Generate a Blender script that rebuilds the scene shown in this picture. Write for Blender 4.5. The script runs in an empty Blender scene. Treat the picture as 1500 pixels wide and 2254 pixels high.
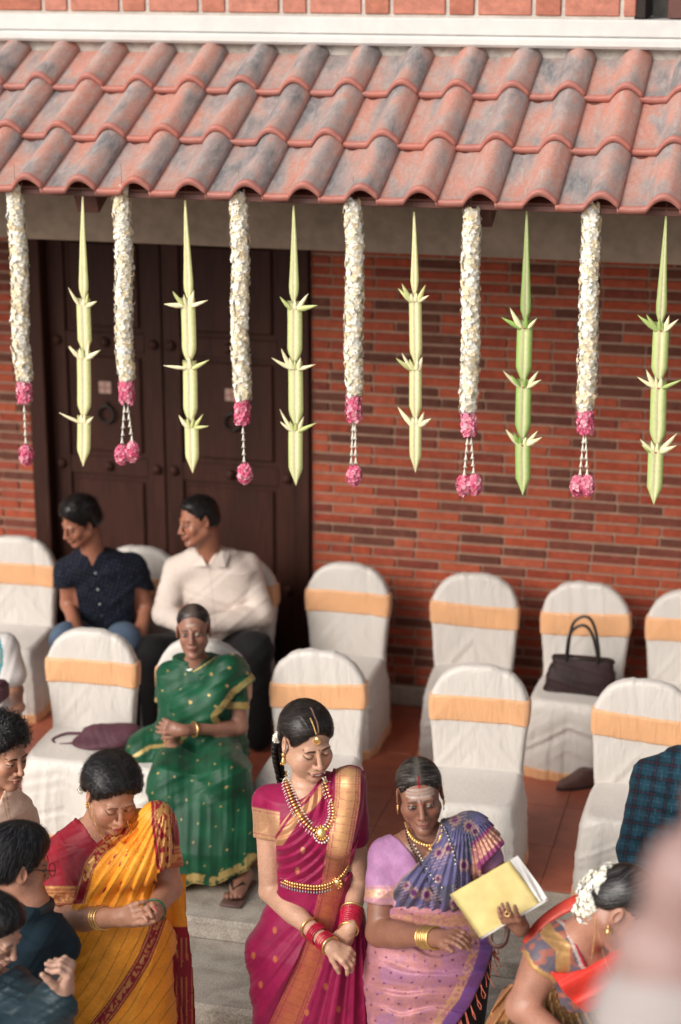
import bpy, math, random
import numpy as np
from math import radians, sin, cos, pi, sqrt, atan2

# ---------------------------------------------------------------- camera
SC = bpy.context.scene
F_PX = 4230.0; PITCH = radians(16.8); YAW = radians(14.3); EYE = 4.3
cam = bpy.data.cameras.new('camera'); camo = bpy.data.objects.new('camera', cam)
SC.collection.objects.link(camo); SC.camera = camo
camo.location = (0, 0, EYE); camo.rotation_euler = (pi/2-PITCH, 0, YAW)
cam.sensor_fit = 'HORIZONTAL'; cam.sensor_width = 24.0; cam.lens = F_PX/1500*24
cam.clip_start = 0.05; cam.clip_end = 400
cam.dof.use_dof = True; cam.dof.focus_distance = 7.5; cam.dof.aperture_fstop = cam.lens/47.0
# ---------------------------------------------------------------- sky and sun (soft overcast light)
W_ = bpy.data.worlds.new('World'); SC.world = W_; W_.use_nodes = True
nt = W_.node_tree; bg = nt.nodes['Background']
sky = nt.nodes.new('ShaderNodeTexSky'); sky.sky_type = 'NISHITA'; sky.sun_disc = False
SUN_EL = radians(31); SUN_AZ = radians(212)   # azimuth of the sun clockwise from +y
sky.sun_elevation = SUN_EL; sky.sun_rotation = SUN_AZ; sky.air_density = 1.0; sky.dust_density = 4.0; sky.ozone_density = 1.0
hs = nt.nodes.new('ShaderNodeHueSaturation'); hs.inputs['Saturation'].default_value = 0.22
nt.links.new(sky.outputs[0], hs.inputs['Color']); nt.links.new(hs.outputs[0], bg.inputs['Color'])
bg.inputs['Strength'].default_value = 0.115
sl = bpy.data.lights.new('sun', 'SUN'); sl.energy = 2.0; sl.angle = radians(32); sl.color = (1, .93, .84)
so = bpy.data.objects.new('sun', sl); SC.collection.objects.link(so)
so.rotation_euler = (pi/2-SUN_EL, 0, -SUN_AZ+pi)
SC.view_settings.view_transform = 'Standard'; SC.view_settings.look = 'None'
SC.view_settings.gamma = 1.0; SC.view_settings.use_curve_mapping = False
SC.view_settings.exposure = 0.3

# ---------------------------------------------------------------- helpers: places
_fw = np.array([-sin(YAW)*cos(PITCH), cos(YAW)*cos(PITCH), -sin(PITCH)])
_rt = np.array([cos(YAW), sin(YAW), 0.0]); _up = np.cross(_rt, _fw); _C = np.array([0, 0, EYE])
def ray(u, v): return _fw+_rt*(u-750)/F_PX-_up*(v-1127)/F_PX
def at(u, v, y):                       # the place on the plane y that was measured at u, v
    d = ray(u, v); return _C+d*y/d[1]
def atz(u, v, z):
    d = ray(u, v); return _C+d*(z-EYE)/d[2]
def to_uv(X, Y, Z):
    a = X*_rt[0]+Y*_rt[1]; z = X*_fw[0]+Y*_fw[1]+(Z-EYE)*_fw[2]
    b = X*_up[0]+Y*_up[1]+(Z-EYE)*_up[2]
    return 750+F_PX*a/z, 1127-F_PX*b/z
V = lambda *a: np.array(a, dtype=float)
RNG = np.random.default_rng(7)
COL = SC.collection

def tag(o, label=None, cat=None, group=None, kind=None):
    if label: o['label'] = label
    if cat: o['category'] = cat
    if group: o['group'] = group
    if kind: o['kind'] = kind
    return o
def empty(name, loc, label=None, cat=None, group=None, rz=0):
    o = bpy.data.objects.new(name, None); COL.objects.link(o); o.location = loc; o.rotation_euler = (0, 0, rz)
    o.empty_display_size = .1
    return tag(o, label, cat, group)
def link(name, me, parent=None):
    o = bpy.data.objects.new(name, me); COL.objects.link(o)
    if parent is not None:
        o.parent = parent; o.matrix_parent_inverse = parent.matrix_world.inverted() if False else o.matrix_parent_inverse
    return o
def mesh(name, v, f, mat=None, parent=None, smooth=True, col=None, extra=None, origin=None):
    """v (n,3) world coordinates, f (m,3|4) or a list; parent's location is subtracted."""
    v = np.asarray(v, dtype=np.float32).reshape(-1, 3)
    if origin is None and parent is not None: origin = np.array(parent_loc(parent))
    if origin is not None: v = v-np.asarray(origin, dtype=np.float32)
    me = bpy.data.meshes.new(name)
    if isinstance(f, np.ndarray):
        k = f.shape[1]; m = len(f)
        me.vertices.add(len(v)); me.vertices.foreach_set('co', v.ravel())
        me.loops.add(m*k); me.loops.foreach_set('vertex_index', f.astype(np.int32).ravel())
        me.polygons.add(m); me.polygons.foreach_set('loop_start', np.arange(0, m*k, k, dtype=np.int32))
        me.polygons.foreach_set('loop_total', np.full(m, k, dtype=np.int32))
    else:
        me.from_pydata([tuple(p) for p in v.tolist()], [], f)
    me.update(); 
    me.polygons.foreach_set('use_smooth', np.full(len(me.polygons), bool(smooth)))
    if col is not None:
        c = np.ones((len(v), 4), dtype=np.float32); c[:, :3] = col
        a = me.attributes.new('Col', 'FLOAT_COLOR', 'POINT'); a.data.foreach_set('color', c.ravel())
    for k_, arr in (extra or {}).items():
        a = me.attributes.new(k_, 'FLOAT', 'POINT'); a.data.foreach_set('value', np.asarray(arr, dtype=np.float32).ravel())
    if mat: me.materials.append(mat)
    me.validate()
    o = bpy.data.objects.new(name, me); COL.objects.link(o)
    if parent is not None: o.parent = parent
    elif origin is not None: o.location = origin
    return o
def parent_loc(p):
    s = np.zeros(3)
    while p is not None: s = s+np.array(p.location); p = p.parent
    return s
class MB:
    """collects simple shapes for one mesh"""
    def __init__(s): s.v = []; s.f = []; s.n = 0; s.c = []
    def add(s, v, f, col=None):
        v = np.asarray(v, float).reshape(-1, 3); s.v.append(v); s.f += [tuple(int(i)+s.n for i in q) for q in f]; s.n += len(v)
        s.c.append(np.tile(np.array(col if col is not None else (1, 1, 1), float), (len(v), 1)))
    def box(s, lo, hi, bev=0.0, col=None, R=None, c=None):
        lo = np.array(lo, float); hi = np.array(hi, float)
        if bev <= 0:
            v = [(x, y, z) for z in (lo[2], hi[2]) for y in (lo[1], hi[1]) for x in (lo[0], hi[0])]
            f = [(0, 2, 3, 1), (4, 5, 7, 6), (0, 1, 5, 4), (2, 6, 7, 3), (0, 4, 6, 2), (1, 3, 7, 5)]
        else:
            v = []; b = bev
            for sx in (0, 1):
                for sy in (0, 1):
                    for sz in (0, 1):
                        p = np.array([hi[0] if sx else lo[0], hi[1] if sy else lo[1], hi[2] if sz else lo[2]])
                        g = np.array([-1 if sx else 1, -1 if sy else 1, -1 if sz else 1])*b
                        v += [p+g*(0, 1, 1), p+g*(1, 0, 1), p+g*(1, 1, 0)]
            I = lambda x, y, z, k: (x*4+y*2+z)*3+k
            f = []
            for k, (a, b2) in enumerate(((1, 2), (0, 2), (0, 1))):
                for s1 in (0, 1):
                    q = []
                    for (p1, p2) in ((0, 0), (1, 0), (1, 1), (0, 1)):
                        t = [0, 0, 0]; t[k] = s1; t[a] = p1; t[b2] = p2; q.append(I(*t, k))
                    if (s1 == 1) == (k == 1): q = q[::-1]
                    f.append(q)
            for k, (a, b2) in enumerate(((1, 2), (0, 2), (0, 1))):   # edges along k
                for s1 in (0, 1):
                    for s2 in (0, 1):
                        t0 = [0, 0, 0]; t0[a] = s1; t0[b2] = s2; t1 = list(t0); t1[k] = 1
                        q = [I(*t0, a), I(*t1, a), I(*t1, b2), I(*t0, b2)]
                        if (s1 ^ s2) == (k == 1): q = q[::-1]
                        f.append(q)
            for x in (0, 1):
                for y in (0, 1):
                    for z in (0, 1):
                        q = [I(x, y, z, 0), I(x, y, z, 1), I(x, y, z, 2)]
                        if (x+y+z) % 2 == 0: q = q[::-1]
                        f.append(q)
        v = np.array(v)
        if R is not None: cc = (lo+hi)/2 if c is None else np.array(c); v = (v-cc)@np.array(R).T+cc
        s.add(v, f, col)
    def tube(s, pts, r, n=8, closed=False, col=None, cap=True, flat=1.0):
        pts = np.asarray(pts, float); m = len(pts); r = np.broadcast_to(np.asarray(r, float), (m,))
        t = np.roll(pts, -1, 0)-np.roll(pts, 1, 0)
        if not closed: t[0] = pts[1]-pts[0]; t[-1] = pts[-1]-pts[-2]
        t /= np.linalg.norm(t, axis=1)[:, None]+1e-12
        ref = np.array([0, 0, 1.0]) if abs(t[0][2]) < .9 else np.array([1.0, 0, 0])
        a = np.cross(t[0], ref); a /= np.linalg.norm(a); V_ = []
        for i in range(m):
            a = a-t[i]*(a@t[i]); a /= np.linalg.norm(a)+1e-12; b = np.cross(t[i], a)
            for k in range(n):
                th = 2*pi*k/n; V_.append(pts[i]+r[i]*(a*cos(th)+b*sin(th)*flat))
        f = []
        for i in range(m if closed else m-1):
            j = (i+1) % m
            for k in range(n): f.append((i*n+k, i*n+(k+1) % n, j*n+(k+1) % n, j*n+k))
        if cap and not closed: f.append(tuple(range(n))[::-1]); f.append(tuple(range((m-1)*n, m*n)))
        s.add(V_, f, col)
    def ball(s, c, r, n=6, m=4, col=None, R=None):
        r = np.broadcast_to(np.asarray(r, float), (3,)); v = [(0, 0, 1.0)]
        for i in range(1, m):
            for k in range(n): v.append((sin(pi*i/m)*cos(2*pi*k/n), sin(pi*i/m)*sin(2*pi*k/n), cos(pi*i/m)))
        v.append((0, 0, -1.0)); f = [(0, 1+k, 1+(k+1) % n) for k in range(n)]
        for i in range(m-2):
            for k in range(n): a = 1+i*n; f.append((a+k, a+n+k, a+n+(k+1) % n, a+(k+1) % n))
        a = 1+(m-2)*n; f += [(len(v)-1, a+(k+1) % n, a+k) for k in range(n)]
        v = np.array(v)*r
        if R is not None: v = v@np.array(R).T
        s.add(v+np.array(c), f, col)
    def build(s, name, mat, parent=None, smooth=True, colored=False, origin=None):
        v = np.concatenate(s.v); return mesh(name, v, s.f, mat, parent, smooth, np.concatenate(s.c) if colored else None, origin=origin)

# ---------------------------------------------------------------- helpers: noise
def _hash(i, j, k):
    n = (i*73856093) ^ (j*19349663) ^ (k*83492791); n = (n ^ (n >> 13))*1274126177; n &= 0x7fffffff
    return (n % 10007).astype(np.float32)/10007.0
def noise(X, Y, Z, s=1.0):
    X, Y, Z = np.broadcast_arrays(np.asarray(X, np.float32)*s, np.asarray(Y, np.float32)*s, np.asarray(Z, np.float32)*s)
    i = np.floor(X).astype(np.int64); j = np.floor(Y).astype(np.int64); k = np.floor(Z).astype(np.int64)
    x = X-i; y = Y-j; z = Z-k; x = x*x*(3-2*x); y = y*y*(3-2*y); z = z*z*(3-2*z)
    r = 0
    for a in (0, 1):
        for b in (0, 1):
            for c in (0, 1):
                r = r+_hash(i+a, j+b, k+c)*(x if a else 1-x)*(y if b else 1-y)*(z if c else 1-z)
    return r   # 0..1
def sstep(a, b, x): t = np.clip((x-a)/(b-a), 0, 1); return t*t*(3-2*t)
def lerpc(c, c2, t): return c*(1-t[..., None])+np.asarray(c2, float)*t[..., None]

# ---------------------------------------------------------------- helpers: solid shapes as distance fields
def rot(yaw=0, p=0, r=0):
    cy, sy = cos(yaw), sin(yaw); cp, sp = cos(p), sin(p); cr, sr = cos(r), sin(r)
    return np.array([[cy, -sy, 0], [sy, cy, 0], [0, 0, 1]])@np.array([[1, 0, 0], [0, cp, -sp], [0, sp, cp]])@np.array([[cr, 0, sr], [0, 1, 0], [-sr, 0, cr]])
def rotd(y=0, p=0, r=0): return rot(radians(y), radians(p), radians(r))
def _mul(R, X, Y, Z):
    out = []
    for i in range(3):
        a = 0
        for c, q in zip(R[i], (X, Y, Z)):
            if abs(c) > 1e-9: a = a+np.float32(c)*q
        out.append(a)
    return out
class Prim:
    def __init__(s, f, lo, hi, k=.02, op='u'): s.f = f; s.lo = np.array(lo, float); s.hi = np.array(hi, float); s.k = k; s.op = op
def cone(a, b, ra, rb, k=.02, op='u'):
    a = np.array(a, float); b = np.array(b, float); ba = b-a; L = ba@ba+1e-12; m = max(ra, rb)
    def f(X, Y, Z):
        x = X-a[0]; y = Y-a[1]; z = Z-a[2]
        h = np.clip((x*ba[0]+y*ba[1]+z*ba[2])/L, 0, 1)
        return np.sqrt((x-h*ba[0])**2+(y-h*ba[1])**2+(z-h*ba[2])**2)-(ra+(rb-ra)*h)
    return Prim(f, np.minimum(a, b)-m, np.maximum(a, b)+m, k, op)
def ell(c, r, R=None, k=.02, op='u'):
    c = np.array(c, float); r = np.array(r, float); m = max(r)
    RT = None if R is None else np.array(R).T
    ext = r if R is None else np.sqrt(((np.array(R)*r)**2).sum(1))
    def f(X, Y, Z):
        x = X-c[0]; y = Y-c[1]; z = Z-c[2]
        if RT is not None: x, y, z = _mul(RT, x, y, z)
        x = x/r[0]; y = y/r[1]; z = z/r[2]
        k0 = np.sqrt(x*x+y*y+z*z); k1 = np.sqrt((x/r[0])**2+(y/r[1])**2+(z/r[2])**2)+1e-9
        return k0*(k0-1)/k1
    return Prim(f, c-ext, c+ext, k, op)
def box(c, h, R=None, rad=.0, k=.0, op='u'):
    c = np.array(c, float); h = np.array(h, float); RT = None if R is None else np.array(R).T
    ext = h if R is None else np.abs(np.array(R)*h).sum(1)
    def f(X, Y, Z):
        x = X-c[0]; y = Y-c[1]; z = Z-c[2]
        if RT is not None: x, y, z = _mul(RT, x, y, z)
        x = np.abs(x)-h[0]+rad; y = np.abs(y)-h[1]+rad; z = np.abs(z)-h[2]+rad
        return np.sqrt(np.maximum(x, 0)**2+np.maximum(y, 0)**2+np.maximum(z, 0)**2)+np.minimum(np.maximum(np.maximum(x, y), z), 0)-rad
    return Prim(f, c-ext, c+ext, k, op)
def loft(o, R, rows, k=.03, n=2.0, op='u', fold=None):
    """rows (z, cx, cy, rx, ry) along the local z axis of frame R at o; fold(ang, z) adds to the radius"""
    o = np.array(o, float); A = np.array(rows, float); RT = np.array(R).T; A = A[np.argsort(A[:, 0])]
    def f(X, Y, Z):
        x, y, z = _mul(RT, X-np.float32(o[0]), Y-np.float32(o[1]), Z-np.float32(o[2]))
        g = lambda i: np.interp(z, A[:, 0], A[:, i]).astype(np.float32)
        cx, cy, rx, ry = g(1), g(2), g(3), g(4); qx = (x-cx)/rx; qy = (y-cy)/ry
        e = np.sqrt(qx*qx+qy*qy) if n == 2.0 else (np.abs(qx)**n+np.abs(qy)**n)**(1.0/n)
        d = (e-1)*np.minimum(rx, ry)
        if fold is not None: d = d-fold(np.arctan2(qy, qx), z)
        return np.maximum(d, np.maximum(z-A[-1, 0], A[0, 0]-z))
    m = .05; ex = max(np.abs(A[:, 1])+A[:, 3])+m; ey = max(np.abs(A[:, 2])+A[:, 4])+m
    cs = np.array([(sx*ex, sy*ey, z) for sx in (-1, 1) for sy in (-1, 1) for z in (A[0, 0], A[-1, 0])])@np.array(R).T+o
    return Prim(f, cs.min(0), cs.max(0), k, op)
def smin(a, b, k):
    if k <= 0: return np.minimum(a, b)
    h = np.maximum(k-np.abs(a-b), 0)/k; return np.minimum(a, b)-h*h*(k*.25)
def smax(a, b, k): return -smin(-a, -b, k)
class Grid:
    def __init__(s, lo, hi, h):
        s.lo = np.array(lo, float); s.hi = np.array(hi, float)
        s.ax = [np.arange(s.lo[i], s.hi[i]+h, h, dtype=np.float32) for i in range(3)]; s.h = h
        s.X = s.ax[0][:, None, None]; s.Y = s.ax[1][None, :, None]; s.Z = s.ax[2][None, None, :]
        s.shape = tuple(len(a) for a in s.ax)
    def sub(s, lo, hi):
        sl = []
        for i in range(3):
            a = max(0, int(np.searchsorted(s.ax[i], lo[i]))); b = min(s.shape[i], int(np.searchsorted(s.ax[i], hi[i])))
            if b <= a: return None
            sl.append(slice(a, b))
        return tuple(sl)
def field(G, prims, infl=0.0):
    D = np.full(G.shape, .3, np.float32)
    for p in prims:
        m = p.k+abs(infl)+3*G.h+.004; s = G.sub(p.lo-m, p.hi+m)
        if s is None: continue
        d = p.f(G.X[s[0]], G.Y[:, s[1]], G.Z[:, :, s[2]]).astype(np.float32)
        if p.op == 'u': D[s] = smin(D[s], d-infl, p.k)
        elif p.op == 's': D[s] = smax(D[s], -d-infl, p.k)
        else: D[s] = smax(D[s], d, p.k)
    return D
def field_at(P, prims, infl=0.0):
    X, Y, Z = P[:, 0], P[:, 1], P[:, 2]; D = np.full(len(P), .3)
    for p in prims:
        d = p.f(X, Y, Z)
        D = smin(D, d-infl, p.k) if p.op == 'u' else (smax(D, -d-infl, p.k) if p.op == 's' else smax(D, d, p.k))
    return D
_E = [((0,0,0),(1,0,0)),((0,1,0),(1,1,0)),((0,0,1),(1,0,1)),((0,1,1),(1,1,1)),((0,0,0),(0,1,0)),((1,0,0),(1,1,0)),((0,0,1),(0,1,1)),((1,0,1),(1,1,1)),((0,0,0),(0,0,1)),((1,0,0),(1,0,1)),((0,1,0),(0,1,1)),((1,1,0),(1,1,1))]
def nets(G, D):
    ins = D < 0
    c = ins[:-1, :-1, :-1].astype(np.int8)
    for a in (0, 1):
        for b in (0, 1):
            for d in (0, 1):
                if a+b+d: c = c+ins[a:ins.shape[0]-1+a, b:ins.shape[1]-1+b, d:ins.shape[2]-1+d]
    ii, jj, kk = np.nonzero((c > 0) & (c < 8)); n = len(ii)
    if n == 0: return np.zeros((0, 3)), np.zeros((0, 4), int)
    idx = np.full(c.shape, -1, np.int32); idx[ii, jj, kk] = np.arange(n)
    P = np.zeros((n, 3)); W = np.zeros(n)
    for e0, e1 in _E:
        a = D[ii+e0[0], jj+e0[1], kk+e0[2]]; b = D[ii+e1[0], jj+e1[1], kk+e1[2]]
        m = (a < 0) != (b < 0); t = np.where(m, a/(a-b+1e-20), 0)
        for q in range(3): P[:, q] += np.where(m, e0[q]+(e1[q]-e0[q])*t, 0)
        W += m
    P /= W[:, None]; P += np.stack([ii, jj, kk], 1); P = P*G.h+np.array([a[0] for a in G.ax])
    Q = []
    for ax in range(3):
        s0 = [slice(1, -1)]*3; s1 = [slice(1, -1)]*3; s0[ax] = slice(0, -1); s1[ax] = slice(1, None)
        A = ins[tuple(s0)]; B = ins[tuple(s1)]; I = np.stack(np.nonzero(A != B), 1)
        if not len(I): continue
        o = np.array([1, 1, 1]); o[ax] = 0; I = I+o
        u = (ax+1) % 3; w = (ax+2) % 3; du = np.zeros(3, int); dw = np.zeros(3, int); du[u] = 1; dw[w] = 1
        q = np.stack([idx[tuple((I-du-dw).T)], idx[tuple((I-dw).T)], idx[tuple(I.T)], idx[tuple((I-du).T)]], 1)
        fl = ~ins[tuple(I.T)]; q[~fl] = q[~fl][:, ::-1]; Q.append(q)
    Q = np.concatenate(Q); Q = Q[(Q >= 0).all(1)]
    return P, Q
def solid(prims, lo, hi, h, fine=(), infl=0.0, post=None):
    """mesh of the union; fine = [(lo, hi, h)] boxes drawn with a smaller cell"""
    G = Grid(lo, hi, h); D = field(G, prims, infl)
    if post: D = post(G.X, G.Y, G.Z, D)
    P, Q = nets(G, D); VV = [P]; FF = []
    c = P[Q].mean(1); keep = np.ones(len(Q), bool)
    for (l, u, _) in fine: keep &= ~((c > np.array(l)+h*.4) & (c < np.array(u)-h*.4)).all(1)
    FF.append(Q[keep]); n = len(P); done = []
    for (l, u, hh) in fine:
        G2 = Grid(np.array(l)-hh, np.array(u)+hh, hh); D2 = field(G2, prims, infl)
        if post: D2 = post(G2.X, G2.Y, G2.Z, D2)
        P2, Q2 = nets(G2, D2)
        if not len(P2): continue
        c = P2[Q2].mean(1); keep = np.ones(len(Q2), bool)
        for (l2, u2) in done: keep &= ~((c > l2) & (c < u2)).all(1)
        VV.append(P2); FF.append(Q2[keep]+n); n += len(P2); done.append((np.array(l), np.array(u)))
    Vv = np.concatenate(VV); Ff = np.concatenate(FF); used = np.zeros(len(Vv), bool); used[Ff.ravel()] = True
    m = np.cumsum(used)-1
    return Vv[used], m[Ff]
def vnormals(v, f):
    n = np.zeros_like(v); a = np.cross(v[f[:, 2]]-v[f[:, 0]], v[f[:, 3 if f.shape[1] > 3 else 1]]-v[f[:, 1 if f.shape[1] > 3 else 0]])
    for k in range(f.shape[1]): np.add.at(n, f[:, k], a)
    return n/(np.linalg.norm(n, axis=1)[:, None]+1e-12)
def polysd(u, v, poly):
    """signed distance in px to a closed polygon, negative inside"""
    P = np.asarray(poly, float); d = np.full(np.broadcast(u, v).shape, 1e9, np.float32); s = np.zeros(d.shape, bool)
    for i in range(len(P)):
        a = P[i]; b = P[(i+1) % len(P)]; e = b-a; wx = u-a[0]; wy = v-a[1]
        t = np.clip((wx*e[0]+wy*e[1])/(e@e+1e-9), 0, 1); d = np.minimum(d, (wx-e[0]*t)**2+(wy-e[1]*t)**2)
        c = ((a[1] <= v) != (b[1] <= v)) & (u < (e[0]*(v-a[1])/(e[1] if abs(e[1]) > 1e-9 else 1e-9)+a[0])); s ^= c
    return np.where(s, -1, 1)*np.sqrt(d)
def polyline_d(u, v, pts, closest=False):
    P = np.asarray(pts, float); d = np.full(np.broadcast(u, v).shape, 1e9); T = np.zeros(d.shape); acc = 0
    for i in range(len(P)-1):
        a = P[i]; b = P[i+1]; e = b-a; wx = u-a[0]; wy = v-a[1]; L = sqrt(e@e)
        t = np.clip((wx*e[0]+wy*e[1])/(e@e+1e-9), 0, 1); dd = np.sqrt((wx-e[0]*t)**2+(wy-e[1]*t)**2)
        m = dd < np.abs(d); sg = np.sign(wx*e[1]-wy*e[0]); d = np.where(m, dd*np.where(sg == 0, 1, sg), d); T = np.where(m, acc+t*L, T); acc += L
    return d, T
def spline(pts, n=40):
    P = np.asarray(pts, float); m = len(P); out = []
    Pe = np.vstack([2*P[0]-P[1], P, 2*P[-1]-P[-2]]); per = max(2, n//(m-1))
    for i in range(m-1):
        p0, p1, p2, p3 = Pe[i:i+4]
        for t in np.linspace(0, 1, per, endpoint=False):
            out.append(.5*((2*p1)+(-p0+p2)*t+(2*p0-5*p1+4*p2-p3)*t*t+(-p0+3*p1-3*p2+p3)*t**3))
    out.append(P[-1]); return np.array(out)
def cast(uv, prims, infl=0.0, y0=None, y1=None, off=0.0):
    """points on the front surface of a field under measured positions"""
    uv = np.asarray(uv, float); D = np.array([ray(*p) for p in uv]); D /= np.linalg.norm(D, axis=1)[:, None]
    t = (y0/D[:, 1]); tend = y1/D[:, 1]; hit = np.zeros(len(uv), bool)
    for _ in range(90):
        P = _C+D*t[:, None]; d = field_at(P, prims, infl); hit |= d < .0008
        t = np.where(hit | (t > tend), t, t+np.clip(d*.7, .0006, .03))
    P = _C+D*t[:, None]-D*off; return P, hit
def surf_normal(P, prims, infl=0.0, e=.003):
    n = np.stack([field_at(P+np.eye(3)[i]*e, prims, infl)-field_at(P-np.eye(3)[i]*e, prims, infl) for i in range(3)], 1)
    return n/(np.linalg.norm(n, axis=1)[:, None]+1e-9)
# ---------------------------------------------------------------- materials
def S(r, g, b): return tuple(((c/255+.055)/1.055)**2.4 if c/255 > .04045 else c/255/12.92 for c in (r, g, b))
def new_mat(name):
    m = bpy.data.materials.new(name); m.use_nodes = True; t = m.node_tree; b = t.nodes['Principled BSDF']; return m, t, b
def N(t, typ, **kw):
    n = t.nodes.new(typ)
    for k, v in kw.items():
        if k.startswith('i_'):
            key = k[2:]; key = int(key) if key.isdigit() else key.replace('_', ' ')
            n.inputs[key].default_value = v
        else: setattr(n, k, v)
    return n
def ramp(t, stops, interp='LINEAR'):
    r = t.nodes.new('ShaderNodeValToRGB'); cr = r.color_ramp; cr.interpolation = interp
    while len(cr.elements) < len(stops): cr.elements.new(.5)
    for e, (p, c) in zip(cr.elements, stops): e.position = p; e.color = (*c, 1) if len(c) == 3 else c
    return r
def coord(t, scale=(1, 1, 1), kind='Object', world=False):
    if world:
        g = t.nodes.new('ShaderNodeNewGeometry'); src = g.outputs['Position']
    else:
        g = t.nodes.new('ShaderNodeTexCoord'); src = g.outputs[kind]
    m = t.nodes.new('ShaderNodeMapping'); m.inputs['Scale'].default_value = scale; t.links.new(src, m.inputs['Vector']); return m.outputs[0]
def bump(t, b, h, strength=.3, dist=.01, prev=None):
    n = N(t, 'ShaderNodeBump'); n.inputs['Strength'].default_value = strength; n.inputs['Distance'].default_value = dist
    t.links.new(h, n.inputs['Height'])
    if prev is not None: t.links.new(prev, n.inputs['Normal'])
    t.links.new(n.outputs[0], b.inputs['Normal']); return n.outputs[0]
def simple(name, col, rough=.6, metal=0, spec=.5, nscale=40, var=.25, bmp=.2, bdist=.002, vec=(1, 1, 1), **kw):
    """one colour broken up by two noises"""
    m, t, b = new_mat(name); c = coord(t, vec, world=True)
    n = N(t, 'ShaderNodeTexNoise', i_Scale=nscale, i_Detail=6); n2 = N(t, 'ShaderNodeTexNoise', i_Scale=nscale*.12, i_Detail=3)
    t.links.new(c, n.inputs['Vector']); t.links.new(c, n2.inputs['Vector'])
    mx = N(t, 'ShaderNodeMath', operation='ADD'); t.links.new(n.outputs[0], mx.inputs[0]); t.links.new(n2.outputs[0], mx.inputs[1])
    r = ramp(t, [(.35*1, tuple(x*(1-var) for x in col)), (.65, tuple(min(1, x*(1+var)) for x in col))])
    mm = N(t, 'ShaderNodeMath', operation='MULTIPLY'); mm.inputs[1].default_value = .5; t.links.new(mx.outputs[0], mm.inputs[0])
    t.links.new(mm.outputs[0], r.inputs[0]); t.links.new(r.outputs[0], b.inputs['Base Color'])
    b.inputs['Roughness'].default_value = rough; b.inputs['Metallic'].default_value = metal; b.inputs['Specular IOR Level'].default_value = spec
    if bmp: bump(t, b, n.outputs[0], bmp, bdist)
    for k, v in kw.items(): b.inputs[k.replace('_', ' ')].default_value = v
    return m
def painted(name, rough=.6, spec=.5, weave=0, sheen=0, bmp=.15, bdist=.0015, nscale=60, var=.12, zari=True, sss=0, metal=0, coat=0, aniso=0):
    """colour comes from the mesh attribute Col; attribute zari (0..1) makes metallic thread"""
    m, t, b = new_mat(name); a = N(t, 'ShaderNodeAttribute', attribute_name='Col'); c = coord(t, world=True)
    n = N(t, 'ShaderNodeTexNoise', i_Scale=nscale, i_Detail=5); t.links.new(c, n.inputs['Vector'])
    r = ramp(t, [(.3, (1-var,)*3), (.7, (1+var,)*3)]); t.links.new(n.outputs[0], r.inputs[0])
    mx = N(t, 'ShaderNodeMix', data_type='RGBA', blend_type='MULTIPLY'); mx.inputs[0].default_value = 1
    t.links.new(a.outputs['Color'], mx.inputs[6]); t.links.new(r.outputs[0], mx.inputs[7]); t.links.new(mx.outputs[2], b.inputs['Base Color'])
    b.inputs['Roughness'].default_value = rough; b.inputs['Specular IOR Level'].default_value = spec; b.inputs['Metallic'].default_value = metal
    if zari:
        z = N(t, 'ShaderNodeAttribute', attribute_name='zari'); z1 = N(t, 'ShaderNodeMath', operation='MULTIPLY'); z1.inputs[1].default_value = .5
        t.links.new(z.outputs['Fac'], z1.inputs[0]); t.links.new(z1.outputs[0], b.inputs['Metallic'])
        z2 = N(t, 'ShaderNodeMapRange', i_To_Min=rough, i_To_Max=.42); t.links.new(z.outputs['Fac'], z2.inputs[0]); t.links.new(z2.outputs[0], b.inputs['Roughness'])
    if sheen: b.inputs['Sheen Weight'].default_value = sheen; b.inputs['Sheen Roughness'].default_value = .4
    if sss: b.inputs['Subsurface Weight'].default_value = sss; b.inputs['Subsurface Radius'].default_value = (1, .35, .2); b.inputs['Subsurface Scale'].default_value = .008
    if coat: b.inputs['Coat Weight'].default_value = coat
    prev = None
    if weave:
        w = N(t, 'ShaderNodeTexNoise', i_Scale=weave, i_Detail=2); c2 = coord(t, (1, 1, .25), world=True); t.links.new(c2, w.inputs['Vector'])
        prev = bump(t, b, w.outputs[0], .35, .0012)
    if bmp: bump(t, b, n.outputs[0], bmp, bdist, prev)
    return m
M = {}
M['skin'] = painted('skin', rough=.43, spec=.45, sss=.10, nscale=150, var=.12, bmp=.35, bdist=.0010, zari=False)
M['hair'] = painted('hair', rough=.34, spec=.28, nscale=220, var=.35, zari=False, bmp=.3, bdist=.001)
M['silk'] = painted('silk', rough=.5, spec=.3, sheen=.06, nscale=90, var=.09, weave=600)
M['cotton'] = painted('cotton', rough=.85, spec=.15, sheen=.05, nscale=120, var=.08, weave=500)
M['gold'] = simple('gold', (.78, .50, .20), rough=.3, metal=.95, nscale=300, var=.2, bmp=.4, bdist=.001)
M['pearl'] = simple('pearl', (.75, .72, .62), rough=.25, nscale=200, var=.1, bmp=0)
M['blackbead'] = simple('black_beads', (.02, .018, .016), rough=.3, nscale=200, bmp=0)
M['redglass'] = simple('red_glass', (.42, .012, .04), rough=.2, nscale=400, var=.3, bmp=.3)
M['greenglass'] = simple('green_glass', (.01, .12, .05), rough=.2, nscale=400, var=.3, bmp=.3)
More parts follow.
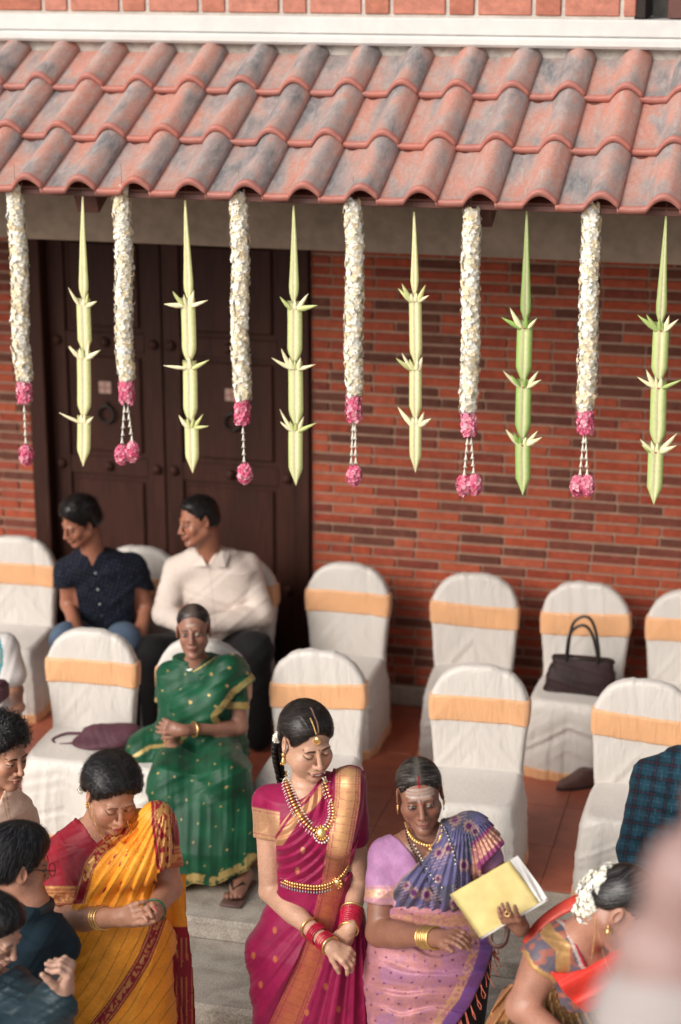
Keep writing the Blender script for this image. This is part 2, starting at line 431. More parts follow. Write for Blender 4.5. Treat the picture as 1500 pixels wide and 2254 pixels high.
# ---------------------------------------------------------------- people: shared builders
class HeadF:
    """a head frame: o centre between the ears, face towards local -y"""
    def __init__(s, u, v, y, yaw, p, r, sc=1.0): s.o = at(u, v, y); s.R = rotd(yaw, p, r); s.s = sc
    def w(s, x, y, z): return s.o+s.R@(V(x, y, z)*s.s)
    def q(s, P): return ((P-s.o)@s.R)/s.s
def head_prims(H, jaw=1.0, male=False, nose=1.0, neck=None, neck_r=.052, cheek=1.0, smile=0, old=0, full=0.0, chin=1.0):
    s = H.s; w = H.w; R = H.R; e = lambda c, r, k=.02, op='u', RR=None: ell(w(*c), V(*r)*s, R if RR is None else R@RR, k*s, op)
    c = lambda a, b, ra, rb, k=.02, op='u': cone(w(*a), w(*b), ra*s, rb*s, k*s, op)
    L = [e((0, .014, .036), (.073, .092, .082), .01), e((0, -.026, -.034), (.058*jaw, .058, .078), .03)]
    for x in (-1, 1):
        L += [c((x*.048*jaw, .004, -.055), (x*.012*jaw, -.066, -.103*chin), .020, .014, .03),
              e((x*.037, -.060, -.028), (.022*cheek, .018, .022), .022),
              e((x*.026, -.077, .020), (.022, .009, .008), .016)]
    if full:
        for x in (-1, 1): L.append(e((x*.036, -.048, -.052), (.024*full, .026*full, .032), .03))
    L += [e((0, -.078, -.104*chin), (.017*(1.3 if male else 1), .013, .013), .018)]
    for x in (-1, 1):
        L += [e((x*.031, -.1025, .001), (.0175, .019, .0120), .016, 's'), e((x*.0305, -.0715, -.0005), (.0150, .0165, .0135), .005)]
    L += [c((0, -.084, .014), (0, -.1045, -.028), .0068*nose, .0088*nose, .010), e((0, -.107, -.034), (.0105*nose, .0105*nose, .0088), .006)]
    for x in (-1, 1): L += [e((x*.0125*nose, -.0955, -.0375), (.0075*nose, .0100, .0068), .005)]
    for x in (-1, 1): L += [e((x*.0065, -.1035, -.0455), (.0032, .0045, .003), .002, 's')]
    L += [e((0, -.0835, -.060), (.027, .014, .017), .012),
          e((0, -.0965, -.0630), (.021+.007*smile, .0075, .0052), .004), e((0, -.0945, -.0735), (.0175+.007*smile, .0080, .0064), .004),
          e((0, -.105, -.0680), (.0245+.008*smile, .012, .0012+.0022*smile), .002, 's')]
    if old:
        for x in (-1, 1): L += [c((x*.020, -.098, -.040), (x*.033, -.085, -.072), .0035, .0025, .006, 's')]
    for x in (-1, 1):
        RR = rotd(x*18, -8, 0)
        L += [e((x*.0775, .012, -.004), (.0075, .0185, .031), .005, 'u', RR), e((x*.0835, .006, .000), (.0055, .0095, .018), .004, 's', RR)]
    if neck is not None:
        L += [cone(w(0, .030, -.060), neck, neck_r*s, neck_r*1.08*s, .03*s)]
    return L
def limb(a, b, ra, rb, k=.02, bulge=0.0, at_=.35):
    a = np.array(a); b = np.array(b); L = [cone(a, b, ra, rb, k)]
    if bulge:
        d = b-a; l = np.linalg.norm(d); z = d/l; x = np.cross(z, [0.3, 1, 0]); x /= np.linalg.norm(x); y = np.cross(z, x)
        L.append(ell(a+d*at_, (max(ra, rb)+bulge, max(ra, rb)+bulge, l*.36), np.stack([x, y, z], 1), k))
    return L
def unit(v): v = np.array(v, float); return v/(np.linalg.norm(v)+1e-12)
def hand_prims(w, d, n, side=1, s=1.0, curl=(25, 30, 35, 40), thumb=(.6, .55, .35), k=.005, fan=6, thumb_curl=20):
    """w wrist, d towards the knuckles, n the way the palm faces, side=+1 puts the thumb on cross(d, n)"""
    d = unit(d); n = unit(np.array(n)-d*(np.array(n)@d)); l = np.cross(d, n)*side; L = []
    L.append(cone(w-d*.02*s, w+d*.03*s, .0225*s, .024*s, .02*s))
    for i in range(4):
        kn = w+d*(.086-.004*abs(i-1.2))*s+l*(1.5-i)*.0192*s
        L.append(cone(w+d*.02*s+l*(1.5-i)*.010*s, kn, .0155*s, .0118*s, .012*s))
        fl = (.070, .078, .072, .057)[i]*s; a = radians((1.5-i)*fan); dd = d*cos(a)+l*sin(a); p = kn; c = curl[i] if hasattr(curl, '__len__') else curl
        for j, (q, r0, r1) in enumerate(((.44, .0100, .0088), (.31, .0088, .0080), (.25, .0080, .0066))):
            th = radians(c*(.8, 1.1, .8)[j]); dd = dd*cos(th)+n*sin(th) if j == 0 else unit(dd*cos(th)+np.cross(np.cross(dd, n), dd)*sin(th)*1.0)
            dd = unit(dd); p2 = p+dd*fl*q; L.append(cone(p, p2, r0*s, r1*s, k if j else .008)); p = p2
            n2 = np.cross(np.cross(dd, n), dd)
    b = w+d*.018*s+l*.018*s; td = unit(d*thumb[0]+l*thumb[1]+n*thumb[2]); b2 = b+td*.040*s
    L.append(cone(b, b2, .0165*s, .0125*s, .012*s)); td2 = unit(td+d*.5*sin(radians(thumb_curl))*2+n*.2-l*.3*sin(radians(thumb_curl)))
    b3 = b2+td2*.033*s; L.append(cone(b2, b3, .0120*s, .0105*s, .004)); L.append(cone(b3, b3+unit(td2+n*.15)*.024*s, .0105*s, .008*s, .004))
    return L
def torso_px(rows, yaw, k=.03, n=2.15, fold=None):
    """rows (u, v, y, half width in px, depth radius)"""
    R = rotd(yaw); o = at(*rows[0][:3]); out = []
    for (u, v, y, hw, ry) in rows:
        c = at(u, v, y); q = R.T@(c-o); zc = (c-_C)@_fw; out.append((q[2], q[0], q[1], hw*zc/F_PX, ry))
    return loft(o, R, out, k, n, fold=fold)
def pxm(P): return F_PX/((np.asarray(P)-_C)@_fw)
def bbox(prims, pad=.02):
    return np.min([p.lo for p in prims if p.op == 'u'], 0)-pad, np.max([p.hi for p in prims if p.op == 'u'], 0)+pad
def skin_paint(Vv, H, base, lips=None, eye=dict(), brow=1.0, bindi=None, extra=None, beard=None, teeth=False, blush=.5, tip=None):
    """skin colour with the face drawn on it in head coordinates, eye glint and dark nostrils painted in"""
    base = np.array(base); q = H.q(Vv); x, y, z = q.T; ax = np.abs(x)
    n1 = noise(*Vv.T, 28)-.5; n2 = noise(*Vv.T, 90)-.5
    C = base[None]*(1+.22*n1[:, None]+.10*n2[:, None]); fr = (y < -.045) & (np.abs(z) < .13) & (ax < .075)
    if not fr.any(): return C
    def put(mask, col, a=1.0):
        m = (np.clip(mask, 0, 1)*a*fr)[:, None]; C[:] = C*(1-m)+np.array(col)[None]*m
    E = lambda cx, cz, rx, rz, s=.35: 1-sstep(1-s, 1+s, np.sqrt(((ax-cx)/rx)**2+((z-cz)/rz)**2))
    Es = lambda cx, cz, rx, rz, s=.35: 1-sstep(1-s, 1+s, np.sqrt(((x-cx)/rx)**2+((z-cz)/rz)**2))
    put(E(.042, -.030, .018, .014, .6), base*V(1.12, .86, .84), blush)          # cheeks and nose painted redder, eye hollows darker and browner
    put(Es(0, -.034, .012, .012, .6), base*V(1.08, .88, .86), blush)
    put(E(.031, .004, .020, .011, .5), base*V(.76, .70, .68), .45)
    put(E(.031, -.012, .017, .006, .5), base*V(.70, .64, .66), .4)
    # brows
    bx = (ax-.011)/.038; bz = z-(.0195+.0042*np.sin(np.clip(bx, 0, 1)*2.5)-.0035*np.clip(bx-.6, 0, 1)*2); th = (.0034*(1-.6*np.clip(bx, 0, 1)))*(.75+.35*brow)
    put((1-sstep(.7, 1.3, np.abs(bz)/th))*sstep(-.05, .08, bx)*(1-sstep(.92, 1.05, bx)), (.018, .012, .010), min(1, .88*brow))
    # eyes
    op = eye.get('open', 1.0); gx = eye.get('gx', 0); gz = eye.get('gz', 0)
    ex = (ax-.031)/.0155; lens = np.clip(1-ex*ex, 0, 1); up = .0062*op*lens**.7-.0008; lo = -.0046*lens-.0006*(1-op)
    inside = sstep(0, .0012, up-z)*sstep(0, .0012, z-lo)*(np.abs(ex) < 1)
    if op > .3:
        put(inside, (.36, .31, .28)); sx = np.sign(x)
        di = np.sqrt((ax-(.031+sx*gx*.006))**2+(z-.0005-gz*.004)**2); put(inside*(1-sstep(.0050, .0066, di)), (.012, .007, .005))
        put(inside*(1-sstep(.0008, .0016, np.sqrt((ax-.0295-sx*gx*.006)**2+(z-.003)**2))), (.8, .8, .8), .7)  # white catchlight painted into the eye colour
    uu = up if op > .3 else lo+.0010
    lw = 1.0 if op > .3 else 1.5
    put((1-sstep(.0009*lw, .0024*lw, np.abs(z-uu-.0006)))*(1-sstep(.95, 1.18, np.abs(ex))), (.008, .006, .006), .95)
    if op > .3: put((1-sstep(.0004, .0014, np.abs(z-lo)))*(1-sstep(.9, 1.05, np.abs(ex))), (.02, .012, .01), .55)
    put((1-sstep(.0004, .0016, np.abs(z-.0080-.002*lens)))*(1-sstep(.5, .95, np.abs(ex))), base*.5, .35)
    # lips
    lc = lips if lips is not None else base*V(.85, .50, .50); sm = eye.get('smile', 0); w = .0255+.0085*sm; lx = np.clip(ax/w, 0, 1)
    cz = -.0680+.0055*sm*lx**2-.001*(1-sm)*lx**2; top = cz+.0086*(1-lx**2)*(1-.25*(1-sstep(0, .2, lx)))+.0006; bot = cz-(.0108+.003*sm)*(1-lx**2.4)
    put(sstep(-.0008, .0012, top-z)*sstep(-.0008, .0012, z-bot)*(1-sstep(.97, 1.05, ax/w))*(y < -.06), lc, .9)
    gap = .0042*sm*(1-lx**2)+.0006
    if teeth:
        put((1-sstep(.9, 1.2, np.abs(z-cz)/(gap+.0004)))*(ax < w), (.03, .01, .01))
        put((1-sstep(.8, 1.1, np.abs(z-cz-.0004)/(gap*.95)))*(ax < w*.80), (.86, .83, .78))
    else: put((1-sstep(.5, 1.6, np.abs(z-cz)/.0009))*(ax < w), base*.18, .85)
    put(E(.0065, -.0455, .0034, .0028, .4), base*.15, .8)  # shade inside the nostrils painted as dark colour
    if bindi: put(Es(0, bindi[0], bindi[1], bindi[1], .3), bindi[2])
    if beard:
        m = sstep(-.018, -.055, z)*(1-E(0, -.068, .028, .011, .3)); m = np.maximum(m*sstep(-.105, -.05, y+0*z)*0+m*.8, 0); put(m, base*V(.38, .38, .42), beard)
        put(Es(0, -.054, .024, .0042, .5), (.02, .016, .014), min(1, beard*1.4))
    if extra: extra(C, q, put, E, Es)
    return C
HL = {'woman': ([-.13, -.085, -.070, -.045, -.022, .018, .040, .07, .12], [.100, .080, .068, .046, .026, .022, -.030, -.060, -.070]),
      'man': ([-.13, -.085, -.070, -.045, -.026, -.014, .016, .036, .07, .12], [.098, .080, .068, .050, .020, -.012, .022, -.050, -.068, -.075])}
def hair_prims(H, style='woman', bun=None, vol=1.0, part=True, line=0.0, top=0.0, back=0.0, nz=.003, taper=.034, vee=.012, wide=0.0):
    s = H.s; w = H.w; R = H.R; e = lambda c, r, k=.02, op='u', RR=None: ell(w(*c), V(*r)*s, R if RR is None else R@RR, k*s, op)
    g = .010*vol
    L = [e((0, .016, .038+top*.4), (.074+g+wide, .093+g+back, .084+g+top*.6), .01)]
    L += [e((0, .050+back, -.010), (.064+g, .055+g, .058), .03)]
    if style == 'man': L += [e((0, -.018, .090+top), (.058, .050, .028*vol), .03)]
    if bun: L += [e(bun[0], bun[1], .015)]
    ys, zs = HL[style]; o = H.o; RT = R.T
    def cut(X, Y, Z):
        x, y, z = _mul(RT, X-np.float32(o[0]), Y-np.float32(o[1]), Z-np.float32(o[2])); x = x/s; y = y/s; z = z/s
        zl = np.interp(y, ys, zs).astype(np.float32)+line+.002-vee*(np.minimum(np.abs(x)/.055, 1.3)**1.3)*(y < -.03); n = noise(x, y, z, 120)-.5
        return (zl-z+n*nz*2)*.75*s
    c = w(0, 0, 0); L.append(Prim(cut, c-.2, c+.2, taper, 'i'))
    return L
def strands(name, P, H, hp, n, L, width, flow, cols, parent, lift=.0012, steps=7, wild=.15, seed=1, mat='hair', kind='stuff', curl=0.0, rise=0.0):
    """ribbons of hair that follow the surface of the hair solid"""
    rng = np.random.default_rng(seed); p = P[rng.integers(0, len(P), n)].copy(); nn = surf_normal(p, hp); pts = []; ws = []
    jit = rng.normal(size=(n, 3))*wild; rv = rng.uniform(.2, 1.6, (n, 1)); ph = rng.uniform(0, 6.28, n)
    for k in range(steps+1):
        pts.append(p+nn*(lift+rise*(k/steps)**1.3*rv))
        d = flow(H.q(p))@H.R.T+jit
        if curl: b = np.cross(nn, d); d = d+b*(curl*np.sin(ph+k*1.3))[:, None]
        d = d-nn*(d*nn).sum(1)[:, None]; d /= np.linalg.norm(d, axis=1)[:, None]+1e-9
        p = p+d*(L/steps); sd = field_at(p, hp); nn = surf_normal(p, hp); p = p-nn*np.clip(sd, -.01, .01)[:, None]
        ws.append(np.cross(d, nn))
    pts = np.array(pts); ws = np.array(ws); m = steps+1; tap = np.sin(np.linspace(.25, pi-.15, m))[:, None, None]*width*.5
    A = pts-ws*tap; B = pts+ws*tap; Vv = np.stack([A, B], 2)             # m, n, 2, 3
    idx = np.arange(m*n*2).reshape(m, n, 2); F = np.stack([idx[:-1, :, 0], idx[:-1, :, 1], idx[1:, :, 1], idx[1:, :, 0]], -1).reshape(-1, 4)
    cl = np.array(cols)[rng.integers(0, len(cols), n)]; C = np.broadcast_to(cl[None, :, None, :], (m, n, 2, 3)).reshape(-1, 3)
    o = mesh(name, Vv.reshape(-1, 3), F, M[mat], parent, True, C, origin=parent_loc(parent)); o['kind'] = kind; return o
def flow_back(q, bun=(0, .12, .0)):
    b = np.array(bun); d = b-q; side = np.sign(q[:, 0])*sstep(.09, .05, np.abs(q[:, 0]))*sstep(.06, .10, q[:, 2]); d = d/np.linalg.norm(d, axis=1)[:, None]
    d[:, 0] += side*.9; return d
def ridge(t): t = t-np.floor(t); return sstep(0, .22, t)*(1-sstep(.22, 1.0, t))
def fold1(t, seed=0):
    n = noise(t, seed+.5, .5); m = noise(t*2.3, seed+7.5, .5); return (1-np.abs(2*n-1))**1.7*.95+(1-np.abs(2*m-1))**1.5*.5-.55
def beads(name, P, r, mat, parent, n=6, m=4, flat=None):
    b = MB()
    for i, p in enumerate(P): b.ball(p, r if np.ndim(r) == 0 else r[i], n, m)
    return b.build(name, M[mat], parent)
def resample(P, step):
    P = np.asarray(P); d = np.r_[0, np.cumsum(np.linalg.norm(np.diff(P, axis=0), axis=1))]; t = np.arange(0, d[-1], step)
    return np.stack([np.interp(t, d, P[:, i]) for i in range(3)], 1)
def bangle(name, c, ax, R, r, mat, parent, n=28, knob=0.0, flat=1.0, mb=None):
    ax = unit(ax); a = unit(np.cross(ax, [.3, .2, 1])); b = np.cross(ax, a); th = np.linspace(0, 2*pi, n, endpoint=False)
    P = np.array(c)+R*(np.cos(th)[:, None]*a+np.sin(th)[:, None]*b); k = mb or MB()
    k.tube(P, r*(1+knob*(np.arange(n) % 2)), 6, closed=True)
    return k if mb is not None else k.build(name, M[mat], parent)
def cloth(name, prims, lo, hi, h, mat, parent, infl, disp=None, mask=None, paint=None, fine=(), mk=.004, zari=None, post=None, under=None):
    """a garment: inflated solid, folds, trimmed by a measured outline"""
    def pf(X, Y, Z, D):
        need = np.abs(D) < .03
        ii = np.nonzero(need)
        if len(ii[0]):
            x = np.broadcast_to(X, D.shape)[ii]; y = np.broadcast_to(Y, D.shape)[ii]; z = np.broadcast_to(Z, D.shape)[ii]; u, v = to_uv(x, y, z); d = D[ii]
            if disp is not None: d = d-disp(u, v, x, y, z)
            if mask is not None:
                m = mask(u, v, x, y, z) if callable(mask) else polysd(u, v, mask)
                d = smax(d, m/590.0, mk)
            D[ii] = d
        if mask is not None:
            jj = np.nonzero((D <= -.03))
            if len(jj[0]):
                x = np.broadcast_to(X, D.shape)[jj]; y = np.broadcast_to(Y, D.shape)[jj]; z = np.broadcast_to(Z, D.shape)[jj]; u, v = to_uv(x, y, z)
                m = mask(u, v, x, y, z) if callable(mask) else polysd(u, v, mask); D[jj] = np.maximum(D[jj], m/590.0)
        if post is not None: D = post(X, Y, Z, D)
        return D
    P, F = solid(prims, lo, hi, h, fine, infl, pf); u, v = to_uv(P[:, 0], P[:, 1], P[:, 2]); C = None; ex = None
    if paint is not None:
        r = paint(u, v, P)
        if isinstance(r, tuple): C, ex = r[0], {'zari': r[1]}
        else: C = r; ex = {'zari': np.zeros(len(P))}
    return mesh(name, P, F, M[mat] if isinstance(mat, str) else mat, parent, True, C, ex)
def bangles(n, mat, parent, e, w, ts, R0, R1, r, knob=.1):
    ax = w-e
    for t in ts: bangle(n, e+ax*t, ax, R0+(R1-R0)*t, r, mat, parent, knob=knob)
def nrm(a): return (a-a.min())/(a.max()-a.min()+1e-9)
M['greybead'] = simple('grey_beads', (.30, .34, .33), rough=.3, nscale=200, var=.2, bmp=0)
M['jasmine'] = painted('jasmine', rough=.7, spec=.2, nscale=200, var=.1, zari=False, sss=.0, bmp=0)
def petals_mesh(centres, normals, n, r, rng, cols, layers=2, cup=.5, wid=.32):
    """small flowers: n petals each; returns verts, faces, colours"""
    Vs = []; Fs = []; Cs = []; k0 = 0
    for c, nn in zip(centres, normals):
        nn = unit(nn); a = unit(np.cross(nn, [.31, .2, .93])); b = np.cross(nn, a); base = cols[rng.integers(len(cols))]; ph = rng.uniform(0, 6)
        for l in range(layers):
            for k in range(n):
                th = ph+2*pi*(k+.5*l)/n+rng.normal()*.12; d = a*cos(th)+b*sin(th); t = np.cross(nn, d); up = cup*(.4+.8*l); rr = r*(1-.28*l)*rng.uniform(.8, 1.12)
                p1 = c+d*rr*.45+nn*rr*.45*up; p2 = c+d*rr*.95+nn*rr*(.95*up*rng.uniform(.6, 1.2))
                Vs += [c+nn*.001*l, p1-t*rr*wid, p1+t*rr*wid, p2+t*rr*wid*.35, p2-t*rr*wid*.35]; Fs += [(k0, k0+1, k0+2), (k0+1, k0+4, k0+3, k0+2)]
                cc = np.array(base)*rng.uniform(.85, 1.1); Cs += [cc*V(.95, .90, .74), cc, cc, cc, cc]; k0 += 5
    return np.array(Vs), Fs, np.array(Cs)
def jasmine(name, parent, path, n, rad, seed, fr=.009, col=((.82, .80, .72), (.78, .74, .62), (.85, .84, .78))):
    rng = np.random.default_rng(seed); path = np.array(path); idx = rng.uniform(0, len(path)-1.001, n); i = idx.astype(int); t = (idx-i)[:, None]
    c = path[i]*(1-t)+path[i+1]*t; d = rng.normal(size=(n, 3)); d /= np.linalg.norm(d, axis=1)[:, None]; c = c+d*rad*rng.uniform(.6, 1, (n, 1))
    v, f, cc = petals_mesh(c, d, 5, fr, rng, col, 1, .6, .38); o = mesh(name, v, f, M['jasmine'], parent, True, cc, origin=parent_loc(parent)); o['kind'] = 'stuff'; return o
# ---------------------------------------------------------------- setting
WALL_Y = 10.14; UP_Y = 9.05; EAVE_Y = 7.9
def brick_mat(name, cols, rough=.85):
    m, t, b = new_mat(name); oi = N(t, 'ShaderNodeObjectInfo'); at_ = N(t, 'ShaderNodeAttribute', attribute_name='rnd')
    ad = N(t, 'ShaderNodeMath', operation='ADD'); t.links.new(oi.outputs['Random'], ad.inputs[0]); t.links.new(at_.outputs['Fac'], ad.inputs[1])
    fr = N(t, 'ShaderNodeMath', operation='FRACT'); t.links.new(ad.outputs[0], fr.inputs[0])
    r = ramp(t, [((i+.001)/len(cols), c) for i, c in enumerate(cols)], 'CONSTANT'); t.links.new(fr.outputs[0], r.inputs[0])
    c = coord(t, world=True); n = N(t, 'ShaderNodeTexNoise', i_Scale=26, i_Detail=7, i_Roughness=.7); t.links.new(c, n.inputs['Vector'])
    n2 = N(t, 'ShaderNodeTexNoise', i_Scale=5, i_Detail=4); t.links.new(c, n2.inputs['Vector'])
    r2 = ramp(t, [(.3, (.62, .60, .60)), (.7, (1.35, 1.3, 1.25))]); t.links.new(n.outputs[0], r2.inputs[0])
    mx = N(t, 'ShaderNodeMix', data_type='RGBA', blend_type='MULTIPLY'); mx.inputs[0].default_value = .75; t.links.new(r.outputs[0], mx.inputs[6]); t.links.new(r2.outputs[0], mx.inputs[7])
    r3 = ramp(t, [(.62, (0, 0, 0)), (.75, (1, 1, 1))]); t.links.new(n.outputs[0], r3.inputs[0])
    m2 = N(t, 'ShaderNodeMix', data_type='RGBA'); m2.inputs[7].default_value = (.42, .34, .29, 1)
    ml = N(t, 'ShaderNodeMath', operation='MULTIPLY'); ml.inputs[1].default_value = .15; t.links.new(r3.outputs[0], ml.inputs[0]); t.links.new(ml.outputs[0], m2.inputs[0])
    t.links.new(mx.outputs[2], m2.inputs[6]); t.links.new(m2.outputs[2], b.inputs['Base Color']); b.inputs['Roughness'].default_value = rough
    b.inputs['Specular IOR Level'].default_value = .25; bump(t, b, n.outputs[0], .5, .004); return m
M['brick'] = brick_mat('red_brick', [(.36, .070, .034), (.29, .056, .030), (.12, .043, .03), (.38, .088, .044), (.20, .048, .032), (.32, .068, .036), (.14, .05, .034), (.36, .078, .040), (.29, .066, .04), (.38, .092, .05), (.17, .052, .036), (.36, .078, .04)])
M['bigbrick'] = brick_mat('upper_brick', [(.40, .155, .105), (.44, .18, .13), (.38, .14, .095), (.45, .19, .14)])
M['mortar'] = simple('mortar', (.36, .215, .15), rough=.95, nscale=60, var=.25, bmp=.5, bdist=.003)
M['mortar_pale'] = simple('mortar_pale', (.48, .43, .38), rough=.95, nscale=60, var=.2, bmp=.5, bdist=.003)
M['concrete'] = simple('concrete_beam', (.30, .225, .17), rough=.9, nscale=18, var=.22, bmp=.3, bdist=.003)
M['render'] = simple('old_render', (.40, .37, .33), rough=.95, nscale=30, var=.32, bmp=.8, bdist=.008)
M['whitepaint'] = simple('white_paint', (.60, .58, .555), rough=.6, nscale=14, var=.07, bmp=.25, bdist=.004)
M['granite'] = simple('granite', (.40, .365, .32), rough=.85, nscale=110, var=.42, bmp=.45, bdist=.003)
m, t, b = new_mat('granite'); c = coord(t, world=True); c2 = coord(t, (1.0, 1.35, 1.35), world=True)
n1 = N(t, 'ShaderNodeTexNoise', i_Scale=140, i_Detail=4); n2 = N(t, 'ShaderNodeTexNoise', i_Scale=5.0, i_Detail=8, i_Roughness=.62, i_Distortion=.3); n3 = N(t, 'ShaderNodeTexNoise', i_Scale=1.3, i_Detail=3)
t.links.new(c, n1.inputs['Vector']); t.links.new(c2, n2.inputs['Vector']); t.links.new(c, n3.inputs['Vector'])
r1 = ramp(t, [(.36, (.29, .25, .205)), (.50, (.41, .36, .305)), (.64, (.50, .445, .385))]); t.links.new(n2.outputs[0], r1.inputs[0]); r2 = ramp(t, [(.35, (.62, .62, .62)), (.65, (1.3, 1.3, 1.3))]); t.links.new(n1.outputs[0], r2.inputs[0])
mx = N(t, 'ShaderNodeMix', data_type='RGBA', blend_type='MULTIPLY'); mx.inputs[0].default_value = .8; t.links.new(r1.outputs[0], mx.inputs[6]); t.links.new(r2.outputs[0], mx.inputs[7]); t.links.new(mx.outputs[2], b.inputs['Base Color'])
b.inputs['Roughness'].default_value = .8; b.inputs['Specular IOR Level'].default_value = .3; p_ = bump(t, b, n1.outputs[0], .4, .002); bump(t, b, n2.outputs[0], .5, .012, p_); M['granite'] = m
M['redtile'] = simple('red_floor_tile', (.35, .098, .056), rough=.42, nscale=9, var=.28, bmp=.12, bdist=.003)
M['door'] = simple('dark_wood', (.042, .015, .010), rough=.6, spec=.18, nscale=9, var=.35, bmp=.3, bdist=.002, vec=(6, 6, .6))
M['iron'] = simple('dark_iron', (.022, .014, .012), rough=.45, metal=.4, nscale=60)
M['rafter'] = simple('brown_paint', (.115, .040, .030), rough=.55, nscale=30)
M['plate'] = simple('pale_plate', (.42, .27, .22), rough=.7, nscale=60)
M['platemark'] = simple('plate_print', (.22, .08, .06), rough=.7, nscale=60)
M['lampwhite'] = simple('cream_shade', (.68, .58, .48), rough=.5, nscale=30)
def st(o, kind='structure'): o['kind'] = kind; return o
# ground, steps, floor
b = MB(); b.box((-40, -30, -.5), (40, 6.90, -.2)); b.box((-40, 6.90, -.5), (40, 12, -.21)); st(b.build('ground', M['granite'], smooth=False))
def slabs(name, y0, y1, z0, z1, xs, mat, label):
    root = empty(name, (xs[0], y0, z0)); root['kind'] = 'structure'
    for a, c in zip(xs[:-1], xs[1:]):
        k = MB(); k.box((a+.002, y0, z0), (c-.002, y1, z1), .018); k.build('stone_slab', mat, root, smooth=False)
slabs('lower_step', 6.89, 7.46, -.21, -.1, [-5.2, -4.05, -2.75, -1.55, -.3, .9], M['granite'], '')
slabs('upper_step', 7.43, 8.098, -.11, 0.0, [-5.6, -4.3, -3.1, -1.98, -.72, .5], M['granite'], '')
fl = empty('floor', (-5.5, 8.1, -.1)); fl['kind'] = 'structure'
b = MB(); b.box((-6, 8.1, -.1), (3, WALL_Y+.2, -.006)); b.build('floor_bed', M['mortar'], fl, smooth=False)
base = None
for i in range(14):
    for j in range(5):
        x = -5.6+i*.45; y = 8.102+j*.45
        if base is None:
            k = MB(); k.box((0, 0, -.02), (.4465, .4465, 0), .002); base = k.build('floor_tile', M['redtile'], fl, smooth=False, origin=(0, 0, 0)); base.location = V(x, y, 0)-V(*fl.location)
        else:
            o = base.copy(); COL.objects.link(o); o.location = V(x, y, 0)-V(*fl.location)
# courtyard faces behind the viewer are left out
b = MB()
# lower brick walls
def brick_wall(label, x0, x1, z0, z1, rng, limit=300, course=.0592, L=.248, zvis=.75):
    root = empty('brick_wall', (x0, WALL_Y, 0), label, 'wall')
    k = MB(); k.box((x0, WALL_Y+.010, 0), (x1, WALL_Y+.25, z1+.5)); k.build('mortar_bed', M['mortar'], root, smooth=False)
    cache = {}; rest = []; rr = []; n = 0
    rows = int((z1-z0)/course)
    for r in range(rows-1, -1, -1):
        z = z0+r*course; x = x0-(L*.5 if r % 2 else 0)-rng.uniform(0, .02); 
        while x < x1:
            w = L*(.5 if rng.random() < .12 else 1); a = max(x, x0); c = min(x+w, x1)
            if c-a > .03:
                if n < limit and z > zvis:
                    key = round(c-a, 3)
                    if key not in cache:
                        q = MB(); q.box((0, 0, 0), (key-.013, .02, course-.0165), .0025); cache[key] = q.build('brick', M['brick'], root, smooth=False, origin=(0, 0, 0)); o = cache[key]
                    else: o = cache[key].copy(); COL.objects.link(o)
                    o.location = V(a+.0065, WALL_Y-.003+rng.uniform(-.0015, .0015), z)-V(*root.location); n += 1
                else: rest.append(((a+.0065, WALL_Y-.002, z), (c-.0065, WALL_Y+.018, z+course-.0165))); rr.append(rng.random())
            x += w
    if rest:
        q = MB(); 
        for l, h in rest: q.box(l, h, .0025)
        o = q.build('brick', M['brick'], root, smooth=False); o['kind'] = 'stuff'; a = o.data.attributes.new('rnd', 'FLOAT', 'POINT'); a.data.foreach_set('value', np.repeat(rr, 24).astype(np.float32))
    return root
rng = np.random.default_rng(3)
brick_wall('long red and dark brown brick wall right of the door, behind the chairs', -2.755, .55, .13, 3.0, rng)
brick_wall('narrow strip of red brick wall left of the dark door', -5.4, -4.45, .13, 3.0, rng, zvis=.9)
for xa, xb in ((-2.75, .6), (-5.5, -4.455)):
    k = MB(); k.box((xa, WALL_Y-.02, 0), (xb, WALL_Y+.0, .118), .006); tag(k.build('skirting', M['granite'], None, smooth=False), 'grey stone skirting at the foot of the brick wall '+('right of the door' if xb > 0 else 'left of the door'), 'skirting')
